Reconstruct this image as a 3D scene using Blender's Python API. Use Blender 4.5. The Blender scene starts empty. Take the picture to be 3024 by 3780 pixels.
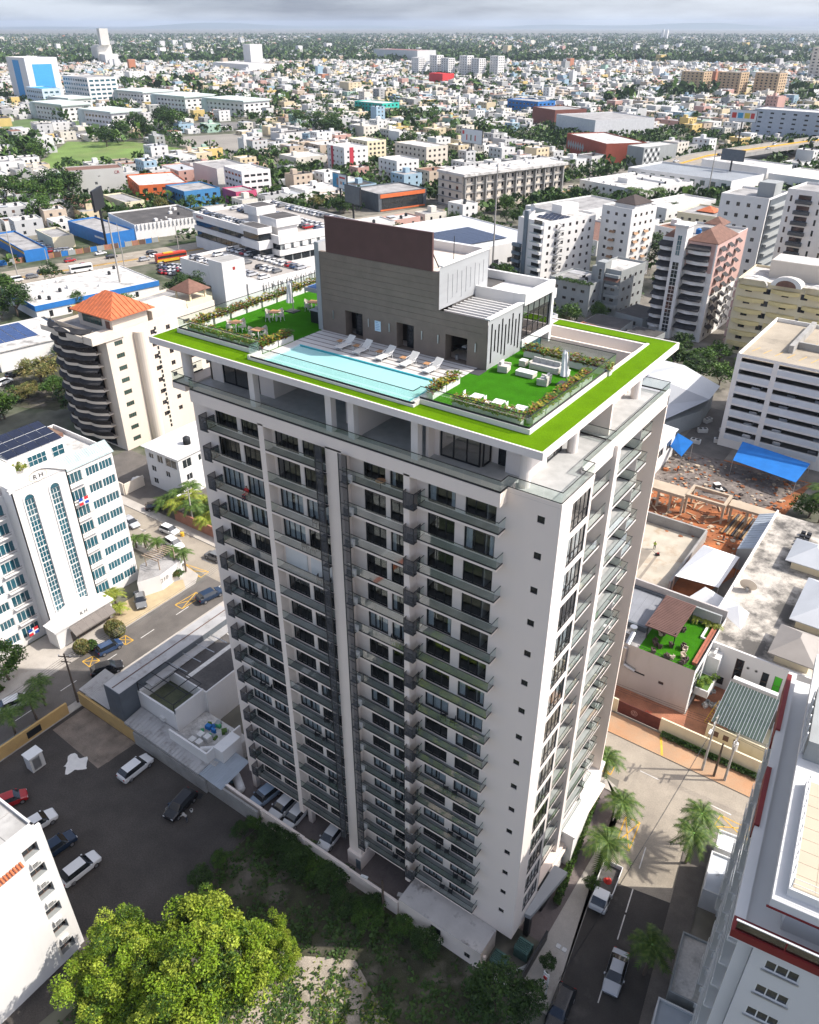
import bpy, math, random
from math import sin, cos, pi, radians, sqrt, atan2, hypot
R = random.Random(7)
SC = bpy.context.scene
COL = SC.collection
CAM = (17.95, -42.85, 80.82); FPX = 2930.0; PCX, PCY = 1512.0, 1890.0
PITCH = math.atan(1798 / 2930.0); HEAD = radians(35.4)
cd = bpy.data.cameras.new('camera'); cam = bpy.data.objects.new('camera', cd); COL.objects.link(cam)
cd.sensor_fit = 'HORIZONTAL'; cd.sensor_width = 36; cd.lens = 36 * FPX / 3024; cd.clip_start = .5; cd.clip_end = 60000
cam.location = CAM; cam.rotation_euler = (pi / 2 - PITCH, 0, HEAD)
SC.camera = cam
SUN_AZ = atan2(.84, .543)          # from +Y towards +X
SUN_EL = radians(45)
w = bpy.data.worlds.new('World'); SC.world = w; w.use_nodes = True
nt = w.node_tree; bg = nt.nodes['Background']
sky = nt.nodes.new('ShaderNodeTexSky'); sky.sky_type = 'NISHITA'; sky.sun_disc = False
sky.sun_elevation = SUN_EL; sky.sun_rotation = SUN_AZ; sky.air_density = .4; sky.dust_density = 3.0; sky.ozone_density = 3.0
tc = nt.nodes.new('ShaderNodeTexCoord'); mp = nt.nodes.new('ShaderNodeMapping'); mp.inputs['Scale'].default_value = (1, 1, 7)
nz = nt.nodes.new('ShaderNodeTexNoise'); nz.inputs['Scale'].default_value = 3.2; nz.inputs['Detail'].default_value = 7; nz.inputs['Roughness'].default_value = .55
rp = nt.nodes.new('ShaderNodeValToRGB'); rp.color_ramp.elements[0].position = .40; rp.color_ramp.elements[1].position = .66
mx = nt.nodes.new('ShaderNodeMixRGB'); mx.inputs['Color2'].default_value = (3.9, 4.15, 4.4, 1)
mul = nt.nodes.new('ShaderNodeMath'); mul.operation = 'MULTIPLY'; mul.inputs[1].default_value = .55
nt.links.new(tc.outputs['Generated'], mp.inputs['Vector']); nt.links.new(mp.outputs[0], nz.inputs['Vector'])
nt.links.new(nz.outputs['Fac'], rp.inputs['Fac']); nt.links.new(rp.outputs['Color'], mul.inputs[0]); nt.links.new(mul.outputs[0], mx.inputs['Fac'])
nt.links.new(sky.outputs['Color'], mx.inputs['Color1']); nt.links.new(mx.outputs[0], bg.inputs['Color'])
bg.inputs['Strength'].default_value = 0.15
sd = bpy.data.lights.new('sun', 'SUN'); sd.energy = 2.9; sd.angle = radians(.5); sd.color = (1, .94, .86)
so = bpy.data.objects.new('sun', sd); COL.objects.link(so)
so.rotation_euler = (pi / 2 - SUN_EL, 0, pi - SUN_AZ); so.location = (60, 40, 120)
SC.view_settings.view_transform = 'Standard'; SC.view_settings.look = 'None'; SC.view_settings.gamma = 1
SC.view_settings.exposure = 1.05; SC.view_settings.use_curve_mapping = False
SC.render.engine = 'CYCLES'
SC.cycles.max_bounces = 6; SC.cycles.transparent_max_bounces = 14; SC.cycles.diffuse_bounces = 3; SC.cycles.glossy_bounces = 3
SC.cycles.volume_bounces = 0; SC.cycles.caustics_reflective = False; SC.cycles.caustics_refractive = False
_fw = (-sin(HEAD) * cos(PITCH), cos(HEAD) * cos(PITCH), -sin(PITCH)); _rt = (cos(HEAD), sin(HEAD), 0)
_up = (-sin(HEAD) * sin(PITCH), cos(HEAD) * sin(PITCH), cos(PITCH))
FR = {1: (500, 700, 1300 / 1725), 2: (1500, 1000, 1100 / 1725), 3: (600, 1600, 1400 / 1725), 4: (700, 2600, 1300 / 1725),
 5: (1700, 1700, 900 / 1725), 6: (1700, 2700, 900 / 1725), 7: (2200, 1500, 824 / 1725), 8: (2200, 2400, 824 / 1287),
 9: (0, 1000, 900 / 1725), 10: (0, 1700, 1000 / 1725), 11: (0, 2500, 1100 / 1725), 12: (0, 500, 1300 / 1725),
 13: (0, 0, 1500 / 1725), 14: (1500, 0, 1524 / 1725), 15: (1500, 450, 1524 / 1725), 16: (1800, 700, 1224 / 1725),
 19: (900, 2700, 600 / 1725), 20: (1400, 3000, 600 / 1725), 22: (1900, 2500, 600 / 1725), 0: (0, 0, 3024 / 1725), 99: (0, 0, 1.0)}
def ray(f, x, y):
 a = FR[f]; X = (a[0] + x * a[2] - PCX) / FPX; Y = (a[1] + y * a[2] - PCY) / FPX
 return [_fw[i] + _rt[i] * X - _up[i] * Y for i in range(3)]
def U(f, x, y, z=0.0):
 r = ray(f, x, y); t = (z - CAM[2]) / r[2]
 return (CAM[0] + t * r[0], CAM[1] + t * r[1], z)
def proj(p):
 d = [p[i] - CAM[i] for i in range(3)]; zz = sum(d[i] * _fw[i] for i in range(3))
 if zz < 1: return None
 return (PCX + FPX * sum(d[i] * _rt[i] for i in range(3)) / zz, PCY - FPX * sum(d[i] * _up[i] for i in range(3)) / zz)
MATS = {}
def M(name, col=(.5, .5, .5), rough=.75, var=.08, scale=.6, bump=0, metal=0, dirt=0, dcol=(.05, .05, .045), dscale=.35, lo=.52, hi=.66, spec=.4, fine=0, zs=1.0, bscale=None):
 if name in MATS: return MATS[name]
 m = bpy.data.materials.new(name); m.use_nodes = True; MATS[name] = m
 n = m.node_tree; b = n.nodes['Principled BSDF']; L = n.links.new
 b.inputs['Roughness'].default_value = rough; b.inputs['Metallic'].default_value = metal; b.inputs['Specular IOR Level'].default_value = spec
 g = n.nodes.new('ShaderNodeNewGeometry')
 t = n.nodes.new('ShaderNodeTexNoise'); t.inputs['Scale'].default_value = scale; t.inputs['Detail'].default_value = 6
 mpp = n.nodes.new('ShaderNodeMapping'); mpp.inputs['Scale'].default_value = (1, 1, zs)
 L(g.outputs['Position'], mpp.inputs['Vector']); L(mpp.outputs[0], t.inputs['Vector'])
 r = n.nodes.new('ShaderNodeMapRange'); r.inputs['From Min'].default_value = .3; r.inputs['From Max'].default_value = .7
 r.inputs['To Min'].default_value = 1 - var; r.inputs['To Max'].default_value = 1 + var
 L(t.outputs['Fac'], r.inputs['Value'])
 v = n.nodes.new('ShaderNodeVectorMath'); v.operation = 'SCALE'; v.inputs[0].default_value = col[:3]; L(r.outputs[0], v.inputs['Scale'])
 out = v.outputs[0]
 if fine:
  t3 = n.nodes.new('ShaderNodeTexNoise'); t3.inputs['Scale'].default_value = scale * 22; t3.inputs['Detail'].default_value = 3; L(g.outputs['Position'], t3.inputs['Vector'])
  r3 = n.nodes.new('ShaderNodeMapRange'); r3.inputs['From Min'].default_value = .3; r3.inputs['From Max'].default_value = .7; r3.inputs['To Min'].default_value = 1 - fine; r3.inputs['To Max'].default_value = 1 + fine
  L(t3.outputs['Fac'], r3.inputs['Value']); v3 = n.nodes.new('ShaderNodeVectorMath'); v3.operation = 'SCALE'; L(out, v3.inputs[0]); L(r3.outputs[0], v3.inputs['Scale']); out = v3.outputs[0]
 if dirt:
  t2 = n.nodes.new('ShaderNodeTexNoise'); t2.inputs['Scale'].default_value = dscale; t2.inputs['Detail'].default_value = 9; t2.inputs['Roughness'].default_value = .68
  L(mpp.outputs[0], t2.inputs['Vector'])
  cr = n.nodes.new('ShaderNodeMapRange'); cr.inputs['From Min'].default_value = lo; cr.inputs['From Max'].default_value = hi; cr.inputs['To Max'].default_value = dirt
  L(t2.outputs['Fac'], cr.inputs['Value'])
  mm = n.nodes.new('ShaderNodeMixRGB'); mm.inputs['Color2'].default_value = (*dcol, 1); L(cr.outputs[0], mm.inputs['Fac']); L(out, mm.inputs['Color1']); out = mm.outputs[0]
 L(out, b.inputs['Base Color'])
 if bump:
  bn = n.nodes.new('ShaderNodeBump'); bn.inputs['Strength'].default_value = bump; bn.inputs['Distance'].default_value = .05
  tb = n.nodes.new('ShaderNodeTexNoise'); tb.inputs['Scale'].default_value = bscale or scale * 9; tb.inputs['Detail'].default_value = 4
  L(g.outputs['Position'], tb.inputs['Vector']); L(tb.outputs['Fac'], bn.inputs['Height']); L(bn.outputs[0], b.inputs['Normal'])
 return m
def GL(name, tint=(.7, .75, .72), base=.06, k=1.0, rough=.02, gcol=(1, 1, 1), body=None, bf=0.0):
 """glass: see-through, tinted, with fresnel reflection"""
 if name in MATS: return MATS[name]
 m = bpy.data.materials.new(name); m.use_nodes = True; MATS[name] = m
 n = m.node_tree; L = n.links.new; o = n.nodes['Material Output']; n.nodes.remove(n.nodes['Principled BSDF'])
 tr = n.nodes.new('ShaderNodeBsdfTransparent'); tr.inputs[0].default_value = (*tint, 1)
 gl = n.nodes.new('ShaderNodeBsdfGlossy'); gl.inputs['Color'].default_value = (*gcol, 1); gl.inputs['Roughness'].default_value = rough
 fr = n.nodes.new('ShaderNodeFresnel'); fr.inputs['IOR'].default_value = 1.5
 ma = n.nodes.new('ShaderNodeMath'); ma.operation = 'MULTIPLY_ADD'; ma.inputs[1].default_value = k; ma.inputs[2].default_value = base; ma.use_clamp = True
 ge = n.nodes.new('ShaderNodeNewGeometry'); iv = n.nodes.new('ShaderNodeMath'); iv.operation = 'SUBTRACT'; iv.inputs[0].default_value = 1; L(ge.outputs['Backfacing'], iv.inputs[1]); mf = n.nodes.new('ShaderNodeMath'); mf.operation = 'MULTIPLY'; L(ma.outputs[0], mf.inputs[0]); L(iv.outputs[0], mf.inputs[1])
 L(fr.outputs[0], ma.inputs[0]); mi = n.nodes.new('ShaderNodeMixShader'); L(mf.outputs[0], mi.inputs[0])
 src = tr.outputs[0]
 if body:
  df = n.nodes.new('ShaderNodeBsdfDiffuse'); df.inputs[0].default_value = (*body, 1)
  m2 = n.nodes.new('ShaderNodeMixShader'); m2.inputs[0].default_value = bf; L(tr.outputs[0], m2.inputs[1]); L(df.outputs[0], m2.inputs[2]); src = m2.outputs[0]
 L(src, mi.inputs[1]); L(gl.outputs[0], mi.inputs[2]); L(mi.outputs[0], o.inputs['Surface'])
 return m
def PG(name, col, rough=.06, spec=.7):   # opaque dark window glass seen from outside
 m = M(name, col, rough, .25, .15, spec=spec); return m
class MB:
 def __init__(s): s.v = []; s.f = []; s.m = []; s.mats = []
 def mi(s, mat):
  if mat not in s.mats: s.mats.append(mat)
  return s.mats.index(mat)
 def box(s, x0, x1, y0, y1, z0, z1, mat):
  n = len(s.v); i = s.mi(mat)
  s.v += [(x0, y0, z0), (x1, y0, z0), (x1, y1, z0), (x0, y1, z0), (x0, y0, z1), (x1, y0, z1), (x1, y1, z1), (x0, y1, z1)]
  s.f += [(n, n + 3, n + 2, n + 1), (n + 4, n + 5, n + 6, n + 7), (n, n + 1, n + 5, n + 4), (n + 1, n + 2, n + 6, n + 5), (n + 2, n + 3, n + 7, n + 6), (n + 3, n, n + 4, n + 7)]; s.m += [i] * 6
  return s
 def quad(s, a, b, c, d, mat):
  n = len(s.v); s.v += [a, b, c, d]; s.f.append((n, n + 1, n + 2, n + 3)); s.m.append(s.mi(mat)); return s
 def poly(s, pts, mat):
  n = len(s.v); s.v += list(pts); s.f.append(tuple(range(n, n + len(pts)))); s.m.append(s.mi(mat)); return s
 def prism(s, pts, z0, z1, mat, top=None):
  n = len(s.v); k = len(pts); i = s.mi(mat); j = s.mi(top or mat)
  s.v += [(p[0], p[1], z0) for p in pts] + [(p[0], p[1], z1) for p in pts]
  for a in range(k): s.f.append((n + a, n + (a + 1) % k, n + k + (a + 1) % k, n + k + a)); s.m.append(i)
  s.f.append(tuple(n + k + a for a in range(k))); s.m.append(j); s.f.append(tuple(n + a for a in reversed(range(k)))); s.m.append(i); return s
 def cyl(s, c, r, z0, z1, mat, n=12, r2=None, cap=True):
  b = len(s.v); i = s.mi(mat); r2 = r if r2 is None else r2
  for k in range(n): a = 2 * pi * k / n; s.v.append((c[0] + r * cos(a), c[1] + r * sin(a), z0))
  for k in range(n): a = 2 * pi * k / n; s.v.append((c[0] + r2 * cos(a), c[1] + r2 * sin(a), z1))
  for k in range(n): s.f.append((b + k, b + (k + 1) % n, b + n + (k + 1) % n, b + n + k)); s.m.append(i)
  if cap: s.f.append(tuple(b + n + k for k in range(n))); s.m.append(i); s.f.append(tuple(b + k for k in reversed(range(n)))); s.m.append(i)
  return s
 def tube(s, p, q, r, mat, n=6, r2=None):
  r2 = r if r2 is None else r2
  d = [q[i] - p[i] for i in range(3)]; l = sqrt(sum(t * t for t in d)) or 1; d = [t / l for t in d]
  a = (0, 0, 1) if abs(d[2]) < .9 else (1, 0, 0)
  e = [d[1] * a[2] - d[2] * a[1], d[2] * a[0] - d[0] * a[2], d[0] * a[1] - d[1] * a[0]]; k = sqrt(sum(t * t for t in e)); e = [t / k for t in e]
  g = [d[1] * e[2] - d[2] * e[1], d[2] * e[0] - d[0] * e[2], d[0] * e[1] - d[1] * e[0]]
  b = len(s.v); i = s.mi(mat)
  for (o, rr) in ((p, r), (q, r2)):
   for k in range(n): t = 2 * pi * k / n; s.v.append(tuple(o[j] + rr * (cos(t) * e[j] + sin(t) * g[j]) for j in range(3)))
  for k in range(n): s.f.append((b + k, b + (k + 1) % n, b + n + (k + 1) % n, b + n + k)); s.m.append(i)
  s.f.append(tuple(b + n + k for k in range(n))); s.m.append(i); s.f.append(tuple(b + k for k in reversed(range(n)))); s.m.append(i); return s
 def bar(s, p, q, w_, h_, mat):   # horizontal-ish rectangular bar from p to q
  dx, dy = q[0] - p[0], q[1] - p[1]; l = hypot(dx, dy) or 1; nx, ny = -dy / l * w_ / 2, dx / l * w_ / 2
  b = len(s.v); i = s.mi(mat)
  for o in (p, q):
   s.v += [(o[0] + nx, o[1] + ny, o[2] - h_ / 2), (o[0] - nx, o[1] - ny, o[2] - h_ / 2), (o[0] - nx, o[1] - ny, o[2] + h_ / 2), (o[0] + nx, o[1] + ny, o[2] + h_ / 2)]
  for k in range(4): s.f.append((b + k, b + (k + 1) % 4, b + 4 + (k + 1) % 4, b + 4 + k)); s.m.append(i)
  s.f += [(b, b + 1, b + 2, b + 3)[::-1], (b + 4, b + 5, b + 6, b + 7)]; s.m += [i, i]; return s
 def mesh(s, name, smooth=False):
  me = bpy.data.meshes.new(name); me.from_pydata(s.v, [], s.f)
  for m in s.mats: me.materials.append(m)
  me.polygons.foreach_set('material_index', s.m)
  if smooth: me.polygons.foreach_set('use_smooth', [True] * len(s.f))
  me.update(); return me
 def build(s, name, parent=None, loc=(0, 0, 0), rz=0, smooth=False): return ob(name, s.mesh(name, smooth), parent, loc, rz)
def ob(name, me, parent=None, loc=(0, 0, 0), rz=0):
 o = bpy.data.objects.new(name, me); COL.objects.link(o); o.location = loc
 if rz: o.rotation_euler = (0, 0, rz)
 if parent: o.parent = parent
 return o
def tag(o, label=None, cat=None, group=None, kind=None):
 if label: o['label'] = label
 if cat: o['category'] = cat
 if group: o['group'] = group
 if kind: o['kind'] = kind
 return o
def thing(name, label, cat, loc=(0, 0, 0), rz=0, group=None):
 o = bpy.data.objects.new(name, None); o.empty_display_size = .3; COL.objects.link(o); o.location = loc; o.rotation_euler = (0, 0, rz)
 return tag(o, label, cat, group)
CACHE = {}
def cmesh(key, fn):
 if key not in CACHE: CACHE[key] = fn()
 return CACHE[key]
def bx(name, mat, parent, x0, x1, y0, y1, z0, z1, rz=0):
 d = (round(x1 - x0, 3), round(y1 - y0, 3), round(z1 - z0, 3))
 me = cmesh(('b', d, mat.name), lambda: MB().box(-d[0] / 2, d[0] / 2, -d[1] / 2, d[1] / 2, 0, d[2], mat).mesh(name))
 return ob(name, me, parent, ((x0 + x1) / 2, (y0 + y1) / 2, z0), rz)
def dup(o, loc=None, rz=None, label=None, parent=None):
 c = o.copy(); COL.objects.link(c)
 if parent: c.parent = parent
 if loc is not None: c.location = loc
 if rz is not None: c.rotation_euler = (0, 0, rz)
 if label: c['label'] = label
 for ch in list(o.children): dup(ch, parent=c)
 return c
ORD = ['first', 'second', 'third', 'fourth', 'fifth', 'sixth', 'seventh', 'eighth', 'ninth', 'tenth', 'eleventh', 'twelfth', 'thirteenth', 'fourteenth', 'fifteenth', 'sixteenth', 'seventeenth', 'eighteenth', 'nineteenth', 'twentieth', 'twenty first', 'twenty second', 'twenty third', 'twenty fourth']
ORD = ORD[:20] + [t + ' ' + u for t in ('twenty', 'thirty', 'forty', 'fifty', 'sixty', 'seventy') for u in ORD[:9]]
def wallmesh(W, H, holes, mat, depth=.22, thick=.25, z0=0.0, rev=None):
 """vertical wall in the local xz plane, outside = -y, real holes with reveals"""
 xs = sorted({0.0, W} | {round(min(max(h[0], 0), W), 3) for h in holes} | {round(min(max(h[1], 0), W), 3) for h in holes})
 zs = sorted({z0, H} | {round(h[2], 3) for h in holes} | {round(h[3], 3) for h in holes})
 b = MB(); rv = rev or mat
 hs = [tuple(round(t, 3) for t in h[:4]) for h in holes]
 for a in range(len(xs) - 1):
  xm = (xs[a] + xs[a + 1]) / 2; run = None
  col = [h for h in hs if h[0] < xm < h[1]]
  for c in range(len(zs) - 1):
   zm = (zs[c] + zs[c + 1]) / 2
   hol = any(h[2] < zm < h[3] for h in col)
   if not hol:
    if run is None: run = zs[c]
   if (hol or c == len(zs) - 2) and run is not None:
    e = zs[c] if hol else zs[c + 1]
    b.quad((xs[a], 0, run), (xs[a + 1], 0, run), (xs[a + 1], 0, e), (xs[a], 0, e), mat); run = None
 for h in hs:
  x0, x1, a, c = h
  b.quad((x0, 0, a), (x0, depth, a), (x0, depth, c), (x0, 0, c), rv); b.quad((x1, depth, a), (x1, 0, a), (x1, 0, c), (x1, depth, c), rv)
  b.quad((x0, 0, c), (x0, depth, c), (x1, depth, c), (x1, 0, c), rv); b.quad((x0, depth, a), (x0, 0, a), (x1, 0, a), (x1, depth, a), rv)
 return b
def win(parent, x0, x1, z0, z1, nx=2, nz=1, frame=None, glass=None, y=.1, fw=.06, mw=None, name='window', rz=0, off=(0, 0), curtain=None, trans=None):
 """window = frame with bars, its panes are children.  lies in local xz plane of its wall (rz, off give the wall's place)"""
 W, H = x1 - x0, z1 - z0; mw = mw or fw; key = ('w', round(W, 2), round(H, 2), nx, nz, frame.name, fw, str(trans))
 tz = [H * (k / nz) for k in range(nz + 1)] if trans is None else [0, trans, H]
 nzz = len(tz) - 1
 def mk():
  b = MB(); t = .05
  b.box(0, fw, -t, t, 0, H, frame); b.box(W - fw, W, -t, t, 0, H, frame); b.box(fw, W - fw, -t, t, 0, fw, frame); b.box(fw, W - fw, -t, t, H - fw, H, frame)
  for k in range(1, nx): b.box(W * k / nx - mw / 2, W * k / nx + mw / 2, -t * .8, t * .8, fw, H - fw, frame)
  for k in range(1, nzz): b.box(fw, W - fw, -t * .7, t * .7, tz[k] - mw / 2, tz[k] + mw / 2, frame)
  return b.mesh(name)
 px, py = off; c, s = cos(rz), sin(rz)
 o = ob(name, cmesh(key, mk), parent, (px + x0 * c - y * s, py + x0 * s + y * c, z0), rz)
 for i in range(nx):
  for k in range(nzz):
   bx('pane', glass, o, W * i / nx + fw * .5, W * (i + 1) / nx - fw * .5, -.012, .012, tz[k] + fw * .5, tz[k + 1] - fw * .5)
 if curtain:
  for (a, e) in curtain:
   def mc(a=a, e=e):
    b = MB(); n = max(4, int((e - a) * W / .09));
    for q in range(n):
     xa = (a + (e - a) * q / n) * W; xb = (a + (e - a) * (q + 1) / n) * W; ya = .16 + .05 * (q % 2); yb = .16 + .05 * ((q + 1) % 2)
     b.quad((xa, ya, .04), (xb, yb, .04), (xb, yb, H - .05), (xa, ya, H - .05), CURT)
    return b.mesh('curtain')
   ob('curtain', cmesh(('cu', key, a, e), mc), o)
 return o
def text(name, s, mat, size, loc, rot, parent=None, extrude=.01, sx=1):
 cu = bpy.data.curves.new(name, 'FONT'); cu.body = s; cu.size = size; cu.extrude = extrude; cu.align_x = 'CENTER'; cu.align_y = 'CENTER'; cu.resolution_u = 2
 t = bpy.data.objects.new(name, cu); COL.objects.link(t)
 me = bpy.data.meshes.new_from_object(t.evaluated_get(bpy.context.evaluated_depsgraph_get()))
 bpy.data.objects.remove(t); bpy.data.curves.remove(cu)
 me.materials.clear(); me.materials.append(mat); me.name = name
 o = ob(name, me, parent, loc); o.rotation_euler = rot; o.scale = (sx, 1, 1); return o
WHITE = M('white_paint', (.68, .665, .64), .7, .05, .25, dirt=.25, dcol=(.35, .33, .3), dscale=.5, lo=.55, hi=.75, zs=.3)
BLACKM = M('black_metal', (.015, .016, .018), .45, .1)
CURT = M('curtain_cloth', (.82, .86, .86), .9, .06, 2)
CONC = M('concrete', (.32, .31, .29), .9, .12, .4, bump=.15, dirt=.4, dcol=(.12, .11, .1), dscale=.3, fine=.1)
DGL = PG('dark_glass', (.018, .022, .026)); BGL = PG('blue_glass', (.02, .09, .12)); GGL = PG('green_glass', (.03, .07, .06))
STEEL = M('galvanised_steel', (.45, .46, .47), .4, .1, metal=.8)
FRW = M('white_frame', (.7, .7, .68), .5, .04)
# ================================================================ the tower
TW = M('tower_plaster', (.83, .72, .63), .8, .035, .12, bump=.04, bscale=8, dirt=.18, dcol=(.52, .46, .42), dscale=.25, lo=.5, hi=.8, zs=.15)
TWL = M('tower_trim', (.74, .68, .63), .75, .03, .3)
TILE = M('terrace_tile', (.42, .42, .41), .5, .12, 1.3, fine=.06)
DTILE = M('balcony_tile', (.24, .24, .23), .55, .2, .8, fine=.1)
TURF = M('artificial_turf', (.1, .205, .003), .95, .1, .7, bump=.5, bscale=60, fine=.18, spec=.05)
LAWN = M('roof_lawn', (.035, .15, .006), .95, .14, .8, bump=.5, bscale=60, fine=.22, spec=.05)
BGLASS = GL('balcony_glass', (.92, .96, .95), .05, 1.3, body=(.5, .6, .55), bf=.03)
PANE = GL('tower_pane', (.8, .82, .83), .05, 1.2)
DECK = M('deck_stone', (.56, .54, .52), .6, .05, 1.5); DECKD = M('deck_strip', (.16, .13, .11), .6, .1, 2)
BROWN = M('brown_cladding', (.195, .155, .125), .6, .1, 1.2, fine=.12); MAROON = M('maroon_panel', (.10, .05, .046), .55, .1, .8, fine=.1)
LGREY = M('light_grey_cladding', (.33, .34, .345), .6, .05, .4, zs=6)
ROOMW = M('room_wall', (.6, .57, .53), .9, .05); ROOMF = M('room_floor', (.09, .085, .08), .7, .2)
MESHC = GL('mesh_screen', (.5, .5, .5), .0, .0, body=(.13, .13, .135), bf=.5)
PAVER = M('parking_paver', (.17, .14, .13), .85, .18, .5, dirt=.6, dcol=(.06, .05, .05), dscale=.5, fine=.15)
T = thing('apartment_tower', 'tall beige apartment tower with dark glass balconies and green turf roof terrace', 'tower')
NF = 16; FH = 3.03; ZF = [50.1 - FH * i for i in range(NF)]
WL = -36.6; WR = 0.0; YB = 23.0
FW_ = [(-33.75, -31.05, 4), (-30.55, -28.0, 4), (-26.5, -23.85, 4), (-23.4, -20.9, 4), (-16.95, -14.8, 3), (-14.35, -12.75, 2), (-10.8, -8.35, 3), (-7.5, -4.9, 3)]
holes = []
for z in ZF:
 for (a, b, n) in FW_: holes.append((a - WL, b - WL, z + .06, z + 2.5))
 holes.append((-1.72 - WL, -1.14 - WL, z + 1.45, z + 2.05))
b = wallmesh(-WL, 53.2, holes, TW, .3, z0=3.1); b.build('front_wall', T, (WL, 0, 0))
RH_ = [(1.85, 4.85, z + .12, z + 2.62) for z in ZF]
wallmesh(5.3, 53.2, RH_, TWL, .25, z0=3.1).build('side_wall', T, (0, 0, 0), pi / 2)
cm = MB(); cm.box(-.9, 0, 5.2, 5.3, 3.1, 53.2, TW); cm.build('return_wall', T)
cm = MB()
cm.box(WL, WL + .25, .02, YB, 3.1, 53.2, TW); cm.box(WL, -3.5, YB - .25, YB, 0, 53.2, TW); cm.box(-3.5, -3.25, 5.3, YB, 3.1, 53.2, TW); cm.box(-3.5, -.9, YB - .25, YB, 3.1, 53.2, TW)
cm.build('rear_wall', T)
im = MB()
for i, z in enumerate(ZF + [53.13]):
 im.box(WL + .3, -.3 if z > 0 else -.3, .3, 5.25, z - .28, z - .03, ROOMF); im.box(WL + .3, -3.6, 5.25, YB - .3, z - .28, z - .03, ROOMF)
im.box(WL + .3, -.95, 5.3, 5.45, 3, 53, ROOMW)
for x in (-27.1, -19.0, -11.7, -5.9, -3.2): im.box(x, x + .15, .35, 5.3, 3, 53, ROOMW)
im.box(WL + .3, -.3, .31, YB - .4, 3.1, 3.5, TW)
im.build('interior_floors', T)
for (a, c) in ((-27.4, -26.8), (-20.0, -18.35), (-12.35, -11.8)):
 z0 = 3.1 if a != -20.0 else 2.2
 bx('pier', TW, T, a, c, -1.0, -.002, z0, 52.5)
bnd = MB(); bnd.box(-35.6, -4.15, -1.0, -.003, 52.35, 53.45, TW); bnd.build('terrace_band', T)
bx('slab', TW, T, -38.3, WL - .003, -.6, YB, 52.9, 53.45)
ts = MB(); ts.box(WL, -.02, .003, 5.3, 53.205, 53.3, TILE); ts.box(WL, -.92, 5.3, YB, 53.205, 53.3, TILE); ts.build('terrace_floor', T)
pr = MB(); pr.box(-4.15, 0, .002, .16, 53.205, 53.55, TW); pr.box(-.16, 0, .16, 5.3, 53.205, 53.55, TWL); pr.box(-1.06, -.16, 5.14, 5.3, 53.3, 53.55, TWL)
pr.box(-1.06, -.9, 5.3, YB, 52.3, 53.75, TWL); pr.build('terrace_parapet', T)
CR_ = random.Random(3)
CURTAINED = {}
for i in range(NF):
 for q in range(8): CURTAINED[(i, q)] = False
for i, qs in {2: (0, 1, 2, 3), 3: (0, 1, 2), 4: (3,), 5: (4, 5), 6: (0, 1), 7: (6, 7), 9: (), 10: (0, 2, 6, 7), 11: (0, 1, 2, 3, 4, 5), 12: (4, 5, 6, 7), 13: (0, 1, 3, 4), 14: (2, 3, 4, 6, 7), 15: (4, 6, 7)}.items():
 for q in qs: CURTAINED[(i, q)] = True
for i, z in enumerate(ZF):
 for q, (a, c, n) in enumerate(FW_):
  cu = None
  if CURTAINED[(i, q)]: cu = ((0.02, .45), (.55, .98)) if CR_.random() < .6 else ((0.02, .98),)
  elif CR_.random() < .18: cu = ((.02, .22), (.8, .98))
  win(T, a, c, z + .06, z + 2.5, n, 1, BLACKM, PANE, y=.12, fw=.085, off=(0, 0), curtain=cu, trans=(1.95 if i < 3 else None))
 win(T, -1.72, -1.14, z + 1.45, z + 2.05, 2, 1, BLACKM, DGL, y=.12, fw=.06, name='bathroom_window')
 win(T, 1.85, 4.85, z + .12, z + 2.62, 4, 2, BLACKM, PANE, y=.1, fw=.07, rz=pi / 2, name='side_window', curtain=(((.02, .42), (.5, .98)) if i % 4 != 3 and i > 0 else None), trans=.85)
RAILH = 1.02
def balcony(parent, u0, W, depth, z, rz, off, endL=True, endR=True, seg=1.45, fascia=.2, tile=DTILE, fm=TW, prefix='balcony', gl=BGLASS):
 """u along the facade, v inward; front edge at v=0"""
 c, s = cos(rz), sin(rz)
 def mk():
  b = MB(); b.box(0, W, 0, depth, -fascia, -.01, fm); b.box(.06, W - .06, .06, depth, -.01, .0, tile); return b.mesh('balcony_slab')
 o = ob(prefix, cmesh(('bal', round(W, 2), round(depth, 2), fm.name, fascia, tile.name), mk), parent, (off[0] + u0 * c, off[1] + u0 * s, z), rz)
 def mr():
  b = MB(); t = .05
  b.box(0, W, .0, .06, .004, .1, BLACKM); b.box(0, W, .01, t, RAILH - .04, RAILH, BLACKM)
  for e, on in ((0, endL), (W - .05, endR)):
   if on: b.box(e, e + .05, .06, depth - .01, .004, .09, BLACKM); b.box(e, e + .04, .05, depth - .01, RAILH - .04, RAILH, BLACKM)
  return b.mesh('rail')
 ob('rail', cmesh(('rail', round(W, 2), round(depth, 2), endL, endR), mr), o)
 n = max(1, round(W / seg))
 for k in range(n): bx('glass_panel', gl, o, W * k / n + .008, W * (k + 1) / n - .008, .022, .036, .1, RAILH - .04)
 for e, on in ((.018, endL), (W - .034, endR)):
  if on: bx('glass_panel', gl, o, e, e + .014, .07, depth - .02, .1, RAILH - .04)
 return o
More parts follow.
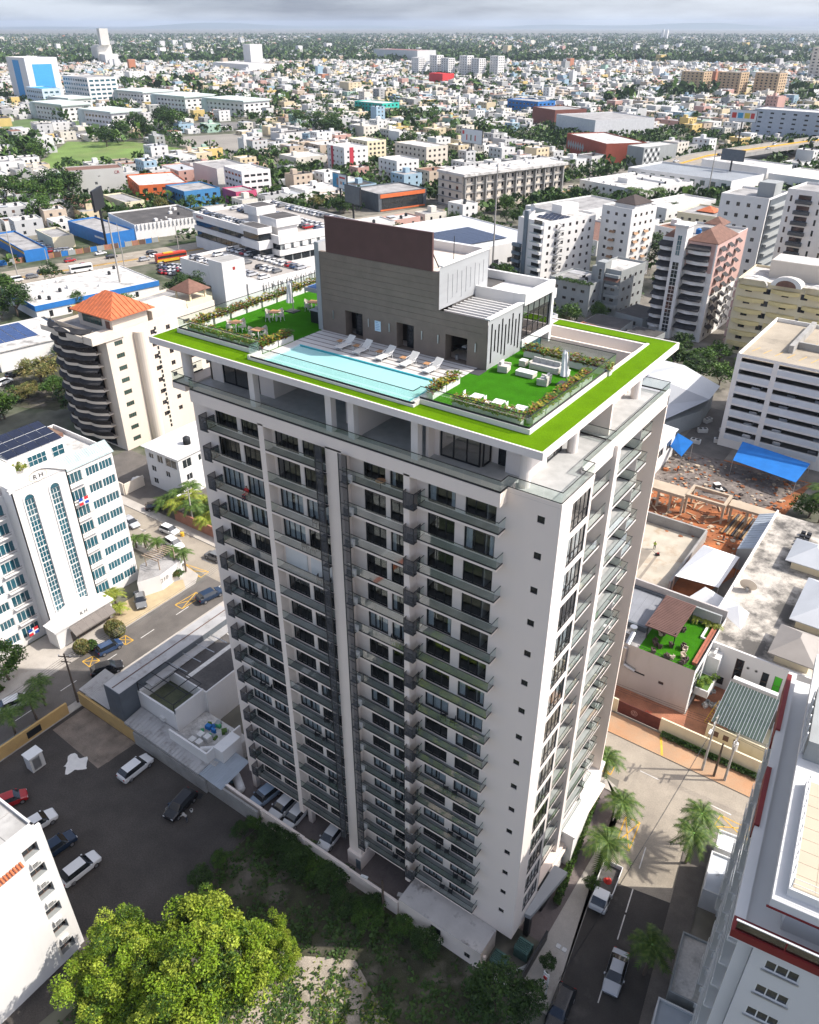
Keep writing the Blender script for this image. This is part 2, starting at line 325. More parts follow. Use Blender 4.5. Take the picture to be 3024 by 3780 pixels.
def cagemesh(W, D, H):
 b = MB(); t = .04
 for x in (0, W - t):
  for y in (0, D - t): b.box(x, x + t, y, y + t, 0, H, BLACKM)
 for z in (0, H - t):
  b.box(t, W - t, 0, t, z, z + t, BLACKM); b.box(0, t, t, D - t, z, z + t, BLACKM); b.box(W - t, W, t, D - t, z, z + t, BLACKM)
 b.quad((0.02, .02, .04), (W - .02, .02, .04), (W - .02, .02, H - .04), (.02, .02, H - .04), MESHC); b.quad((.02, D, .04), (.02, .02, .04), (.02, .02, H - .04), (.02, D, H - .04), MESHC); b.quad((W - .02, .02, .04), (W - .02, D, .04), (W - .02, D, H - .04), (W - .02, .02, H - .04), MESHC)
 b.box(t, W - t, t, D, 0.01, .03, BLACKM)
 return b.mesh('equipment_cage')
ACW = M('ac_casing', (.62, .61, .58), .5, .06, 2)
def acmesh():
 b = MB(); b.box(-.42, .42, -.16, .16, .03, .62, ACW); b.box(-.36, -.3, -.12, .12, 0, .03, BLACKM); b.box(.3, .36, -.12, .12, 0, .03, BLACKM); b.box(-.36, .14, -.172, -.16, .07, .58, BLACKM)
 for k in range(5): b.box(-.35, .13, -.18, -.172, .12 + k * .09, .14 + k * .09, ACW)
 b.box(.18, .4, -.17, -.16, .1, .3, STEEL); return b.mesh('air_conditioner')
ACM = acmesh()
def acunit(loc, rz, label, group=None): return tag(ob('air_conditioner', ACM, None, loc, rz), label, 'air conditioner', group)
COLN = ['leftmost balcony column', 'second balcony column', 'third balcony column', 'right front balcony column']
for i, z in enumerate(ZF):
 balcony(T, -33.85, 6.44, 1.0, z, 0, (0, -1.0), True, True)
 balcony(T, -26.79, 6.7, .98, z, 0, (0, -.99), False, False)
 balcony(T, -18.34, 5.98, .98, z, 0, (0, -.99), False, False)
 balcony(T, -11.1, 7.0, 1.0, z, 0, (0, -1.0), True, True)
 ob('equipment_cage', cmesh('cage1', lambda: cagemesh(1.0, .96, 1.45)), T, (-34.9, -1.0, z - .35))
 ob('equipment_cage', cmesh('cage1', None), T, (-12.12, -1.42, z - .3)) if i % 1 == 0 else None
 if i not in (4, 5): acunit((-34.4, -.45, z - .31), .15, 'air conditioner in wall cage of the %s floor from the top, leftmost balcony column' % ORD[i], 'air conditioners in the left wall cages')
 if i not in (0, 6, 9, 11): acunit((-11.6, -.9, z - .26), .1, 'air conditioner in dark cage of the %s floor from the top beside right front balconies' % ORD[i], 'air conditioners in the right wall cages')
 acunit((-17.72, -1.16, z - .0), .12, 'air conditioner behind the lattice beside the central pier, %s floor from the top' % ORD[i], 'air conditioners behind the lattice')
 balcony(T, 5.32, 5.6, 1.7, z, pi / 2, (-.9, 0), False, False, tile=TILE, fm=TWL)
 balcony(T, 11.9, 5.4, 2.2, z, pi / 2, (-.75, 0), False, True, tile=TILE, fm=TWL)
 balcony(T, 17.35, 4.1, 1.6, z, pi / 2, (-1.45, 0), True, True, tile=TILE, fm=TWL)
bx('fin_wall', TWL, T, -3.4, -.62, 11.0, 11.75, 3.1, 53.2)
bx('fin_wall', TWL, T, -3.3, -1.0, 17.31, 17.34, 3.1, 53.2)
sb = []
for z in ZF:
 sb += [(5.7, 8.2, z + .05, z + 2.45), (12.4, 16.4, z + .05, z + 2.45), (17.9, 20.9, z + .05, z + 2.45)]
for z in ZF:
 for (a, c) in ((6.0, 10.2), (12.4, 16.6), (17.9, 20.9)):
  win(T, a, c, z + .03, z + 2.4, 3, 1, BLACKM, DGL, y=0, rz=pi / 2, off=(-3.18, 0), fw=.08, name='balcony_door')
for (a, c) in ((-26.5, -23.85), (-23.4, -20.9)): bx('roller_blind', WHITE, T, a, c, -.06, -.02, ZF[4] + .1, ZF[4] + 2.5)
def lattice(x0, x1, y):
 b = MB(); z0, z1 = 4.2, 52.6
 for x in (x0, x1 - .07): b.box(x, x + .07, y - .05, y, z0, z1, BLACKM)
 z = z0
 while z < z1: b.box(x0, x1, y - .045, y - .005, z, z + .06, BLACKM); z += 1.515
 b.quad((x0, y - .02, z0), (x1, y - .02, z0), (x1, y - .02, z1), (x0, y - .02, z1), MESHC)
 for z in ZF: b.box(x0 + .05, x1 - .05, y - .0, y + .45, z - .1, z - .05, BLACKM)
 return b
lattice(-20.75, -19.9, -1.45).build('lattice_screen', T); lattice(-18.3, -17.4, -1.45).build('lattice_screen', T)
for (x, y) in ((-36.4, .1), (-27.35, .2), (-12.1, .2), (-36.4, 8), (-27.35, 8), (-19.4, 8), (-12.1, 8), (-5, 8)): bx('column', TW, T, x, x + .6, y, y + .6, .02, 3.1)
bx('stair_block', TW, T, -20.1, -18.2, -1.3, 1.2, .02, 2.2); bx('ceiling_slab', TW, T, WL, -.02, .02, YB, 2.75, 3.095)
bx('stair_block', TW, T, -11.8, -.5, 3.0, YB, .02, 2.74)
bx('electric_panel', M('panel_blue_grey', (.14, .17, .19), .5), T, -18.9, -18.25, -1.34, -1.302, .1, 1.6)
ZR = 57.6; ZT = 53.3
ph = MB()
ph.box(-35.2, -31.0, 2.6, 3.0, ZT, 56.9, TW)
wp = [(-33.4, -29.2)]
def phwall(x0, x1, y, mat=TW): ph.box(x0, x1, y, y + .2, ZT, 56.9, mat)
ph = MB()
ph.box(-36.2, -34.6, 2.2, 2.4, ZT, 56.9, TW); ph.box(-30.0, -28.6, 2.2, 2.4, ZT, 56.9, TW); ph.box(-34.6, -30.0, 2.2, 2.4, 56.1, 56.9, TW)
ph.box(-28.6, -28.35, 2.2, 6.2, ZT, 56.9, TW); ph.box(-28.35, -20.2, 6.0, 6.2, ZT, 56.9, TW); ph.box(-20.2, -19.9, 2.0, 6.2, ZT, 56.9, TW); ph.box(-18.1, -17.8, .6, 6.2, ZT, 56.9, TW)
ph.box(-17.8, -11.6, 6.4, 6.6, ZT, 56.9, TW); ph.box(-11.6, -11.35, .8, 6.6, ZT, 56.9, TW)
ph.box(-10.9, -7.4, 1.6, 1.8, 55.5, 56.9, TW); ph.box(-7.4, -7.2, 1.6, 3.2, 55.5, 56.9, TW); ph.box(-7.2, -3.9, 3.0, 3.2, ZT, 56.9, TW); ph.box(-11.35, -10.9, 1.6, 1.8, ZT, 56.9, TW)
ph.box(-5.6, -3.9, 2.2, 2.4, ZT, 56.9, TWL); ph.box(-3.95, -3.7, 2.2, 5.0, ZT, 55.0, TWL); ph.box(-4.2, -4.0, 12, 21.5, ZT, 56.9, TW); ph.box(-4.2, -1.9, 12.0, 12.25, ZT, 56.9, TW)
ph.box(-36.2, -36.0, 2.2, 21, ZT, 56.9, TW); ph.box(-36, -4, 21, 21.2, ZT, 56.9, TW)
ph.build('penthouse_wall', T)
for x in (-28.75, -20.4, -18.15, -12.2): bx('pillar', TWL, T, x, x + .6, -.25, .35, 53.45, 57.0)
for (x, y, r) in ((-3.5, 1.2, .42), (-37.3, .6, .45), (-3.1, 8.0, .4), (-3.1, 20.5, .4)): MB().cyl((x, y), r, 53.2, 57.0, TWL, 20).build('round_column', T, smooth=False)
win(T, -34.6, -30.0, ZT + .03, 56.1, 3, 1, BLACKM, PANE, y=2.3, fw=.1, name='sliding_door'); win(T, -10.85, -7.42, ZT + .03, 55.5, 3, 1, BLACKM, PANE, y=1.7, fw=.1, name='sliding_door')
win(T, -6.6, -5.2, ZT + .03, 55.7, 2, 1, BLACKM, DGL, y=2.95, fw=.1, name='sliding_door'); win(T, -24.2, -22.0, ZT + .03, 55.7, 2, 1, BLACKM, DGL, y=5.94, fw=.1, name='sliding_door')
win(T, 1.9, 3.0, ZT + .03, 55.5, 1, 1, BLACKM, PANE, y=0, fw=.1, rz=pi / 2, off=(-7.3, 0), name='sliding_door')
win(T, 5.2, 7.6, ZT + .03, 56.7, 2, 1, BLACKM, PANE, y=0, fw=.1, rz=pi / 2, off=(-3.8, 0), name='sliding_door'); win(T, 9.2, 11.8, ZT + .6, 56.7, 2, 1, BLACKM, PANE, y=0, fw=.1, rz=pi / 2, off=(-3.9, 0), name='sliding_door')
def balustrade(parent, pts, z, h=.95, seg=1.5, gl=BGLASS, posts=None):
 b = MB(); o = None
 for (p, q) in zip(pts, pts[1:]):
  b.bar((p[0], p[1], z + .06), (q[0], q[1], z + .06), .07, .12, BLACKM); b.bar((p[0], p[1], z + h), (q[0], q[1], z + h), .05, .045, BLACKM)
 o = b.build('balustrade_rail', parent)
 for (p, q) in zip(pts, pts[1:]):
  dx, dy = q[0] - p[0], q[1] - p[1]; l = hypot(dx, dy); n = max(1, round(l / seg)); a = atan2(dy, dx)
  for k in range(n):
   L_ = l / n - .02; t = (k + .5) / n
   me = cmesh(('bg', round(L_, 2), h, gl.name), lambda: MB().box(-L_ / 2, L_ / 2, -.008, .008, .12, h - .02, gl).mesh('glass_panel'))
   ob('glass_panel', me, o, (p[0] + dx * t, p[1] + dy * t, z), a)
 return o
balustrade(T, [(-38.25, 3), (-38.25, -.55), (-35.55, -.55), (-35.55, -.93), (-4.2, -.93), (-4.2, .08), (-.08, .08), (-.08, 5.22), (-.98, 5.22), (-.98, 22.9), (-4, 22.9)], 53.47)
balustrade(T, [(-3.9, 11.2), (-1.0, 11.2)], 53.35)
RX0, RX1, RY0, RY1 = -39.6, -1.15, -1.3, 24.0
rs = MB(); HX0, HX1, HY0, HY1 = -12.6, -3.6, 15.3, 22.2
rs.box(RX0, RX1, RY0, HY0, 57.05, 57.5, TWL); rs.box(RX0, HX0, HY0, RY1, 57.05, 57.5, TWL); rs.box(HX1, RX1, HY0, RY1, 57.05, 57.5, TWL); rs.box(HX0, HX1, HY1, RY1, 57.05, 57.5, TWL)
rs.box(HX0, HX1, HY1, HY1 + .25, 56.4, 57.05, TWL); rs.box(HX1, HX1 + .25, HY0, HY1, 56.4, 57.05, TWL)
for (a, b_, c, d) in ((RX0, RX1, RY0, RY0 + .14), (RX0, RX1, RY1 - .14, RY1), (RX0, RX0 + .14, RY0 + .14, RY1 - .14), (RX1 - .14, RX1, RY0 + .14, RY1 - .14)): rs.box(a, b_, c, d, 57.5, 57.62, TWL)
rs.box(-28.0, -11.7, .5, 1.0, 56.3, 57.05, TW); rs.box(-36, -28.8, 1.6, 1.9, 56.5, 57.05, TW)
rs.build('roof_slab', T)
def sheet(name, mat, x0, x1, y0, y1, z, z1): return bx(name, mat, T, x0, x1, y0, y1, z, z1)
sheet('turf_strip', TURF, RX0 + .15, RX1 - .15, RY0 + .15, -.22, 57.5, 57.58); sheet('turf_strip', TURF, RX0 + .15, -28.55, -.22, .95, 57.5, 57.58); sheet('turf_strip', TURF, -12.0, RX1 - .15, -.22, .62, 57.5, 57.58)
sheet('turf_strip', TURF, -3.15, RX1 - .15, .62, 23.85, 57.5, 57.58); sheet('turf_strip', TURF, RX0 + .15, -38.45, .95, 23.85, 57.5, 57.58); sheet('turf_strip', TURF, -12.4, -3.15, 22.5, 23.85, 57.5, 57.58)
cb = MB(); CH = 57.95
def cbar(x0, x1, y0, y1): cb.box(x0, x1, y0, y1, 57.5, CH, TWL)
cbar(-38.45, -28.3, .95, 1.2); cbar(-38.45, -38.2, 1.2, 23.5); cbar(-28.55, -28.3, -.22, .95); cb.box(-28.3, -12.0, -.22, .03, 57.5, 57.78, TWL); cbar(-12.25, -12.0, .03, .62); cbar(-12.25, -3.15, .62, .87); cbar(-3.4, -3.15, .87, 15.0)
cb.box(-3.4, -3.15, 15, 22.2, 57.5, 57.66, TWL); cb.build('roof_curb', T)
balustrade(T, [(-38.3, 20), (-38.3, 1.08), (-28.4, 1.08)], CH, .92); balustrade(T, [(-28.4, 1.0), (-28.4, -.1), (-12.12, -.1), (-12.12, .75)], 57.78, 1.0); balustrade(T, [(-12.12, .75), (-3.28, .75), (-3.28, 15.0), (-11.2, 15.0)], CH, .92)
sheet('lawn', LAWN, -38.2, -28.35, 1.2, 23.0, 57.5, 57.6); sheet('lawn', LAWN, -12.2, -3.4, .87, 15.2, 57.5, 57.6)
PX0, PX1, PY0, PY1 = -27.3, -12.95, .45, 4.75
PT = M('pool_tile', (.045, .36, .42), .4, .08, 1.2, fine=.08); PTL = M('pool_step', (.52, .64, .66), .4, .05, 2)
pl = MB(); pl.box(PX0, PX1, PY0, PY1, 56.5, 56.6, PT); pl.box(PX0 - .15, PX0, PY0, PY1, 56.5, 57.62, PTL); pl.box(PX1, PX1 + .15, PY0, PY1, 56.5, 57.62, PT)
pl.box(PX0 - .15, PX1 + .15, PY0 - .15, PY0, 56.5, 57.62, PT); pl.box(PX0 - .15, PX1 + .15, PY1, PY1 + .15, 56.5, 57.62, PT)
pl.box(PX0, -24.6, PY0, PY1, 56.6, 57.42, PTL); pl.build('pool', T)
for k in range(3): bx('pool_step', DECKD if k % 2 == 0 else PTL, T, -24.6 + k * .45, -24.15 + k * .45, PY0, PY1, 56.6, 57.3 - k * .2)
for k in range(3): bx('pool_step_strip', DECKD, T, -25.6 + k * .42 + .3, -25.45 + k * .42 + .3, PY0, PY1, 57.42, 57.424)
WATER = GL('pool_water', (.66, .93, .95), .01, .6, rough=.05)
n = WATER.node_tree; bn = n.nodes.new('ShaderNodeBump'); bn.inputs['Strength'].default_value = .35; bn.inputs['Distance'].default_value = .03
tn = n.nodes.new('ShaderNodeTexNoise'); tn.inputs['Scale'].default_value = 5; tn.inputs['Detail'].default_value = 3; gg = n.nodes.new('ShaderNodeNewGeometry'); n.links.new(gg.outputs['Position'], tn.inputs['Vector']); n.links.new(tn.outputs['Fac'], bn.inputs['Height'])
for q in n.nodes:
 if q.type in ('BSDF_GLOSSY', 'FRESNEL'): n.links.new(bn.outputs[0], q.inputs['Normal'])
MB().quad((PX0, PY0, 57.52), (PX1, PY0, 57.52), (PX1, PY1, 57.52), (PX0, PY1, 57.52), WATER).build('pool_water', T)
sheet('pool_edge', DECK, -28.3, PX0 - .15, .03, 4.9, 57.5, 57.63); sheet('pool_edge', DECK, PX1 + .15, -12.25, .03, 4.9, 57.5, 57.63); sheet('pool_edge', DECK, PX0 - .15, PX1 + .15, .03, PY0 - .15, 57.5, 57.64)
y = 4.9; k = 0
while y < 8.85:
 wd = .62 if k % 2 == 0 else .13
 bx('deck_strip' if k % 2 else 'deck_stone', DECKD if k % 2 else DECK, T, -28.35, -12.22, y, min(y + wd - .004, 8.9), 57.5, 57.62 if k % 2 == 0 else 57.615); y += wd; k += 1
bx('door_mat', M('door_mat', (.05, .05, .055), .9), T, -12.2, -11.3, 7.6, 8.85, 57.6, 57.62)
FY = 8.9
dh = [(2.6, 4.5, 57.62, 59.85), (8.1, 9.85, 57.62, 59.85), (12.95, 15.0, 57.62, 59.8)]
wallmesh(16.8, 61.6, dh, BROWN, .9, z0=57.5).build('house_wall', T, (-28.25, FY, 0))
MB().box(-28.25, -16.0, FY, FY + .3, 61.6, 64.5, BROWN).build('house_wall', T)
for r in range(9):
 z = 59.95 + r * .5
 bx('cladding_course', BROWN, T, -28.2, (-16.05 if z > 61.4 else -11.5), FY - .02 - .006 * (r % 2), FY - .002, z + .012, z + .488)
hb = MB()
hb.box(-28.25, -16.0, FY + .3, 16.3, 61.6, 64.2, LGREY); hb.box(-28.25, -11.46, 14.4, 20.6, 60.6, 61.4, WHITE); hb.box(-28.25, -16.0, FY + 2.2, 20.5, 57.5, 61.6, ROOMF)
hb.build('house_core', T)
bx('roof_deck', M('pale_roof', (.66, .58, .5), .8, .12, .5, dirt=.3, dcol=(.5, .36, .26), dscale=.6), T, -28.1, -16.2, FY + .4, 16.1, 64.2, 64.25)
wallmesh(7.45, 64.9, [(1.0 + k * .68, 1.26 + k * .68, 61.9 + (k % 3) * .25, 64.2 - (k % 2) * .2) for k in range(9)], LGREY, .25, z0=61.6, rev=BLACKM).build('house_wall', T, (-15.98, FY, 0), pi / 2)
for k in range(9): bx('slot_window', DGL, T, -16.2, -16.15, FY + 1.0 + k * .68, FY + 1.26 + k * .68, 61.9 + (k % 3) * .25, 64.2 - (k % 2) * .2)
wallmesh(5.5, 61.62, [(.45 + k * .55, .67 + k * .55, 58.0 + (k * 7 % 4) * .28, 61.2 - (k * 5 % 3) * .3) for k in range(9)], LGREY, .25, z0=57.5, rev=BLACKM).build('house_wall', T, (-11.4, FY, 0), pi / 2)
for k in range(9): bx('slot_window', DGL, T, -11.62, -11.58, FY + .45 + k * .55, FY + .67 + k * .55, 58.0 + (k * 7 % 4) * .28, 61.2 - (k * 5 % 3) * .3)
bx('parapet_cap', WHITE, T, -16.3, -15.9, FY + .3, 16.4, 64.9, 65.0); bx('parapet_cap', WHITE, T, -11.75, -11.3, FY, 14.4, 61.62, 61.7); bx('parapet_cap', WHITE, T, -28.2, -16.3, 16.0, 16.4, 64.2, 65.0)
bx('corner_pier', LGREY, T, -28.75, -28.26, FY - .05, 12, 57.5, 65.2)
mp_ = bx('maroon_panel', MAROON, T, -27.5, -16.7, FY + .02, FY + .22, 64.51, 67.42)
for x in (-25, -20, -17.5): MB().tube((x, FY + .25, 67.0), (x, FY + 2.2, 64.25), .05, BLACKM, 6).build('panel_brace', T)
MB().tube((-17.0, 12.5, 64.2), (-17.0, 12.5, 66.5), .03, BLACKM).build('antenna', T)
for k in range(8): bx('pergola_slat', WHITE, T, -15.9, -11.8, 9.5 + k * .6, 9.62 + k * .6, 61.3, 61.5)
bx('low_floor', WHITE, T, -15.95, -11.66, 9.3, 14.35, 60.0, 60.1)
gb = MB(); gb.box(-11.65, -11.25, 14.42, 19.75, 61.4, 62.35, WHITE); gb.box(-11.65, -11.25, 19.35, 19.75, 57.0, 61.4, WHITE); gb.box(-11.65, -11.25, 14.42, 19.35, 57.9, 58.5, WHITE); gb.box(-16.1, -11.65, 14.42, 14.62, 61.4, 62.3, WHITE); gb.box(-19.2, -11.65, 19.75 - .3, 19.75, 57, 62.3, WHITE); gb.build('glazed_box_frame', T)
win(T, 14.45, 19.35, 58.5, 61.4, 5, 3, BLACKM, GL('box_glass', (.35, .4, .4), .12, 1.2), y=0, rz=pi / 2, off=(-11.45, 0), fw=.09, name='curtain_wall')
win(T, 14.45, 18.4, 56.0, 57.9, 5, 1, BLACKM, BGL, y=0, rz=pi / 2, off=(-11.5, 0), fw=.08, name='curtain_wall')
bx('white_roof', M('white_membrane', (.78, .76, .73), .7, .05, .3, dirt=.2, dcol=(.6, .5, .42), dscale=.3), T, -19.0, -11.7, 14.65, 19.4, 61.4, 61.5)
bx('interior', ROOMW, T, -13.5, -13.3, 14.6, 19.4, 57.5, 61.3)
for (a, c) in ((-25.65, -23.75), (-20.15, -18.4)): win(T, a + .55, c, 57.62, 59.82, 2, 1, BLACKM, DGL, y=FY + .8, fw=.09, name='glass_door')
b = MB(); b.box(-15.3, -13.25, FY + 1.2, FY + 2.0, 58.3, 58.42, BLACKM); b.box(-14.6, -14.2, FY + 1.4, FY + 1.8, 58.42, 58.52, WHITE); b.build('vanity_counter', T)
MB().cyl((-14.6, FY + .7), .13, 57.62, 58.0, STEEL, 12).build('waste_bin', T)
for x in (-27.0, -23.1, -20.9, -17.6, -16.0, -12.5): bx('wall_light', STEEL, T, x, x + .09, FY - .1, FY - .025, 58.9, 59.6)
SG = M('sign_pale', (.55, .7, .78), .4, .02); sg = bx('pool_rules_sign', SG, T, -22.4, -21.78, FY - .05, FY - .025, 58.7, 59.58)
for k in range(4):
 bx('sign_line', M('sign_blue', (.05, .2, .45), .5), sg, -.22, .2 - .08 * (k % 2), -.017, -.013, .14 + k * .15, .17 + k * .15)
bx('sign_header', MATS['sign_blue'], sg, -.25, .0, -.017, -.013, .74, .8)
b = MB(); b.box(-30.6, -28.8, 9.9, 10.1, 57.6, 58.7, BLACKM); b.box(-30.6, -30.4, 10.1, 12.6, 57.6, 58.7, BLACKM); b.box(-30.7, -28.8, 9.85, 10.3, 58.7, 58.76, LGREY); b.box(-30.7, -30.3, 10.3, 12.6, 58.7, 58.76, LGREY); b.build('bar_counter', T)
b = MB(); b.box(-31.6, -28.8, 10.4, 14.2, 60.2, 60.55, LGREY); b.build('bar_canopy', T)
for k in range(9): bx('canopy_sheet', M('blue_roof_sheet', (.03, .13, .36), .4, .1), T, -31.4 + k * .29, -31.15 + k * .29, 10.6, 14.0, 60.55, 60.59)
b = MB(); b.prism([(-3.2, 12.6), (.55, 12.6), (-1.0, 24.2), (-3.2, 24.2)], 0, 5.0, WHITE); b.prism([(-3.3, 12.5), (.7, 12.5), (-.85, 24.3), (-3.3, 24.3)], 5.0, 5.3, WHITE); b.box(-3.2, -.3, 8.6, 12.4, 0, 3.2, WHITE); b.build('podium', T)
b = MB(); b.prism([(.05, 2.5), (.7, 2.6), (1.6, 9.2), (.05, 9.2)], 3.4, 4.0, LGREY); b.box(.05, .6, 2.7, 3.3, 0, 3.4, BLACKM); b.box(-3, .5, 6, 8.5, 0, 3.4, BLACKM); b.build('entrance_canopy', T)
ANX = M('annex_roof', (.52, .49, .46), .9, .1, .6, dirt=.85, dcol=(.16, .14, .13), dscale=.55, lo=.55, hi=.68, bump=.1)
b = MB(); b.box(-11.7, -1.7, -3.1, -.02, 0, 2.85, TW); b.box(-11.7, -1.7, -3.1, -.02, 2.85, 2.9, ANX); b.build('annex', T)
for (a, c, z0, z1) in ((-7.6, -6.4, 1.5, 2.3), (-3.5, -2.9, 1.0, 1.5)): win(T, a, c, z0, z1, 2, 1, BLACKM, DGL, y=-3.13, fw=.06, name='annex_window')
# ================================================================ ground, roads, lots
OCC = []     # taken ground: (cx, cy, half w, half d, rot)
def occ(x0, y0, W, D, rot=0, m=2):
 c, s = cos(rot), sin(rot); cx = x0 + W / 2 * c - D / 2 * s; cy = y0 + W / 2 * s + D / 2 * c; OCC.append((cx, cy, W / 2 + m, D / 2 + m, rot))
def taken(x, y, r=0):
 for (cx, cy, hw, hd, rot) in OCC:
  dx, dy = x - cx, y - cy
  if abs(dx) > 400 or abs(dy) > 400: continue
  c, s = cos(-rot), sin(-rot); u, v = dx * c - dy * s, dx * s + dy * c
  if abs(u) < hw + r and abs(v) < hd + r: return True
 return False
def gmat():
 m = bpy.data.materials.new('city_ground'); m.use_nodes = True; n = m.node_tree; b = n.nodes['Principled BSDF']; b.inputs['Roughness'].default_value = .95; b.inputs['Specular IOR Level'].default_value = .1
 g = n.nodes.new('ShaderNodeNewGeometry'); L = n.links.new
 t1 = n.nodes.new('ShaderNodeTexNoise'); t1.inputs['Scale'].default_value = .0035; t1.inputs['Detail'].default_value = 8; t1.inputs['Roughness'].default_value = .62
 t2 = n.nodes.new('ShaderNodeTexNoise'); t2.inputs['Scale'].default_value = .04; t2.inputs['Detail'].default_value = 8
 t3 = n.nodes.new('ShaderNodeTexNoise'); t3.inputs['Scale'].default_value = .25; t3.inputs['Detail'].default_value = 6
 for t in (t1, t2, t3): L(g.outputs['Position'], t.inputs['Vector'])
 r1 = n.nodes.new('ShaderNodeValToRGB'); e = r1.color_ramp.elements; e[0].position = .46; e[0].color = (.2, .185, .16, 1); e[1].position = .55; e[1].color = (.035, .06, .025, 1)
 r2 = n.nodes.new('ShaderNodeValToRGB'); e = r2.color_ramp.elements; e[0].position = .4; e[0].color = (.05, .065, .028, 1); e[1].position = .5; e[1].color = (.23, .205, .175, 1)
 L(t1.outputs['Fac'], r1.inputs['Fac']); L(t2.outputs['Fac'], r2.inputs['Fac'])
 mi = n.nodes.new('ShaderNodeMixRGB'); mi.inputs['Fac'].default_value = .5; L(r1.outputs[0], mi.inputs['Color1']); L(r2.outputs[0], mi.inputs['Color2'])
 mr = n.nodes.new('ShaderNodeMapRange'); mr.inputs['From Min'].default_value = .3; mr.inputs['From Max'].default_value = .7; mr.inputs['To Min'].default_value = .7; mr.inputs['To Max'].default_value = 1.25; L(t3.outputs['Fac'], mr.inputs['Value'])
 v = n.nodes.new('ShaderNodeVectorMath'); v.operation = 'SCALE'; L(mi.outputs[0], v.inputs[0]); L(mr.outputs[0], v.inputs['Scale']); L(v.outputs[0], b.inputs['Base Color'])
 return m
tag(MB().quad((-60000, -20000, -.02), (40000, -20000, -.02), (40000, 60000, -.02), (-60000, 60000, -.02), gmat()).build('ground'), kind='structure')
ASPH = M('asphalt', (.125, .112, .10), .85, .16, .35, bump=.2, bscale=25, dirt=.5, dcol=(.05, .047, .045), dscale=.22, lo=.5, hi=.72, fine=.14)
ASPHL = M('asphalt_pale', (.31, .27, .215), .85, .14, .3, bump=.2, bscale=25, dirt=.45, dcol=(.15, .13, .11), dscale=.18, lo=.48, hi=.7, fine=.12)
ASPHD = M('lot_asphalt', (.066, .058, .051), .9, .18, .3, bump=.35, bscale=14, dirt=.6, dcol=(.036, .031, .028), dscale=.13, lo=.45, hi=.65, fine=.28)
WALK = M('pale_pavement', (.42, .385, .34), .85, .1, .5, bump=.1, dirt=.4, dcol=(.22, .19, .16), dscale=.3, fine=.08)
WALKR = M('soil_stained_pavement', (.40, .27, .17), .9, .2, .4, bump=.15, dirt=.6, dcol=(.34, .15, .06), dscale=.2, lo=.42, hi=.62, fine=.12)
KERB = M('kerb_concrete', (.33, .31, .28), .9, .15, .8, fine=.1); LINEW = M('white_line', (.6, .58, .54), .8, .2, 2); LINEY = M('yellow_line', (.62, .36, .05), .8, .2, 2); KERBY = M('yellow_kerb', (.6, .36, .04), .8, .2, 1)
SOIL = M('red_soil', (.34, .115, .04), .95, .3, .35, bump=.6, bscale=2.5, dirt=.7, dcol=(.10, .055, .035), dscale=.12, lo=.46, hi=.62, fine=.25)
RUB = M('rubble', (.2, .17, .15), .95, .4, 1.2, bump=.9, bscale=3.5, dirt=.7, dcol=(.075, .06, .05), dscale=.35, lo=.42, hi=.6, fine=.45)
SCRUB = M('scrub_ground', (.05, .05, .028), .95, .4, .5, bump=.6, bscale=5, dirt=.85, dcol=(.15, .13, .108), dscale=.13, lo=.5, hi=.6, fine=.4)
GRASS = M('grass_field', (.13, .2, .045), .95, .25, .05, bump=.3, dirt=.6, dcol=(.2, .19, .08), dscale=.03, fine=.2)
GARD = M('garden_grass', (.07, .13, .025), .95, .3, .6, bump=.4, fine=.3)
def sheet_(name, pts, z, mat, kind='structure'): return tag(MB().poly([(p[0], p[1], z) for p in pts], mat).build(name), kind=kind)
def rsheet(name, x0, x1, y0, y1, z, mat): return sheet_(name, [(x0, y0), (x1, y0), (x1, y1), (x0, y1)], z, mat)
def ax(y, o): return o - .135 * y
rsheet('street_behind_tower', -262, 120, 27.2, 34.0, .012, ASPHL)
sheet_('street_beside_tower', [(ax(-70, 5.6), -70), (ax(-70, 13.4), -70), (ax(15, 13.4), 15), (ax(13.5, 5.6), 13.5)], .008, M('shade_toned_asphalt', (.05, .044, .039), .85, .2, .35, bump=.2, bscale=25, dirt=.6, dcol=(.12, .108, .095), dscale=.2, lo=.56, hi=.68, fine=.16)); sheet_('street_beside_tower', [(ax(13.5, 5.6), 13.5), (ax(15, 13.4), 15), (ax(27.2, 13.4), 27.2), (ax(27.2, 5.6) - 1.5, 27.2)], .008, ASPHL)  # near stretch: darker asphalt, with the building's shadow deepened in its colour
sheet_('street_patch', [(-6, 27.6), (15, 27.6), (15, 31), (-6, 30)], .016, ASPHL)
rsheet('street_left', -74.5, -67.0, -70, 27.2, .008, ASPH)
def walk(name, pts, mat=WALK, h=.13): return tag(MB().prism(pts, -.01, h, KERB, mat).build(name), kind='structure')
walk('pavement', [(2.2, -3), (ax(-3, 5.6), -3), (ax(8.5, 5.6), 8.5), (ax(18, 5.6) - .2, 18), (ax(23.5, 5.6) - .9, 23.5), (1.2, 25.8), (-1, 26.6), (-8, 26.7), (-8, 25), (.2, 25), (2.2, 24)])
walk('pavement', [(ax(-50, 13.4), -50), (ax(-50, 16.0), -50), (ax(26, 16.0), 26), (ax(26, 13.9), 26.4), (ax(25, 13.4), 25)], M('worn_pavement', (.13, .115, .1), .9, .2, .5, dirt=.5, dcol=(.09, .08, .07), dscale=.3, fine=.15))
walk('pavement', [(-60, 34), (60, 34), (60, 37.6), (-60, 37.6)], WALKR); walk('pavement', [(-80, -60), (-74.5, -60), (-74.5, 24.5), (-76, 26.5), (-80, 27)], WALK); walk('pavement', [(-67, -60), (-65.6, -60), (-65.6, 26), (-67, 26)], WALK)
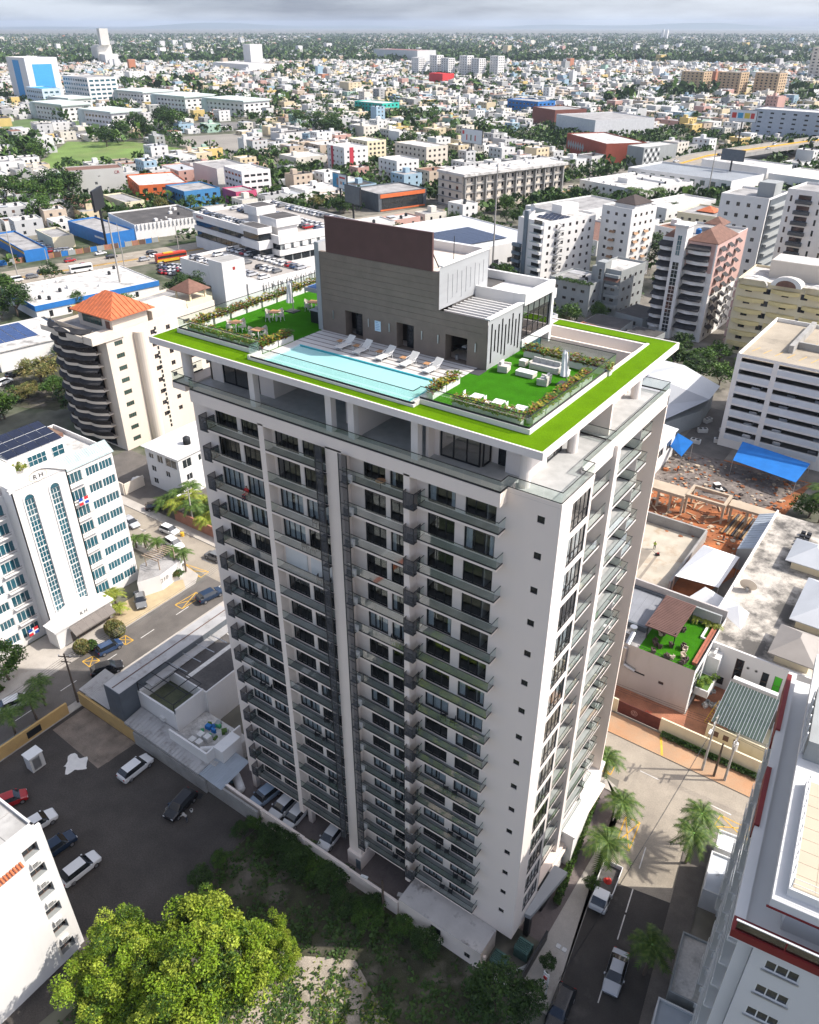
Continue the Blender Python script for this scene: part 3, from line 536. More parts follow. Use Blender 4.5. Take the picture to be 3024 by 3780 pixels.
walk('pavement', [(-260, 34), (-60.5, 34), (-60.5, 36), (-260, 36)], WALK); walk('pavement', [(-258, 25.3), (-82, 25.3), (-82, 27.2), (-258, 27.2)], WALK)
rsheet('tower_yard', -40, -11.8, -2.2, 3, .015, PAVER)
rsheet('tower_yard', -40, 2.2, 3, 26, .014, PAVER)
sheet_('parking_lot', [(-66, -3.6), (-31.8, -3.4), (-31.8, -16), (-34, -40), (-66, -40)], .006, ASPHD)
sheet_('tile_patch', [(-65, -4), (-54, -4), (-54.5, -9.5), (-65, -9.0)], .011, M('worn_tiles', (.21, .17, .135), .85, .25, .6, dirt=.6, dcol=(.08, .07, .06), dscale=.4, fine=.2))
for k in range(13):
 for j in range(6):
  if R.random() < .8: bx('tile', MATS['worn_tiles'], bpy.data.objects['tile_patch'], -64.9 + k * .82, -64.12 + k * .82, -9.0 + j * .82, -8.22 + j * .82, .012, .02 + .006 * R.random())
rsheet('overgrown_lot', -31.7, 2.6, -60, -2.6, .005, SCRUB)
cl = MATS['concrete']
sheet_('cracked_slab', [(-24, -26), (-12, -24), (-4.5, -13), (-12.5, -9.5), (-19, -13.4)], .012, M('cracked_slab', (.36, .31, .25), .9, .25, .35, bump=.4, bscale=4, dirt=.8, dcol=(.12, .11, .07), dscale=.28, lo=.48, hi=.6, fine=.25))
MBp = MB(); pts = [(-57.5 + 1.9 * cos(a) * (.8 + .3 * sin(3 * a)), -8.6 + 1.7 * sin(a) * (.8 + .25 * cos(5 * a))) for a in [k * pi / 14 for k in range(28)]]
tag(MBp.poly([(p[0] , p[1] - 2.2, .03) for p in pts], M('white_spill', (.7, .68, .64), .9, .08, 1.5, fine=.08)).build('plaster_spill'), 'white plaster spill on the dark parking lot beside worn tiles', 'spill')
def line(p, q, w=.12, mat=LINEW, z=.02, parent=None, name='road_marking'):
 return tag(MB().bar((p[0], p[1], z), (q[0], q[1], z), w, .006, mat).build(name), kind='structure')
for y in (-22, -14, -7, .9, 7.9, 11.2, 17): line((ax(y, 9.4), y), (ax(y + 3.0, 9.4), y + 3.0))
for x in list(range(-250, 60, 9)): line((x, 30.2), (x + 2.4, 30.2), z=.024)
for y in range(-60, 26, 7): line((-70.6, y), (-70.6, y + 2.6))
def hatch(pts, d=((0, 2), (1, 3))):
 b = MB()
 for k in range(4): p, q = pts[k], pts[(k + 1) % 4]; b.bar((p[0], p[1], .028), (q[0], q[1], .028), .13, .006, LINEY)
 for (i, j) in d: b.bar((pts[i][0], pts[i][1], .036), (pts[j][0], pts[j][1], .036), .13, .006, LINEY)
 tag(b.build('yellow_box_marking'), kind='structure')
hatch([(3.2, 22.6), (4.9, 22.8), (5.3, 18.4), (3.7, 18.6)], ((0, 2), (1, 3))); hatch([(-4.4, 29.2), (-.9, 29.2), (-.8, 27.4), (-3.6, 27.5)]); hatch([(12.2, 27.4), (15.8, 27.6), (15.7, 29.4), (12.4, 29.4)])
hatch([U(10, 1180, 660)[:2], U(10, 1330, 710)[:2], U(10, 1280, 745)[:2], U(10, 1170, 700)[:2]]); hatch([U(10, 1250, 840)[:2], U(10, 1280, 870)[:2], U(10, 1160, 945)[:2], U(10, 1115, 920)[:2]])
hatch([U(10, 800, 1115)[:2], U(10, 850, 1145)[:2], U(10, 800, 1175)[:2], U(10, 755, 1140)[:2]]); hatch([U(10, 595, 1245)[:2], U(10, 635, 1275)[:2], U(10, 570, 1315)[:2], U(10, 525, 1280)[:2]])
for (x0, x1) in ((-6.5, -5.2), (2.2, 3.4)): line((x0, 37), (x1, 34.1), .3, KERBY, .135)
b = MB()
for q in ((-19, -13.4, -17.6, -14.5), (-11.8, -17.6, -8.4, -15.9), (-7.8, -15.6, -4.6, -14.2)): b.bar((q[0], q[1], .02), (q[2], q[3], .02), .14, .008, LINEY)
tag(b.build('yellow_lot_marking'), kind='structure')
def av(y, o=0): return -265 + .305 * (y - 150) + o
b = MB(); b.poly([(av(-200, -13), -200, .014), (av(-200, 11), -200, .014), (av(440, 11), 440, .014), (av(440, -13), 440, .014)], ASPHL); tag(b.build('avenue'), kind='structure'); OCC.append((av(120), 120, 15, 330, -.296))
b = MB(); b.prism([(av(-200, -.9), -200), (av(-200, .9), -200), (av(440, .9), 440), (av(440, -.9), 440)], 0, .2, KERBY, M('median_soil', (.3, .2, .1), .95, .3, .5)); tag(b.build('avenue_median'), kind='structure')
for y in range(-60, 440, 10):
 for o in (-7, 6): line((av(y, o), y), (av(y + 3, o), y + 3), .2, LINEW, .03)
fy = [(-174, 430, 0.1), (-166, 470, 3), (-150, 530, 7.5), (-118, 630, 8), (-60, 800, 8), (20, 1010, 8)]
b = MB()
for p, q in zip(fy, fy[1:]):
 b.poly([(p[0] - 12, p[1], p[2]), (p[0] + 10, p[1], p[2]), (q[0] + 10, q[1], q[2]), (q[0] - 12, q[1], q[2])], ASPHL)
 b.poly([(p[0] + 10, p[1], p[2] - 1.6), (q[0] + 10, q[1], q[2] - 1.6), (q[0] + 10, q[1], q[2] + .9), (p[0] + 10, p[1], p[2] + .9)], CONC); b.poly([(p[0] - 12, p[1], p[2] - 1.6), (q[0] - 12, q[1], q[2] - 1.6), (q[0] - 12, q[1], q[2] + .9), (p[0] - 12, p[1], p[2] + .9)], CONC)
 b.bar((p[0] - .5, p[1], p[2] + .4), (q[0] - .5, q[1], q[2] + .4), .5, .8, KERBY)
tag(b.build('flyover'), 'elevated concrete highway curving past the mall in the distance', 'flyover')
for y in (500, 560, 620, 700, 800):
 x = -158 + .33 * (y - 500); OCC.append((x, y, 16, 45, -.3))
OCC.append((-172, 440, 16, 40, -.3))
OCC.append((-100, 30, 170, 9, 0)); OCC.append((-70, 0, 8, 70, 0)); OCC.append((-20, -10, 62, 48, 0)); OCC.append((-20, 80, 60, 50, 0)); OCC.append((-90, 30, 50, 60, 0))
def fsheet(name, pix, z, mat):
 p = [U(f, x, y)[:2] for (f, x, y) in pix]; return sheet_(name, p, z, mat), p
fld, fp = fsheet('grass_field', [(12, 150, 165), (12, 330, 30), (12, 640, 30), (12, 1060, 85), (12, 760, 120), (12, 480, 150)], .01, GRASS)
fl2, fp2 = fsheet('empty_lot', [(12, 880, 50), (12, 1180, 85), (12, 1480, 40), (12, 1150, -10), (12, 900, 5)], .014, M('far_lot', (.24, .22, .19), .9, .12, .05))
fl3, fp3 = fsheet('far_car_park', [(13, 170, 600), (13, 450, 580), (13, 1080, 540), (13, 1090, 515), (13, 600, 530), (13, 170, 575)], .016, M('car_park_asphalt', (.16, .15, .14), .9, .12, .05))
fl4, fp4 = fsheet('campus_lawn', [(13, 0, 560), (13, 600, 505), (13, 1000, 500), (13, 900, 470), (13, 300, 480), (13, 0, 520)], .012, M('campus_grass', (.09, .14, .045), .95, .3, .03))
def inpoly(x, y, P):
 r = False; j = len(P) - 1
 for i in range(len(P)):
  if (P[i][1] > y) != (P[j][1] > y) and x < (P[j][0] - P[i][0]) * (y - P[i][1]) / (P[j][1] - P[i][1]) + P[i][0]: r = not r
  j = i
 return r
OPEN = [fp, fp2, fp3, fp4]; occ(-258, 138, 40, 48, -.3)
# ================================================================ generic building
ROOFW = M('stained_white_roof', (.55, .53, .5), .9, .12, .2, dirt=.8, dcol=(.13, .125, .115), dscale=.22, lo=.5, hi=.66, fine=.12)
ROOFG = M('grey_roof', (.33, .32, .31), .9, .15, .2, dirt=.7, dcol=(.12, .115, .11), dscale=.18, lo=.47, hi=.65, fine=.15)
ROOFB = M('black_roof', (.07, .065, .062), .9, .2, .2, dirt=.4, dcol=(.15, .14, .13), dscale=.2, fine=.2)
TERRA = M('terracotta', (.47, .135, .055), .85, .18, 1.2, dirt=.4, dcol=(.25, .09, .05), dscale=.5, fine=.2)
BRTILE = M('brown_tile', (.17, .09, .065), .85, .2, 1, fine=.2)
CORR = M('corrugated_sheet', (.42, .41, .4), .55, .1, .5, metal=.2, dirt=.55, dcol=(.17, .15, .13), dscale=.6)
BEIGE = M('beige_paint', (.62, .55, .46), .8, .05, .2, dirt=.2, dcol=(.4, .34, .28), dscale=.4, zs=.3); CREAM = M('cream_paint', (.68, .6, .42), .8, .06, .2, dirt=.3, dcol=(.4, .34, .25), dscale=.4, zs=.3)
GREYP = M('grey_paint', (.3, .315, .31), .8, .06, .25, dirt=.3, dcol=(.18, .18, .17), dscale=.4, zs=.3); PINKP = M('pink_paint', (.5, .33, .29), .8, .06, .3); SLATE = M('slate_panel', (.095, .11, .125), .5, .12, .6)
BROWNF = M('brown_frame', (.12, .07, .05), .6); AWN = M('black_awning', (.035, .034, .036), .8, .3, 1.2, fine=.2); YELP = M('ochre_wall', (.5, .33, .13), .85, .12, .4, dirt=.4, dcol=(.25, .18, .1), dscale=.4)
SOLARM = M('solar_cell', (.012, .016, .035), .18, .2, .5, spec=.7); REDP = M('red_paint', (.3, .03, .025), .6, .1); BLUEP = M('blue_paint', (.02, .15, .42), .6, .1); BLUET = M('blue_tarpaulin', (.012, .16, .5), .6, .1, .6); BRICK = M('brick_pattern', (.32, .15, .1), .9, .15, 1)
def building(name, label, cat, o, W, D, H, rot=0, wall=WHITE, roof=ROOFW, par=.6, front=(), right=(), left=(), frame=FRW, glass=DGL, group=None, z0=0, depth=.2, back=True, occm=2):
 e = thing(name, label, cat, (o[0], o[1], z0), rot, group)
 occ(o[0], o[1], W, D, rot, occm)
 for (spec, w_, off, rz) in ((front, W, (0, 0), 0), (right, D, (W, 0), pi / 2), ((), W, (W, D), pi), (left, D, (0, D), -pi / 2)):
  wallmesh(w_, H + par, [s[:4] for s in spec], wall, depth).build('wall', e, (off[0], off[1], 0), rz)
  for s in spec:
   nx = s[4] if len(s) > 4 else 2; nz_ = s[5] if len(s) > 5 else 1; gl = s[6] if len(s) > 6 else glass
   win(e, s[0], s[1], s[2], s[3], nx, nz_, frame, gl, y=depth * .6, fw=.07, rz=rz, off=off)
 bx('roof', roof, e, .12, W - .12, .12, D - .12, H - .3, H)
 if par > .1:
  b = MB()
  for (a, c, d, f) in ((.0, W, .003, .2), (0, W, D - .2, D - .003), (.003, .2, .2, D - .2), (W - .2, W - .003, .2, D - .2)): b.box(a + .003, c - .003, d, f, H, H + par + .02, wall)
  b.build('parapet', e)
 return e
def grid(W, H, floors, cols, ww, wh, m=1.0, base=1.0, fh=None, nx=2, nz=1, skip=0, rnd=None, gl=None):
 fh = fh or (H - .3) / floors; out = []
 for f in range(floors):
  for c in range(cols):
   if rnd and rnd.random() < skip: continue
   x = m + (W - 2 * m) * (c + .5) / cols - ww / 2; z = f * fh + base
   out.append((x, x + ww, z, min(z + wh, H - .2), nx, nz) + ((gl,) if gl else ()))
 return out
def hip(name, parent, x0, x1, y0, y1, z, h, mat, ov=.5, ridge=None, z0th=.15):
 x0 -= ov; x1 += ov; y0 -= ov; y1 += ov; W, D = x1 - x0, y1 - y0; r = min(W, D) / 2
 if ridge == 0: A = B = ((x0 + x1) / 2, (y0 + y1) / 2, z + h)
 elif W >= D: A = (x0 + r, (y0 + y1) / 2, z + h); B = (x1 - r, (y0 + y1) / 2, z + h)
 else: A = ((x0 + x1) / 2, y0 + r, z + h); B = ((x0 + x1) / 2, y1 - r, z + h)
 b = MB(); p = [(x0, y0, z), (x1, y0, z), (x1, y1, z), (x0, y1, z)]
 if W >= D: fs = [[p[0], p[1], B, A], [p[1], p[2], B], [p[2], p[3], A, B], [p[3], p[0], A]]
 else: fs = [[p[0], p[1], A], [p[1], p[2], B, A], [p[2], p[3], B], [p[3], p[0], A, B]]
 for f in fs: b.poly([q for i, q in enumerate(f) if i == 0 or q != f[i - 1]], mat)
 b.box(x0, x1, y0, y1, z - z0th, z - .002, mat); return b.build(name, parent)
def tank(parent, x, y, z, r=.6, h=1.3, mat=None):
 b = MB(); m = mat or M('tank_black', (.02, .022, .025), .5); b.cyl((x, y), r, z, z + h * .8, m, 14); b.cyl((x, y), r, z + h * .8, z + h, m, 14, r2=r * .35); return b.build('water_tank', parent)
def rooftop(e, W, D, H, rnd, n=4):
 for k in range(n):
  x, y = rnd.uniform(1.2, W - 1.8), rnd.uniform(1.2, D - 1.8); t = rnd.random()
  if t < .35: tank(e, x, y, H, .55, 1.3)
  elif t < .7: bx('roof_unit', ACW, e, x, x + .9, y, y + .7, H, H + .7)
  else: bx('roof_hatch', WHITE, e, x, x + 1.6, y, y + 1.4, H, H + 1.1)
def ribs(name, parent, x0, x1, y0, y1, za, zb, n, mat, w_=.07):   # raised ribs on a sheet roof sloping from y0 (za) to y1 (zb)
 for k in range(n + 1):
  x = x0 + (x1 - x0) * k / n
  ob(name, cmesh(('rib', round(y1 - y0, 2), round(zb - za, 2), w_, mat.name), lambda: MB().poly([(-w_, 0, .0), (0, 0, w_), (0, y1 - y0, zb - za + w_), (-w_, y1 - y0, zb - za)], mat).poly([(0, 0, w_), (w_, 0, 0), (w_, y1 - y0, zb - za), (0, y1 - y0, zb - za + w_)], mat).mesh(name)), parent, (x, y0, za + .004))
rn = random.Random(11)
F8 = [.9 + 2.95 * k for k in range(8)]
fr = []
def yb(y): return y + 14     # local x along the facade
for z in F8:
 fr += [(yb(15.0), yb(17.25), z + .5, z + 2.0, 4, 1, BGL), (yb(17.4), yb(19.7), z + .5, z + 2.0, 4, 1, BGL), (yb(11.8), yb(14.3), z + .35, z + 2.2, 4, 1, BGL), (yb(-1.2), yb(1.6), z + .35, z + 2.2, 4, 1, BGL), (yb(-6.4), yb(-4.2), z + .5, z + 2.0, 4, 1, BGL), (yb(-3.9), yb(-1.7), z + .5, z + 2.0, 4, 1, BGL), (yb(-11), yb(-8.2), z + .5, z + 2.0, 3, 2, BGL)]
RHB = building('apartment_block', 'bright white apartment block with two tall arched window strips and curved pediment', 'building', (-83.5, -14), 34, 15, 24.2, pi / 2, WHITE, ROOFW, .7, fr, grid(15, 24, 8, 3, 1.6, 1.3, nx=2), (), FRW, BGL)
b = MB()
sec = wallmesh(8.6, 26.6, [(1.5, 2.95, 2.8, 24.2), (5.5, 6.95, 2.8, 24.2)], WHITE, .25); sec.build('centre_wall', RHB, (yb(2.1), -2.5, 0))
b.box(yb(2.1), yb(2.1) + .2, -2.5, 0, 0, 26.6, WHITE); b.box(yb(10.5), yb(10.7), -2.5, 0, 0, 26.6, WHITE); b.box(yb(2.1) + .2, yb(10.5), -2.3, .3, 26.3, 26.6, WHITE); b.build('centre_side', RHB)
pp = [(yb(1.7) + 9.4 * k / 20, 26.6 + (1.9 * sin(pi * k / 20) ** 1.6)) for k in range(21)]
b = MB()
for (p, q) in zip(pp, pp[1:]):
 for (o0, o1, up) in ((-2.62, -2.3, .0), (-2.85, -2.62, .0)):
  z_ = -.45 if o0 < -2.7 else -2.2
  b.quad((p[0], o0, p[1] + z_ if o0 < -2.7 else 26.3), (q[0], o0, q[1] + z_ if o0 < -2.7 else 26.3), (q[0], o0, q[1]), (p[0], o0, p[1]), WHITE); b.quad((p[0], o0, p[1]), (q[0], o0, q[1]), (q[0], o1, q[1]), (p[0], o1, p[1]), WHITE)
  if o0 < -2.7: b.quad((p[0], o1, p[1] + z_), (q[0], o1, q[1] + z_), (q[0], o0, q[1] + z_), (p[0], o0, p[1] + z_), WHITE)
  else: b.quad((q[0], o1, 26.3), (p[0], o1, 26.3), (p[0], o1, p[1]), (q[0], o1, q[1]), WHITE)
b.build('curved_pediment', RHB)
LOGO = M('dark_lettering', (.06, .055, .05), .6)
b = MB()
for k in range(24):
 a, c = 2 * pi * k / 24, 2 * pi * (k + 1) / 24
 for (r0, r1) in ((.88, 1.0),):
  b.quad((1.45 * r0 * cos(a), 0, .8 * r0 * sin(a)), (1.45 * r1 * cos(a), 0, .8 * r1 * sin(a)), (1.45 * r1 * cos(c), 0, .8 * r1 * sin(c)), (1.45 * r0 * cos(c), 0, .8 * r0 * sin(c)), BEIGE)
b.build('emblem_ring', RHB, (yb(6.4), -2.64, 27.05))
text('lettering', 'R H', LOGO, 1.0, (yb(6.4), -2.66, 27.0), (pi / 2, 0, 0), RHB)
for q, xs in enumerate((yb(2.1) + 1.5, yb(2.1) + 5.5)):
 for k in range(8):
  z = 2.8 + k * 2.67; win(RHB, xs, xs + 1.45, z + .02, z + 2.65, 3, 3, FRW, BGL, y=-2.36, fw=.07, name='strip_window')
 b = MB()
 for k in range(12):      # arched head and raised surround
  a, c = pi * k / 12, pi * (k + 1) / 12
  b.quad((.72 * cos(a), 0, .72 * sin(a)), (.95 * cos(a), 0, .95 * sin(a)), (.95 * cos(c), 0, .95 * sin(c)), (.72 * cos(c), 0, .72 * sin(c)), WHITE); b.quad((.95 * cos(a), 0, .95 * sin(a)), (.95 * cos(a), .09, .95 * sin(a)), (.95 * cos(c), .09, .95 * sin(c)), (.95 * cos(c), 0, .95 * sin(c)), WHITE)
  b.poly([(0, .05, 0), (.72 * cos(a), .05, .72 * sin(a)), (.72 * cos(c), .05, .72 * sin(c))], BGL)
 b.box(-.95, -.73, 0, .09, -21.4, 0, WHITE); b.box(.73, .95, 0, .09, -21.4, 0, WHITE); b.build('arch_surround', RHB, (xs + .725, -2.6, 24.2))
for z in F8[1:]:
 for x in (yb(11.7), yb(-1.3)):
  bx('window_guard', FRW, RHB, x, x + 2.8, -.55, -.5, z + .25, z + .95) if 0 else MB().box(0, 2.8, -.6, -.02, 0, .1, WHITE).box(0, 2.8, -.58, -.54, .75, .8, BROWNF).box(0, 2.8, -.57, -.55, .4, .44, BROWNF).build('window_guard', RHB, (x, 0, z + .12))
b = MB(); b.box(yb(1.2), yb(11.0), -5.2, -2.5, 0, 3.6, WHITE); b.build('entrance_wall', RHB)
b = MB()
for k in range(16):
 x0_, x1_ = yb(.9) + 10.4 * k / 16, yb(.9) + 10.4 * (k + 1) / 16; za, zc = 3.6 + 1.5 * sin(pi * k / 16) ** 2, 3.6 + 1.5 * sin(pi * (k + 1) / 16) ** 2
 b.quad((x0_, -5.5, 3.3), (x1_, -5.5, 3.3), (x1_, -5.5, zc), (x0_, -5.5, za), WHITE); b.quad((x0_, -5.5, za), (x1_, -5.5, zc), (x1_, -2.5, zc), (x0_, -2.5, za), WHITE)
b.build('entrance_pediment', RHB); text('lettering', 'R H', LOGO, .8, (yb(6.1), -5.52, 4.3), (pi / 2, 0, 0), RHB)
AWG = M('taupe_awning', (.16, .14, .125), .8, .1, 1)
for k in range(6): MB().poly([(0, 0, 0), (1.18, 0, 0), (1.18, -1.5, -.9), (0, -1.5, -.9)], AWG).poly([(0, -1.5, -.9), (1.18, -1.5, -.9), (1.18, -1.5, -1.1), (0, -1.5, -1.1)], AWG).build('awning_panel', RHB, (yb(3.2) + k * 1.2, -5.52, 3.2))
win(RHB, yb(3.4), yb(10.2), .2, 2.0, 6, 1, BROWNF, DGL, y=-5.23, name='entrance_glazing')
bx('roof_house', WHITE, RHB, yb(6), yb(15.5), 4.5, 10.5, 24.2, 27.2); win(RHB, yb(9), yb(12), 24.9, 26.6, 4, 2, FRW, BGL, y=4.46); win(RHB, yb(13), yb(15), 24.9, 26.6, 2, 2, FRW, BGL, y=4.46)
for i in range(3):
 for k in range(5): MB().poly([(0, 0, 0), (1.72, 0, 0), (1.72, 1.85, .42), (0, 1.85, .42)], SOLARM).poly([(0, 0, -.06), (1.72, 0, -.06), (1.72, 0, 0), (0, 0, 0)], FRW).build('solar_panel', RHB, (yb(6.3) + k * 1.8, 4.6 + i * 1.95, 27.35 + i * .43))
bx('roof_house', WHITE, RHB, yb(1.0), yb(5.4), 1.2, 7.2, 24.2, 27.6)
for (x, y_, r) in ((yb(1.6), 2.2, 1.1), (yb(3.2), 3.4, .8), (yb(1.8), 5, 1.3)):
 b = MB(); n_ = 14
 for ring in range(3):
  r0, r1 = r * ring / 3, r * (ring + 1) / 3
  for k in range(n_):
   a, c = 2 * pi * k / n_, 2 * pi * (k + 1) / n_; f = lambda rr, t: (rr * cos(t), -.35 * (1 - (rr / r) ** 2), .9 + rr * sin(t))
   b.quad(f(r0, a), f(r1, a), f(r1, c), f(r0, c), FRW)
 b.tube((0, .05, 0), (0, .05, .9), .05, STEEL); b.build('satellite_dish', RHB, (x, y_, 27.6), .5)
b = MB(); b.box(yb(9), yb(19), 11, 14.8, 24.2, 24.9, BRTILE); b.build('wood_deck', RHB)
for k in range(14): bx('deck_board', M('deck_wood', (.2, .13, .09), .8, .2, 2), RHB, yb(9.1) + k * .7, yb(9.74) + k * .7, 11.1, 14.7, 24.9, 24.93)
b = MB(); n_ = 20
for k in range(n_):
 a, c = 2 * pi * k / n_, 2 * pi * (k + 1) / n_
 b.quad((1.5 * cos(a), .85 * sin(a), 0), (1.5 * cos(c), .85 * sin(c), 0), (1.5 * cos(c), .85 * sin(c), .7), (1.5 * cos(a), .85 * sin(a), .7), WHITE); b.quad((1.5 * cos(a), .85 * sin(a), .7), (1.5 * cos(c), .85 * sin(c), .7), (1.2 * cos(c), .6 * sin(c), .65), (1.2 * cos(a), .6 * sin(a), .65), WHITE); b.quad((1.2 * cos(a), .6 * sin(a), .65), (1.2 * cos(c), .6 * sin(c), .65), (.9 * cos(c), .4 * sin(c), .25), (.9 * cos(a), .4 * sin(a), .25), WHITE)
b.poly([(.9 * cos(2 * pi * k / n_), .4 * sin(2 * pi * k / n_), .25) for k in range(n_)], WHITE); b.build('hot_tub', RHB, (yb(12), 12.8, 24.93))
RTL = M('pale_green_tile', (.33, .4, .4), .6, .15, 1)
MB().poly([(yb(11.2), -.3, 24.4), (yb(20.2), -.3, 24.4), (yb(20.2), 1.6, 25.9), (yb(11.2), 1.6, 25.9)], RTL).poly([(yb(20.2), -.3, 24.4), (yb(20.2), 1.6, 24.4), (yb(20.2), 1.6, 25.9)], WHITE).build('tiled_edge', RHB); ribs('tile_rib', RHB, yb(11.3), yb(20.1), -.3, 1.6, 24.4, 25.9, 24, RTL, .05)
GW = thing('garden_wall', 'white garden wall carrying a pergola terrace beside the white apartment block', 'wall', (-80, 20, 0));
b = MB(); b.prism([(-2.5, 0), (1.2, -3.5), (2.6, 0), (2.0, 5.0), (-2.5, 5.2)], 0, 3.2, WHITE, ROOFG); b.build('wall', GW)
for k in range(9): MB().bar((-1.8 + .1 * k, .2 + k * .5, 5.4), (1.8 - .1 * k, .6 + k * .5, 5.4), .12, .14, M('old_wood', (.34, .26, .19), .9, .2, 2)).build('pergola_beam', GW)
for (x, y_) in ((-1.4, .5), (1.4, 1), (-1.3, 4.2), (1.2, 4.4)): MB().cyl((x, y_), .09, 3.2, 5.35, MATS['old_wood'], 8).build('pergola_post', GW)
text('lettering', '210', STEEL, 1.2, (2.62, .8, 2.0), (pi / 2, 0, 1.69), GW)
sheet_('forecourt', [(-80, 9.5), (-74.6, 9.5), (-74.6, 22.5), (-77, 24), (-80, 18)], .145, M('sand_pavement', (.42, .33, .2), .9, .15, .6, fine=.12)); sheet_('forecourt', [(-83, -8), (-74.6, -8), (-74.6, 2), (-83, 2)], .143, WALK)
rg = []
for k in range(9):
 z = 1.0 + k * 2.75; rg += [(1.9, 3.9, z + .6, z + 1.6, 4, 1, GGL)]
 if k > 0: rg += [(11.2, 12.4, z + .5, z + 1.5, 2), (15.4, 16.5, z + .5, z + 1.5, 2), (20.3, 22.2, z + .5, z + 1.4, 3), (25.2, 26.4, z + .5, z + 1.5, 2)]
BT = building('apartment_tower_beige', 'beige apartment tower with terracotta hip roof and stacked curved dark balconies', 'tower', (-141, 49.5), 16.5, 30, 26.0, 0, BEIGE, ROOFG, .5, (), rg, grid(30, 26, 8, 6, 1.3, 1.1), BROWNF, DGL)
b = MB(); n_ = 24
BT_R = [(-.6 + 14.6 * k / n_, -1.2 - 2.0 * sin(pi * k / n_) - .55 * abs(sin(3 * pi * k / n_))) for k in range(n_ + 1)]
for f in range(9):
 z = .8 + f * 2.75
 b = MB()
 b.prism([(q[0], q[1]) for q in BT_R] + [(14.0, -.02), (-.6, -.02)], -.28, 0, BEIGE)
 for p, q in zip(BT_R, BT_R[1:]): b.quad((p[0], p[1], 0), (q[0], q[1], 0), (q[0], q[1], .34), (p[0], p[1], .34), BEIGE)
 o = b.build('curved_balcony', BT, (0, 0, z + 2.2))
 b = MB()
 for p, q in zip(BT_R, BT_R[1:]): b.quad((p[0], p[1] + .04, .34), (q[0], q[1] + .04, .34), (q[0], q[1] + .04, 1.25), (p[0], p[1] + .04, 1.25), GL('dark_mesh', (.12, .12, .12), 0, .2, body=(.05, .045, .045), bf=.7))
 b.build('balcony_screen', o)
 for k in range(6):
  s = slice(k * 4, k * 4 + 5); seg = BT_R[s]; b = MB()
  for p, q in zip(seg, seg[1:]): b.quad((p[0], p[1] - .55, 1.75), (q[0], q[1] - .55, 1.75), (q[0], q[1] + .5, 2.5), (p[0], p[1] + .5, 2.5), AWN); b.quad((p[0], p[1] - .55, 1.5), (q[0], q[1] - .55, 1.5), (q[0], q[1] - .55, 1.75), (p[0], p[1] - .55, 1.75), AWN)
  b.build('balcony_awning', o)
win(BT, 1, 13, .4, 24, 6, 9, BROWNF, DGL, y=-.03, name='recessed_glazing')
hsz = [(-.9 + 14.9 * k / 24, 26.5 + .9 * max(0, sin(pi * (k / 24 * 1.35 - .2))) ** 2) for k in range(25)]
b = MB()
for p, q in zip(hsz, hsz[1:]):
 for yy in (-3.4, -3.1): b.quad((p[0], yy, 25.4), (q[0], yy, 25.4), (q[0], yy, q[1]), (p[0], yy, p[1]), BEIGE)
 b.quad((p[0], -3.4, p[1]), (q[0], -3.4, q[1]), (q[0], -3.1, q[1]), (p[0], -3.1, p[1]), BEIGE)
b.box(-.9, 14.0, -3.1, 0, 25.35, 25.6, ROOFG); b.box(13.8, 16.9, -3.4, 4.5, 25.2, 26.8, BEIGE); b.build('wavy_parapet', BT)
bx('penthouse', BEIGE, BT, 4.5, 16.0, 2.6, 11.5, 26, 29.4); win(BT, 6, 12.5, 27.0, 28.6, 5, 1, BROWNF, GGL, y=2.56); win(BT, 13.8, 15.2, 26.2, 28.4, 1, 1, BRTILE, BRTILE, y=2.56, name='door')
hip('hip_roof', BT, 4.2, 16.4, 2.4, 12, 29.4, 3.6, TERRA, .9)
for k in range(14):      # tile rolls on the front slope
 x = 3.6 + k * 1.0; MB().tube((x, 1.5, 29.45), (3.3 + 5.7 + (x - 3.3) * .25 if 0 else x, 1.5 + max(.3, min(5.6, (x - 3.3), (17.3 - x))), 29.45 + 3.6 * max(.3, min(5.6, (x - 3.3), (17.3 - x))) / 5.7), .09, TERRA, 5).build('tile_roll', BT)
for k in range(10):
 y_ = 2.1 + k * 1.08; l_ = min(5.7, y_ - 1.5, 12.9 - y_)
 if l_ > .3: MB().tube((17.3, y_, 29.45), (17.3 - l_, y_, 29.45 + 3.6 * l_ / 5.7), .09, TERRA, 5).build('tile_roll', BT)
bx('parapet_wall', BEIGE, BT, 9, 16.4, 12.5, 22, 26, 28.3); bx('gazebo_floor', CREAM, BT, 8.5, 16.4, 22.2, 29.6, 26, 27.6)
for (x, y_) in ((10.5, 24), (15.2, 24), (10.5, 28.4), (15.2, 28.4)): bx('gazebo_post', CREAM, BT, x, x + .35, y_, y_ + .35, 27.6, 29.6)
hip('gazebo_roof', BT, 10.2, 15.9, 23.6, 29.0, 29.6, 2.2, BRTILE, .5, 0)
MB().cyl((16.7, 8.3), 1.5, 0, 25.4, BEIGE, 20).build('round_stair', BT);
for k in range(22): bx('stair_slot', DGL, BT, 16.42, 16.56, 12.3, 12.75, 1.2 + k * 1.1, 1.9 + k * 1.1)
SH = building('house', 'small white three storey house with a black water tank on its cracked flat roof', 'house', (-108, 42.5), 10, 13.5, 8.6, 0, WHITE, ROOFW, .25, [(1.0, 2.4, 6.6, 7.8, 2), (3.5, 5.2, 6.3, 8.0, 2), (6, 9.3, 6.2, 8.1, 2), (1.2, 2.6, 3.7, 5.0), (5.5, 6.8, 3.7, 5.0), (1.2, 2.6, .9, 2.2)], [(1, 3.2, 6.2, 8.1), (5, 6.5, 6.4, 7.8), (9, 10.5, 6.4, 7.8), (1.5, 3, 3.4, 4.8), (6, 7.2, 3.4, 4.8), (2, 3.5, .6, 2)], (), FRW, DGL)
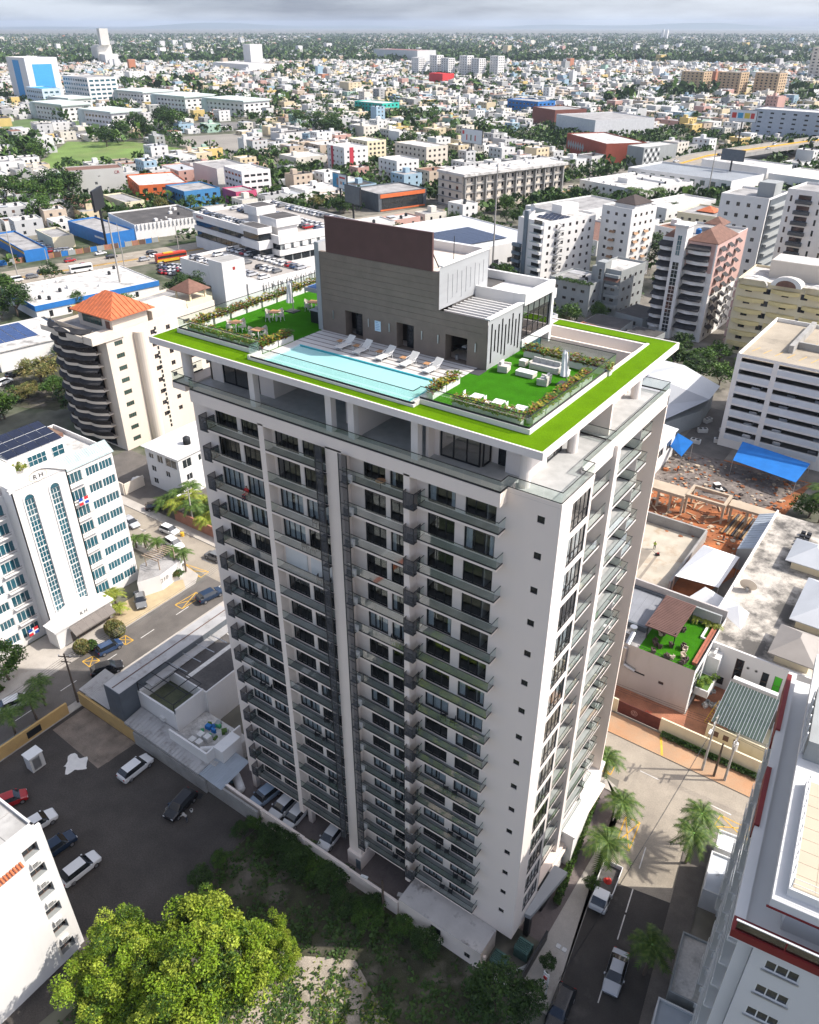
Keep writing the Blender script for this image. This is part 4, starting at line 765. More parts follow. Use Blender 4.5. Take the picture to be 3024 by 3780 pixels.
tank(SH, 6.5, 5.5, 8.6, .75, 1.7); bx('roof_overhang', WHITE, SH, -.5, 10.5, -.5, 14, 8.9, 9.05); tank(SH, 6.5, 5.5, 9.05, .75, 1.7)
GWL = thing('compound_wall', 'white wall of the small parking yard beside the white house', 'wall', (-122, 36.5, 0)); bx('wall', BEIGE, GWL, 0, 13, 0, .25, 0, 2.6); bx('wall', BEIGE, GWL, 13, 13.2, .25, 5, 0, 2.4)
sheet_('parking_yard', [(-120, 34.4), (-107, 34.4), (-108.2, 42.4), (-120, 44)], .02, ASPH)
rsheet('paved_yard', -125, -60, 36.1, 50, .012, ASPH)
bw = tag(MB().box(-93, -62, 36.0, 36.3, 0, 2.4, BRICK).build('brick_garden_wall'), 'reddish brick garden wall below the palm thicket', 'wall')
LS = thing('shop_building', 'low white shop building with a long slate grey street front and pipe frames', 'building', (-59, -3.6, 0)); occ(-66, -4, 30, 22)
b = MB(); b.box(0, 3.2, 0, 20.4, 0, 7.4, SLATE); b.box(.05, 3.15, .05, 20.35, 7.4, 7.48, CORR); b.build('slate_front', LS)
for k in range(5):
 for j in range(4): bx('slate_panel', SLATE, LS, .2 + k * .58, .74 + k * .58, -.05, -.002, .4 + j * 1.75, 2.08 + j * 1.75)
for k in range(11):
 for j in range(4): bx('slate_panel', SLATE, LS, -.05, -.002, .15 + k * 1.84, 1.92 + k * 1.84, .4 + j * 1.75, 2.08 + j * 1.75)
bx('gutter', BROWNF, LS, 1.5, 1.62, .2, 20.2, 7.48, 7.54); bx('canopy', CORR, LS, 3.2, 4.6, 4, 20.2, 6.4, 6.5)
b = MB(); b.box(3.2, 10.6, 2.6, 2.85, 0, 6.0, WHITE); b.box(3.2, 3.45, 2.85, 7.5, 0, 6.0, WHITE); b.box(10.35, 10.6, 2.85, 7.5, 0, 6.6, WHITE); b.box(3.45, 10.35, 2.85, 7.5, 0, 4.2, M('mossy_roof', (.09, .1, .06), .95, .3, .6, fine=.3)); b.build('courtyard_wall', LS)
b = MB(); b.box(3.5, 11, 7.5, 17.5, 0, 6.2, WHITE); b.box(3.7, 10.8, 7.7, 17.3, 6.2, 6.25, ROOFB); b.build('rear_block', LS); bx('roof_streak', LINEW, LS, 6.5, 7.2, 8, 17, 6.25, 6.256)
b = MB(); b.box(10.62, 17.6, 1.2, 1.45, 0, 4.6, WHITE); b.box(17.4, 17.6, 1.45, 7, 0, 4.6, WHITE); b.box(10.62, 18.6, 1.45, 7.2, 0, 2.9, ROOFW); b.box(17.6, 19.2, 2.4, 5.5, 0, 4.9, WHITE); b.build('service_yard', LS)
b = MB(); b.poly([(3.4, -.4, 2.9), (17.6, -.4, 2.6), (17.6, 2.5, 3.1), (3.4, 2.5, 3.3)], CORR); b.poly([(3.4, -.4, 2.6), (17.6, -.4, 2.3), (17.6, -.4, 2.6), (3.4, -.4, 2.9)], CORR); b.build('sheet_roof', LS)
for k in range(24): MB().bar((3.6 + k * .6, -.4, 2.94 - .0126 * k), (3.6 + k * .6, 2.5, 3.34 - .0126 * k), .06, .05, CORR).build('sheet_rib', LS)
b = MB(); b.poly([(17.7, -.4, 2.7), (21.6, -.4, 2.5), (21.6, 4.4, 3.0), (17.7, 4.4, 3.1)], M('blue_grey_sheet', (.36, .4, .44), .5, .1)); b.build('sheet_roof', LS)
for k in range(12): MB().bar((17.9 + k * .32, -.4, 2.73 - .016 * k), (17.9 + k * .32, 4.4, 3.13 - .01 * k), .05, .05, MATS['blue_grey_sheet']).build('sheet_rib', LS)
for (p, q) in (((3.4, 2.7, 7.6), (10.5, 2.7, 7.6)), ((3.4, 7.4, 7.6), (10.5, 7.4, 7.6)), ((3.4, 2.7, 7.6), (3.4, 7.4, 7.6)), ((10.5, 2.7, 7.6), (10.5, 7.4, 7.6)), ((6, 2.7, 7.6), (6, 7.4, 7.6)), ((3.4, 2.7, 6), (3.4, 2.7, 7.6)), ((10.5, 2.7, 6), (10.5, 2.7, 7.6)), ((8.5, 2.7, 7.6), (8.5, 7.4, 7.6)), ((3.4, 5, 7.6), (10.5, 5, 7.6))): MB().tube(p, q, .07, BLACKM, 6).build('pipe_frame', LS)
for k in range(4): MB().tube((3.3, 8 + k * 2.4, 7.0), (7.0, 8 + k * 2.4, 7.3), .06, STEEL, 6).build('pipe_frame', LS)
for (x, y_) in ((13.2, 2.0), (14.2, 2.2), (13.4, 3.2), (14.4, 3.4)): bx('condenser', ACW, LS, x, x + .8, y_, y_ + .8, 2.9, 3.8)
jr = random.Random(5)
for k in range(14): bx('scrap_piece', [GARD, BLUEP, GREYP, M('green_plastic', (.05, .3, .12), .6)][k % 4], LS, 13 + jr.random() * 3.6, 13.6 + jr.random() * 3.8 + 0.0 + .4 + 3.2 * 0, 4.2 + jr.random() * 1.6, 6.0 + jr.random() * .8, 2.9, 3.1 + jr.random() * .5) if 0 else bx('scrap_piece', [GARD, BLUEP, GREYP, M('green_plastic', (.05, .3, .12), .6)][k % 4], LS, *(lambda x, y_, w_, d_: (x, x + w_, y_, y_ + d_))(12.8 + jr.random() * 3.8, 4 + jr.random() * 2.2, .3 + jr.random() * .5, .3 + jr.random() * .4), 2.9, 3.05 + jr.random() * .5, jr.random())
MB().tube((15.6, 1.9, 3.5), (17.3, 3.4, 3.5), .4, WHITE, 14).build('gas_cylinder', LS)
for (x, z) in ((12.0, 1.2), (7.5, 3.6), (16, 1.4)): bx('wall_unit', ACW, LS, x, x + .8, .9 if x > 11 else 2.3, 1.18 if x > 11 else 2.58, z, z + .55)
YW = tag(MB().box(-66, -54, -3.95, -3.62, 0, 2.3, YELP).build('ochre_wall'), 'ochre plastered wall along the dark parking lot', 'wall');
CW_ = thing('lot_wall', 'grey concrete wall between parking lot and sheet metal roofs', 'wall', (-53.9, -4.1, 0)); bx('wall', CONC, CW_, 0, 13.6, 0, .28, 0, 2.2); bx('wall', CONC, CW_, 13.6, 22.2, .3, .58, 0, 2.5)
CP = thing('carport', 'ribbed sheet metal carport beside the slate shop front', 'carport', (-66, -3.6, 0)); MB().poly([(0, 0, 2.6), (6.6, 0, 2.6), (6.6, 4.4, 3.1), (0, 4.4, 3.1)], CORR).build('sheet', CP)
for k in range(20): MB().bar((.2 + k * .33, 0, 2.64), (.2 + k * .33, 4.4, 3.14), .06, .05, CORR).build('sheet_rib', CP)
for (x, y_) in ((.3, .3), (6.3, .3), (.3, 4.2)): bx('post', STEEL, CP, x, x + .1, y_, y_ + .1, 0, 2.6)
GT = thing('lot_gatehouse', 'ochre gate wall with a dark grille at the parking lot entrance', 'wall', (-66, -9.5, 0)); bx('wall', YELP, GT, 0, .3, -7.5, 3.6, 0, 2.0); bx('grille', BLACKM, GT, .301, .34, -2.5, -.5, .5, 1.6)
tag(MB().box(-61.9, -60.5, -14.7, -12.9, 0, 2.4, ACW).box(-62.0, -60.4, -14.8, -12.8, 2.4, 2.5, FRW).box(-60.5, -60.46, -14.4, -13.4, .3, 2.1, STEEL).build('generator_box'), 'grey metal equipment box with pale top at the edge of the parking lot', 'cabinet')
for k in range(8): tag(MB().box(-66.3, -66.2, -30 + k * 2.4, -27.7 + k * 2.4, .2, 1.9, M('fence_sheet', (.16, .19, .2), .6)).build('fence_panel'), '%s metal fence panel along the lot beside the left street' % ORD[k], 'fence', 'lot fence panels')
RW = thing('boundary_wall', 'long grey plastered boundary wall in front of the tower parking', 'wall', (-40, -3.0, 0))
for k, (x0_, x1_, h) in enumerate(((0, 4, 2.6), (4, 8.4, 2.5), (8.4, 15, 2.4), (15, 21.5, 2.3), (21.5, 28.2, 2.2), (28.2, 33.5, 2.0), (33.5, 38.6, 1.9))): bx('wall_bay', TW, RW, x0_ + .01, x1_, (.5 if k > 4 else 0) - .2, .1 + (.5 if k > 4 else 0), 0, h)
for k, x in enumerate((8.3, 14.9, 21.4)): bx('wall_pier', TW, RW, x, x + .35, -.28, -.2, 0, 2.35)
PT_ = thing('transformer_yard', 'sunken yard with green transformers below the tower corner', 'transformer'); b = MB(); b.box(2.2, 2.4, -3, 3.6, 0, 1.6, BLACKM); b.box(-1.6, 2.2, -3.1, -2.9, 0, 1.3, TW); b.build('wall', PT_)
TGR = M('transformer_green', (.07, .14, .12), .5, .2, 2, fine=.2)
for (x, y_) in ((-1.1, -2.3), (.3, .2)):
 o = bx('transformer_tank', TGR, PT_, x, x + 1.5, y_, y_ + 1.4, .05, 1.5)
 for k in range(6): bx('cooling_fin', TGR, o, -.78, .78, -.6 + k * .2, -.54 + k * .2, 1.45, 1.6)
for k in range(3): MB().tube((.2 + k * .15, -2.6, .3), (2.0, -.5 + k * .3, .3), .06, STEEL).build('pipe', PT_)
LPG = thing('gas_tank', 'white cylindrical gas tank in the corner by the tower parking', 'tank', (-37.6, -1.2, 0)); n_ = 16
b = MB()
prof = [(-1.5, .05), (-1.42, .35), (-1.2, .55), (1.2, .55), (1.42, .35), (1.5, .05)]
for (p, q) in zip(prof, prof[1:]):
 for k in range(n_):
  a, c = 2 * pi * k / n_, 2 * pi * (k + 1) / n_
  b.quad((p[0], p[1] * cos(a), 1 + p[1] * sin(a)), (q[0], q[1] * cos(a), 1 + q[1] * sin(a)), (q[0], q[1] * cos(c), 1 + q[1] * sin(c)), (p[0], p[1] * cos(c), 1 + p[1] * sin(c)), WHITE)
b.build('tank_shell', LPG, smooth=True); bx('saddle', CONC, LPG, -.9, -.7, -.4, .4, 0, .6); bx('saddle', CONC, LPG, .7, .9, -.4, .4, 0, .6); LPG.rotation_euler = (0, 0, -.5)
WB = thing('apartment_block', 'white building with blank sunlit wall and a strip of recessed windows, bottom left', 'building', (-36.1, -25.3, 0), -pi / 2 - .17 + pi); rotWB = WB.rotation_euler[2]
WB.rotation_euler = (0, 0, pi / 2 + .03); WB.location = (-35.9, -40.2, 0)
hl = []
for k in range(6): hl += [(13.6, 15.1, 1.2 + k * 3.0, 2.5 + k * 3.0, 2)]
for k in range(6): hl += [(3.2, 5.0, 1.0 + k * 3.0, 2.4 + k * 3.0, 2)]
wallmesh(15.4, 19.6, [h[:4] for h in hl], WHITE, .7, rev=GREYP).build('wall', WB);
for h in hl: win(WB, h[0], h[1], h[2], h[3], 2, 1, BROWNF, DGL, y=.6)
b = MB(); b.box(15.2, 15.4, .01, 20, 0, 19.6, WHITE); b.box(0, 15.2, .4, 20, 19.0, 19.3, ROOFG); b.box(0, 15.4, .01, .4, 19.0, 19.6, WHITE); b.box(15.4, 16.0, .2, .5, 0, 18.8, WHITE); b.build('side_wall', WB)
for i in range(7):
 for j in range(5): bx('roof_sheet', M('old_sheet', (.4, .39, .37), .8, .15, .7, dirt=.5, dcol=(.15, .14, .13), dscale=.5), WB, 1 + i * 2.0, 2.94 + i * 2.0, .6 + j * 2.6, 3.1 + j * 2.6, 19.3, 19.36 + .02 * ((i + j) % 2))
b = MB(); b.box(5.3, 13.3, -.35, -.002, 1.0, 16.2, WHITE); b.build('blank_panel', WB)
for k in range(26): MB().tube((5.4 + k * .31, -.5, 16.35), (5.4 + k * .31, .0, 16.7), .12, TERRA, 6).build('roof_tile', WB)
for k in range(5): ob('wall_unit', ACM, WB, (14.3, -.2, 3.0 + k * 3.0))
for k in range(5): ob('wall_unit', ACM, WB, (4.1, -.2, 2.8 + k * 3.0))
occ(-56, -45, 25, 22)
RR = thing('apartment_block', 'white apartment building with dark red trim and roof terrace, right foreground', 'building', (19.3, -6.2, 0), .105); occ(18, -8, 22, 30, .1)
RED = M('dark_red_trim', (.17, .012, .012), .6, .1)
fw_ = []
for k in range(10): z = 28.2 - k * 2.8; fw_ += [(.9, 3.0, z, z + 1.0, 3, 1), (5.5, 7.6, z, z + 1.0, 3, 1)]
RWH = M('cool_white_paint', (.6, .6, .59), .7, .04, .2)
wallmesh(14, 30.6, [h[:4] for h in fw_], RWH, .18).build('front_wall', RR)
for h in fw_:
 win(RR, h[0], h[1], h[2], h[3], 3, 1, FRW, DGL, y=.1, fw=.08); bx('window_sill', STEEL, RR, h[0] - .1, h[1] + .1, -.12, -.004, h[2] - .12, h[2] - .02)
b = MB(); b.box(.02, 14, .2, 26.5, 0, 30.4, RWH); b.build('body', RR)
RDK = M('balcony_shade_wall', (.3, .3, .3), .8, .1)
for f in range(10):
 z = 2.6 + f * 2.8
 for k in range(5):
  y_ = 1.2 + k * 5.1
  o = bx('balcony', RWH, RR, -1.5 + .4 * (k % 2), .0, y_, y_ + 4.4, z - .2, z);
  b = MB(); xb = -.72 + .4 * (k % 2) * .5
  b.box(-.75 + .2 * (k % 2), -.71 + .2 * (k % 2), -2.2, 2.2, .92, .98, FRW); b.box(-.75 + .2 * (k % 2), -.7, -2.2, -2.14, .2, .95, FRW); b.box(-.75 + .2 * (k % 2), -.7, 2.14, 2.2, .2, .95, FRW); b.build('rail', o)
  bx('glass_panel', GL('grey_balcony_glass', (.8, .85, .83), .05, 1), o, -.74 + .2 * (k % 2), -.725 + .2 * (k % 2), -2.1, 2.1, .22, .9)
  bx('door', DGL, RR, -.03, .0, y_ + .6, y_ + 3.6, z + .05, z + 2.2)
for y_ in (.5, 5.8, 10.9, 16.0, 21.1, 26): bx('fin', RWH, RR, -.9, -.01, y_, y_ + .3, 0, 30.5)
b = MB(); b.box(-1.6, 14, -.5, .6, 30.6, 31.3, RED); b.box(-1.6, -.9, .6, 27, 30.6, 31.2, RWH); b.box(-1.6, 14, -.45, 26.9, 30.42, 30.58, RWH); b.build('red_band', RR)
for k in range(4): bx('terrace_glass', GL('tinted_glass', (.3, .36, .3), .08, 1), RR, -1.4 + k * 3.0, 1.5 + k * 3.0, -.35, -.32, 31.3, 32.2)
MB().box(-1.5, 12, -.4, -.27, 32.2, 32.28, FRW).build('terrace_rail', RR)
b = MB(); b.box(1.2, 14, 1.6, 26, 30.6, 33.6, RWH); b.build('penthouse', RR)
b = MB(); b.box(.0, 14, .6, 26.6, 33.6, 34.3, RWH); b.box(-.15, 14, .5, .62, 33.5, 33.6, RED); b.build('penthouse_roof', RR)
MB().box(.75, 14, 1.3, 11, 34.3, 35.0, RWH).build('roof_parapet', RR); bx('roof_terrace', M('cream_tile', (.46, .39, .29), .8, .04, .6), RR, .95, 13.9, 1.5, 10.8, 35.0, 35.03)
for k in range(9):
 for j in range(9): bx('roof_tile', MATS['cream_tile'], RR, 1.0 + k * 1.22, 2.19 + k * 1.22, 1.55 + j * 1.0, 2.52 + j * 1.0, 35.03, 35.05)
b = MB()
for k in range(9): b.tube((.85, 1.4 + k * 1.15, 35), (.85, 1.4 + k * 1.15, 36), .03, FRW)
for z in (35.5, 36): b.tube((.85, 1.4, z), (.85, 10.6, z), .025, FRW); b.tube((.85, 1.4, z), (14, 1.4, z), .025, FRW)
b.build('terrace_railing', RR)
for (y0_, y1_, z0_, z1_) in ((8.5, 14.5, 31.0, 32.6), (19, 26.4, 30.2, 32.6)): bx('red_wall', RED, RR, -1.66, -1.3, y0_, y1_, z0_ - 1.2, z1_ - 1.2)
b = MB(); b.box(.3, 14, 13.5, 20, 34.3, 36.2, GREYP); b.box(3, 9, 20.1, 25, 34.3, 36.5, RWH); b.build('stair_house', RR)
for k in range(6): bx('railing_fin', FRW, RR, .1, .18, 14 + k * 1.0, 14.2 + k * 1.0, 34.3, 36.4)
def annex(name, label, x0, y0, W, D, H, mat, roof, rot=.13):
 e = thing(name, label, 'building', (x0, y0, 0), rot); b = MB(); b.box(0, W, 0, D, 0, H, mat); b.build('wall', e); b = MB(); b.box(.15, W - .15, .15, D - .15, H, H + .04, roof); b.build('roof', e)
 MB().box(0, .15, 0, D, H, H + .35, mat).box(W - .15, W, 0, D, H, H + .35, mat).box(.15, W - .15, 0, .15, H, H + .35, mat).box(.15, W - .15, D - .15, D, H, H + .35, mat).build('parapet', e); return e
annex('guard_house', 'small white flat roof with dark stains beside the royal palms', 13.9, 16.3, 3.4, 5.2, 2.8, RWH, M('stained_blue_roof', (.5, .53, .56), .8, .1, .6, dirt=.8, dcol=(.07, .06, .055), dscale=.5, lo=.6, hi=.7))
annex('guard_house', 'tiny pale guard hut at the corner by the royal palms', 13.4, 22.3, 2.8, 2.6, 2.6, RWH, FRW); annex('annex', 'mould blackened flat roof beside the shaded pavement', 14.6, 4.2, 3.3, 6.6, 2.6, GREYP, ROOFW); annex('annex', 'pale blue grey roof at the lower right beside dark palms', 15.6, -9, 3.4, 12.2, 2.7, RWH, MATS['blue_grey_sheet'])
RS = thing('restaurant_building', 'grey restaurant building with brown roof pavilion and green turf terrace', 'building', (-13, 43, 0)); occ(-14, 42, 19, 16)
RSW = M('warm_grey_plaster', (.45, .42, .40), .8, .06, .2, dirt=.25, dcol=(.3, .27, .25), dscale=.3, zs=.3)
wallmesh(16.3, 8.0, [(2.8, 4.2, 5.1, 6.2), (8.0, 10.0, 3.6, 3.9), (12.0, 12.7, 3.4, 3.9)], RSW, .2).build('front_wall', RS);
for h in ((2.8, 4.2, 5.1, 6.2), (8.0, 10.0, 3.6, 3.9), (12.0, 12.7, 3.4, 3.9)): win(RS, *h, 1, 1, BLACKM, DGL, y=.1)
b = MB(); b.box(0, .25, .01, 14, 0, 8.3, RSW); b.box(.25, 16.3, 13.7, 14, 0, 9, RSW); b.box(.25, 16, .25, 13.7, 6.8, 7.1, ROOFG); b.build('side_wall', RS)
wallmesh(14, 8.0, [(1.0, 4.6, .8, 6.6), (6, 10, 3.5, 6.6)], WHITE, .2).build('side_wall', RS, (16.3, 0, 0), pi / 2); win(RS, 1, 4.6, .8, 6.6, 2, 3, FRW, GL('cafe_glass', (.5, .6, .6), .1, 1), y=.1, rz=pi / 2, off=(16.3, 0)); win(RS, 6, 10, 3.5, 6.6, 3, 1, FRW, GGL, y=.1, rz=pi / 2, off=(16.3, 0))
bx('turf_floor', LAWN, RS, 8.2, 16, .5, 11.5, 7.1, 7.15)
b = MB(); b.box(.25, 7.8, 4.6, 13.6, 7.1, 7.6, SLATE); b.box(.25, 7.8, 4.6, 5.0, 7.6, 8.0, SLATE); b.box(.25, 7.8, 13.2, 13.6, 7.6, 8.0, SLATE); b.box(7.4, 7.8, 5, 13.2, 7.6, 8.0, SLATE); b.build('roof_kerb', RS)
for k in range(6): bx('roof_felt', M('grey_felt', (.22, .23, .25), .9, .08, .5, fine=.1), RS, .4 + k * 1.17, 1.55 + k * 1.17, 5.02, 13.18, 7.6, 7.64 + .008 * (k % 2))
BR2 = M('brown_sheet', (.15, .085, .07), .6, .15, .6)
MB().poly([(7.9, 3.2, 9.6), (12.3, 3.2, 9.6), (12.5, 10.8, 10.2), (8.1, 10.8, 10.2)], BR2).poly([(8.1, 10.8, 10.1), (12.5, 10.8, 10.1), (12.3, 3.2, 9.5), (7.9, 3.2, 9.5)], BR2).build('pavilion_roof', RS)
for k in range(24): MB().bar((7.95 + .1, 3.3 + k * .315, 9.64 + k * .025), (12.3 + .1, 3.3 + k * .315, 9.64 + k * .025), .08, .06, BR2).build('roof_rib', RS)
for (x, y_) in ((8.2, 3.6), (12.0, 3.6), (12.2, 10.4), (8.3, 10.4)): bx('post', BLACKM, RS, x, x + .14, y_, y_ + .14, 7.15, 9.9)
bx('planting_wall', GREYP, RS, 8.2, 16, 11.6, 11.9, 7.1, 9.4); bx('bench', M('red_brick_bench', (.35, .12, .07), .8, .2, 2), RS, 15.3, 16.0, 2, 11, 7.15, 7.6)
b = MB()
for k in range(9): b.tube((8.3 + k * .95, .35, 7.1), (8.3 + k * .95, .35, 8.1), .03, BLACKM)
b.tube((8.2, .35, 8.1), (16.1, .35, 8.1), .035, BLACKM); b.tube((16.1, .35, 8.1), (16.1, 11.5, 8.1), .035, BLACKM); b.build('terrace_railing', RS)
b = MB(); b.tube((6.8, 2.4, 8.2), (6.8, .2, 7.4), .35, STEEL, 10); b.tube((6.8, -.25, 7.5), (6.8, -.25, 4.5), .3, STEEL, 10); b.tube((6.8, -.25, 4.5), (8.6, -.25, 4.0), .28, STEEL, 10); b.cyl((6.5, 3.0), .45, 7.1, 8.8, STEEL, 14, r2=.5); b.build('exhaust_duct', RS)
for k in range(2): ob('roof_unit', ACM, RS, (5.2 + k * .9, 2.6, 7.1))
b = MB()
for k in range(8): b.box(.4 + k * .32, .75 + k * .32, -1.2, -.05, 5.6 - k * .3, 5.66 - k * .3, BLACKM)
b.tube((.4, -1.15, 6.5), (3.0, -1.15, 4.2), .03, BLACKM); b.tube((.4, -.1, 6.5), (3.0, -.1, 4.2), .03, BLACKM); b.box(2.9, 4.0, -1.2, -.05, 3.2, 3.27, BLACKM); b.tube((4, -1.15, 3.2), (4, -1.15, 4.2), .03, BLACKM); b.build('fire_stair', RS)
b = MB(); b.box(16.3, 18.2, 2.5, 6.0, 2.0, 3.2, WHITE); b.box(16.32, 18.0, 2.7, 5.8, 3.2, 3.25, GARD); b.build('planter_balcony', RS); b = MB(); b.box(16.3, 18, 6.2, 10, 0, 6.2, WHITE); b.build('side_block', RS)
for k in range(3): ob('roof_unit', ACM, RS, (17.1, 6.8 + k * 1.1, 6.2), pi / 2)
cr = random.Random(9)
for k in range(22):
 x, y_ = cr.uniform(9.0, 15.0), cr.uniform(1.2, 8.6)
 if 8 < x < 12.3 and y_ > 3.4 and k % 3: continue
 b = MB(); m_ = [M('wicker_brown', (.09, .06, .055), .8, .2, 4), M('pale_cushion', (.5, .42, .33), .8)][k % 4 == 3]
 b.cyl((0, 0), .3, .0, .42, m_, 10, r2=.34); b.box(-.32, -.22, -.3, .3, .42, .8, m_); b.box(-.22, .25, -.32, -.25, .42, .62, m_); b.box(-.22, .25, .25, .32, .42, .62, m_)
 tag(b.build('terrace_chair', None, (-13 + x, 43 + y_, 7.15), cr.uniform(0, 6.28)), 'small tub chair on the green turf terrace of the restaurant', 'chair', 'chairs on the restaurant terrace')
CLB = thing('club_building', 'large white walled building with black stained flat roof and grey hip roofs', 'building', (1.5, 51, 0)); occ(0, 50, 40, 46)
wallmesh(30, 7.4, [(5.3, 6.4, 2.4, 6.2), (8.9, 9.8, 2.3, 5.6), (10.5, 11.5, 2.4, 5.7), (13.6, 14.6, 1.6, 5.2), (3.4, 4.4, .6, 2), (7.4, 8.0, .8, 1.5)], WHITE, .2).build('front_wall', CLB, (0, 0, 0))
for i, h in enumerate(((5.3, 6.4, 2.4, 6.2), (8.9, 9.8, 2.3, 5.6), (10.5, 11.5, 2.4, 5.7), (13.6, 14.6, 1.6, 5.2), (3.4, 4.4, .6, 2), (7.4, 8.0, .8, 1.5))): win(CLB, *h, 1, 2 if i < 4 else 1, BROWNF, M('bright_green_film', (.08, .5, .03), .4) if i == 2 else DGL, y=.12)
b = MB(); b.box(0, .3, .01, 42, 0, 7.5, WHITE); b.box(.3, 30, .3, 42, 6.4, 6.9, M('mouldy_roof', (.5, .46, .4), .9, .15, .3, dirt=.92, dcol=(.06, .056, .052), dscale=.16, lo=.44, hi=.6, fine=.15)); b.box(.3, 30, .02, .3, 6.9, 7.4, WHITE); b.build('roof', CLB)
GHP = M('grey_hip_sheet', (.46, .48, .5), .6, .06, .3); TAUP = M('taupe_hip_sheet', (.30, .275, .25), .8, .08, .5)
for (x0_, x1_, y0_, y1_, m_) in ((5.5, 12, 25, 32, GHP), (9.6, 17, 10, 21.5, GHP), (9.0, 14.5, .8, 7.5, TAUP)):
 bx('clerestory', CREAM, CLB, x0_ + .6, x1_ - .6, y0_ + .6, y1_ - .6, 6.9, 8.6); hip('hip_roof', CLB, x0_, x1_, y0_, y1_, 8.7, 1.9, m_, .3)
for k in range(6):
 o = bx('porthole_surround', CONC, CLB, 0, 0, 0, 0, 0, 0) if 0 else None
for x in (7.0, 8.1):
 b = MB(); b.tube((x, -.08, 5.3), (x, .05, 5.3), .22, CONC, 14); b.tube((x, -.1, 5.3), (x, -.08, 5.3), .13, BLACKM, 12); b.build('porthole', CLB)
for k in range(8): bx('roof_unit', BLACKM, CLB, *(lambda x, y_: (x, x + .7, y_, y_ + .7))(5.2 + (k % 2) * .9, 33 + (k // 2) * 1.2), 6.9, 7.6)
b = MB(); b.cyl((2.2, 15.5), .25, 6.9, 7.5, STEEL, 8)
for ring in range(3):
 for k in range(16):
  a, c = 2 * pi * k / 16, 2 * pi * (k + 1) / 16; f = lambda rr, t: (2.2 + rr * cos(t), 15.5 - .5 * rr * sin(t) * .6, 8.0 + .9 * rr * sin(t) - .25 * (1 - (rr / 1.3) ** 2)); b.quad(f(1.3 * ring / 3, a), f(1.3 * (ring + 1) / 3, a), f(1.3 * (ring + 1) / 3, c), f(1.3 * ring / 3, c), BEIGE)
b.build('satellite_dish', CLB)
def tent(name, label, pts, z, apex, mat=WHITE, H=2.4):
 e = thing(name, label, 'canopy', (pts[0][0], pts[0][1], 0)); b = MB(); o = pts[0]
 P = [(p[0] - o[0], p[1] - o[1], z) for p in pts]; A = (apex[0] - o[0], apex[1] - o[1], apex[2])
 for p, q in zip(P, P[1:] + P[:1]): b.poly([p, q, A], mat)
 b.poly([(p[0], p[1], z - .05) for p in reversed(P)], mat); b.build('canopy_sheet', e)
 for p in P: MB().cyl((p[0], p[1]), .07, 0, z - .05, STEEL, 6).build('post', e)
 return e
TW_ = M('white_canvas', (.8, .8, .79), .8, .03)
tent('canopy_roof', 'large white pyramid canopy beside the fresh concrete slab', [(-7.6, 68.1), (-.8, 69), (-.5, 79.7), (-6.7, 79.9)], 4, (-4.0, 76, 6.2), TW_); tent('canopy_roof', 'white folded canopy over the yard next to the restaurant terrace', [(.2, 59), (6.6, 54.3), (6.5, 62), (1.7, 63.5)], 6, (4.0, 60, 8.3), TW_); tent('canopy_roof', 'small white sail roof between the turf terrace and the stained roof', [(-3.8, 64), (1, 62.8), (1.6, 66.5), (-2.6, 68)], 4, (-1.4, 65.6, 5.4), TW_)
LT = thing('sheet_roof_shed', 'long grey corrugated shed roof along the stained flat roof', 'shed', (-1.6, 82, 0)); MB().poly([(0, 0, 4.0), (2.8, 0, 5.2), (2.8, 14, 5.2), (0, 14, 4.0)], MATS['blue_grey_sheet']).poly([(0, 0, 0), (2.8, 0, 0), (2.8, 0, 5.2), (0, 0, 4)], GREYP).build('sheet', LT)
for k in range(15): MB().bar((0, .3 + k * .95, 4.04), (2.8, .3 + k * .95, 5.24), .07, .05, MATS['blue_grey_sheet']).build('sheet_rib', LT)
PC = thing('polycarbonate_canopy', 'dark ribbed translucent canopy above a beige wall across the street', 'canopy', (7.2, 40.3, 0))
PCM = GL('green_polycarbonate', (.22, .3, .24), .05, .8, body=(.06, .1, .07), bf=.55); MB().poly([(0, 0, 3.3), (6.4, 0, 3.3), (6.4, 7.6, 4.6), (0, 7.6, 4.6)], PCM).build('sheet', PC)
for k in range(17): MB().bar((k * .4, 0, 3.34), (k * .4, 7.6, 4.64), .06, .06, STEEL).build('rib', PC)
bx('wall', CREAM, PC, -.3, 9, -.3, -.05, 0, 3.0); bx('wall', WHITE, PC, .2, 6, 7.8, 8.5, 0, 5)
for k in range(3): bx('vent', BROWNF, PC, .6 + k * 1.3, 1.3 + k * 1.3, -.34, -.302, 1.4, 2.3)
BW = thing('compound_wall', 'plastered compound wall with maroon emblem gate across the street', 'wall', (-14, 38, 0)); bx('wall', CREAM, BW, 0, 9.5, 0, .25, 0, 2.3); bx('wall', CREAM, BW, 15.5, 29, 0, .25, 0, 2.4); bx('planter', GARD, BW, 16, 29, -.9, -.05, .13, .5)
GATEM = M('maroon_gate', (.11, .03, .025), .6, .2, 1.5); gt = bx('gate_leaf', GATEM, BW, 9.55, 15.45, .05, .12, .1, 2.2)
b = MB();
for k in range(20):
 a, c = 2 * pi * k / 20, 2 * pi * (k + 1) / 20
 for (r0, r1) in ((.4, .46), (.24, .29)): b.quad((r0 * cos(a), 0, r0 * sin(a)), (r1 * cos(a), 0, r1 * sin(a)), (r1 * cos(c), 0, r1 * sin(c)), (r0 * cos(c), 0, r0 * sin(c)), PINKP)
b.box(-.03, .03, -.01, .01, -.24, .24, PINKP); b.build('gate_emblem', gt, (-.6, -.06, 1.05)); text('gate_lettering', 'JAC', M('red_letter', (.5, .06, .04), .6), .55, (1.2, .0, 2.35), (pi / 2, 0, 0), gt)
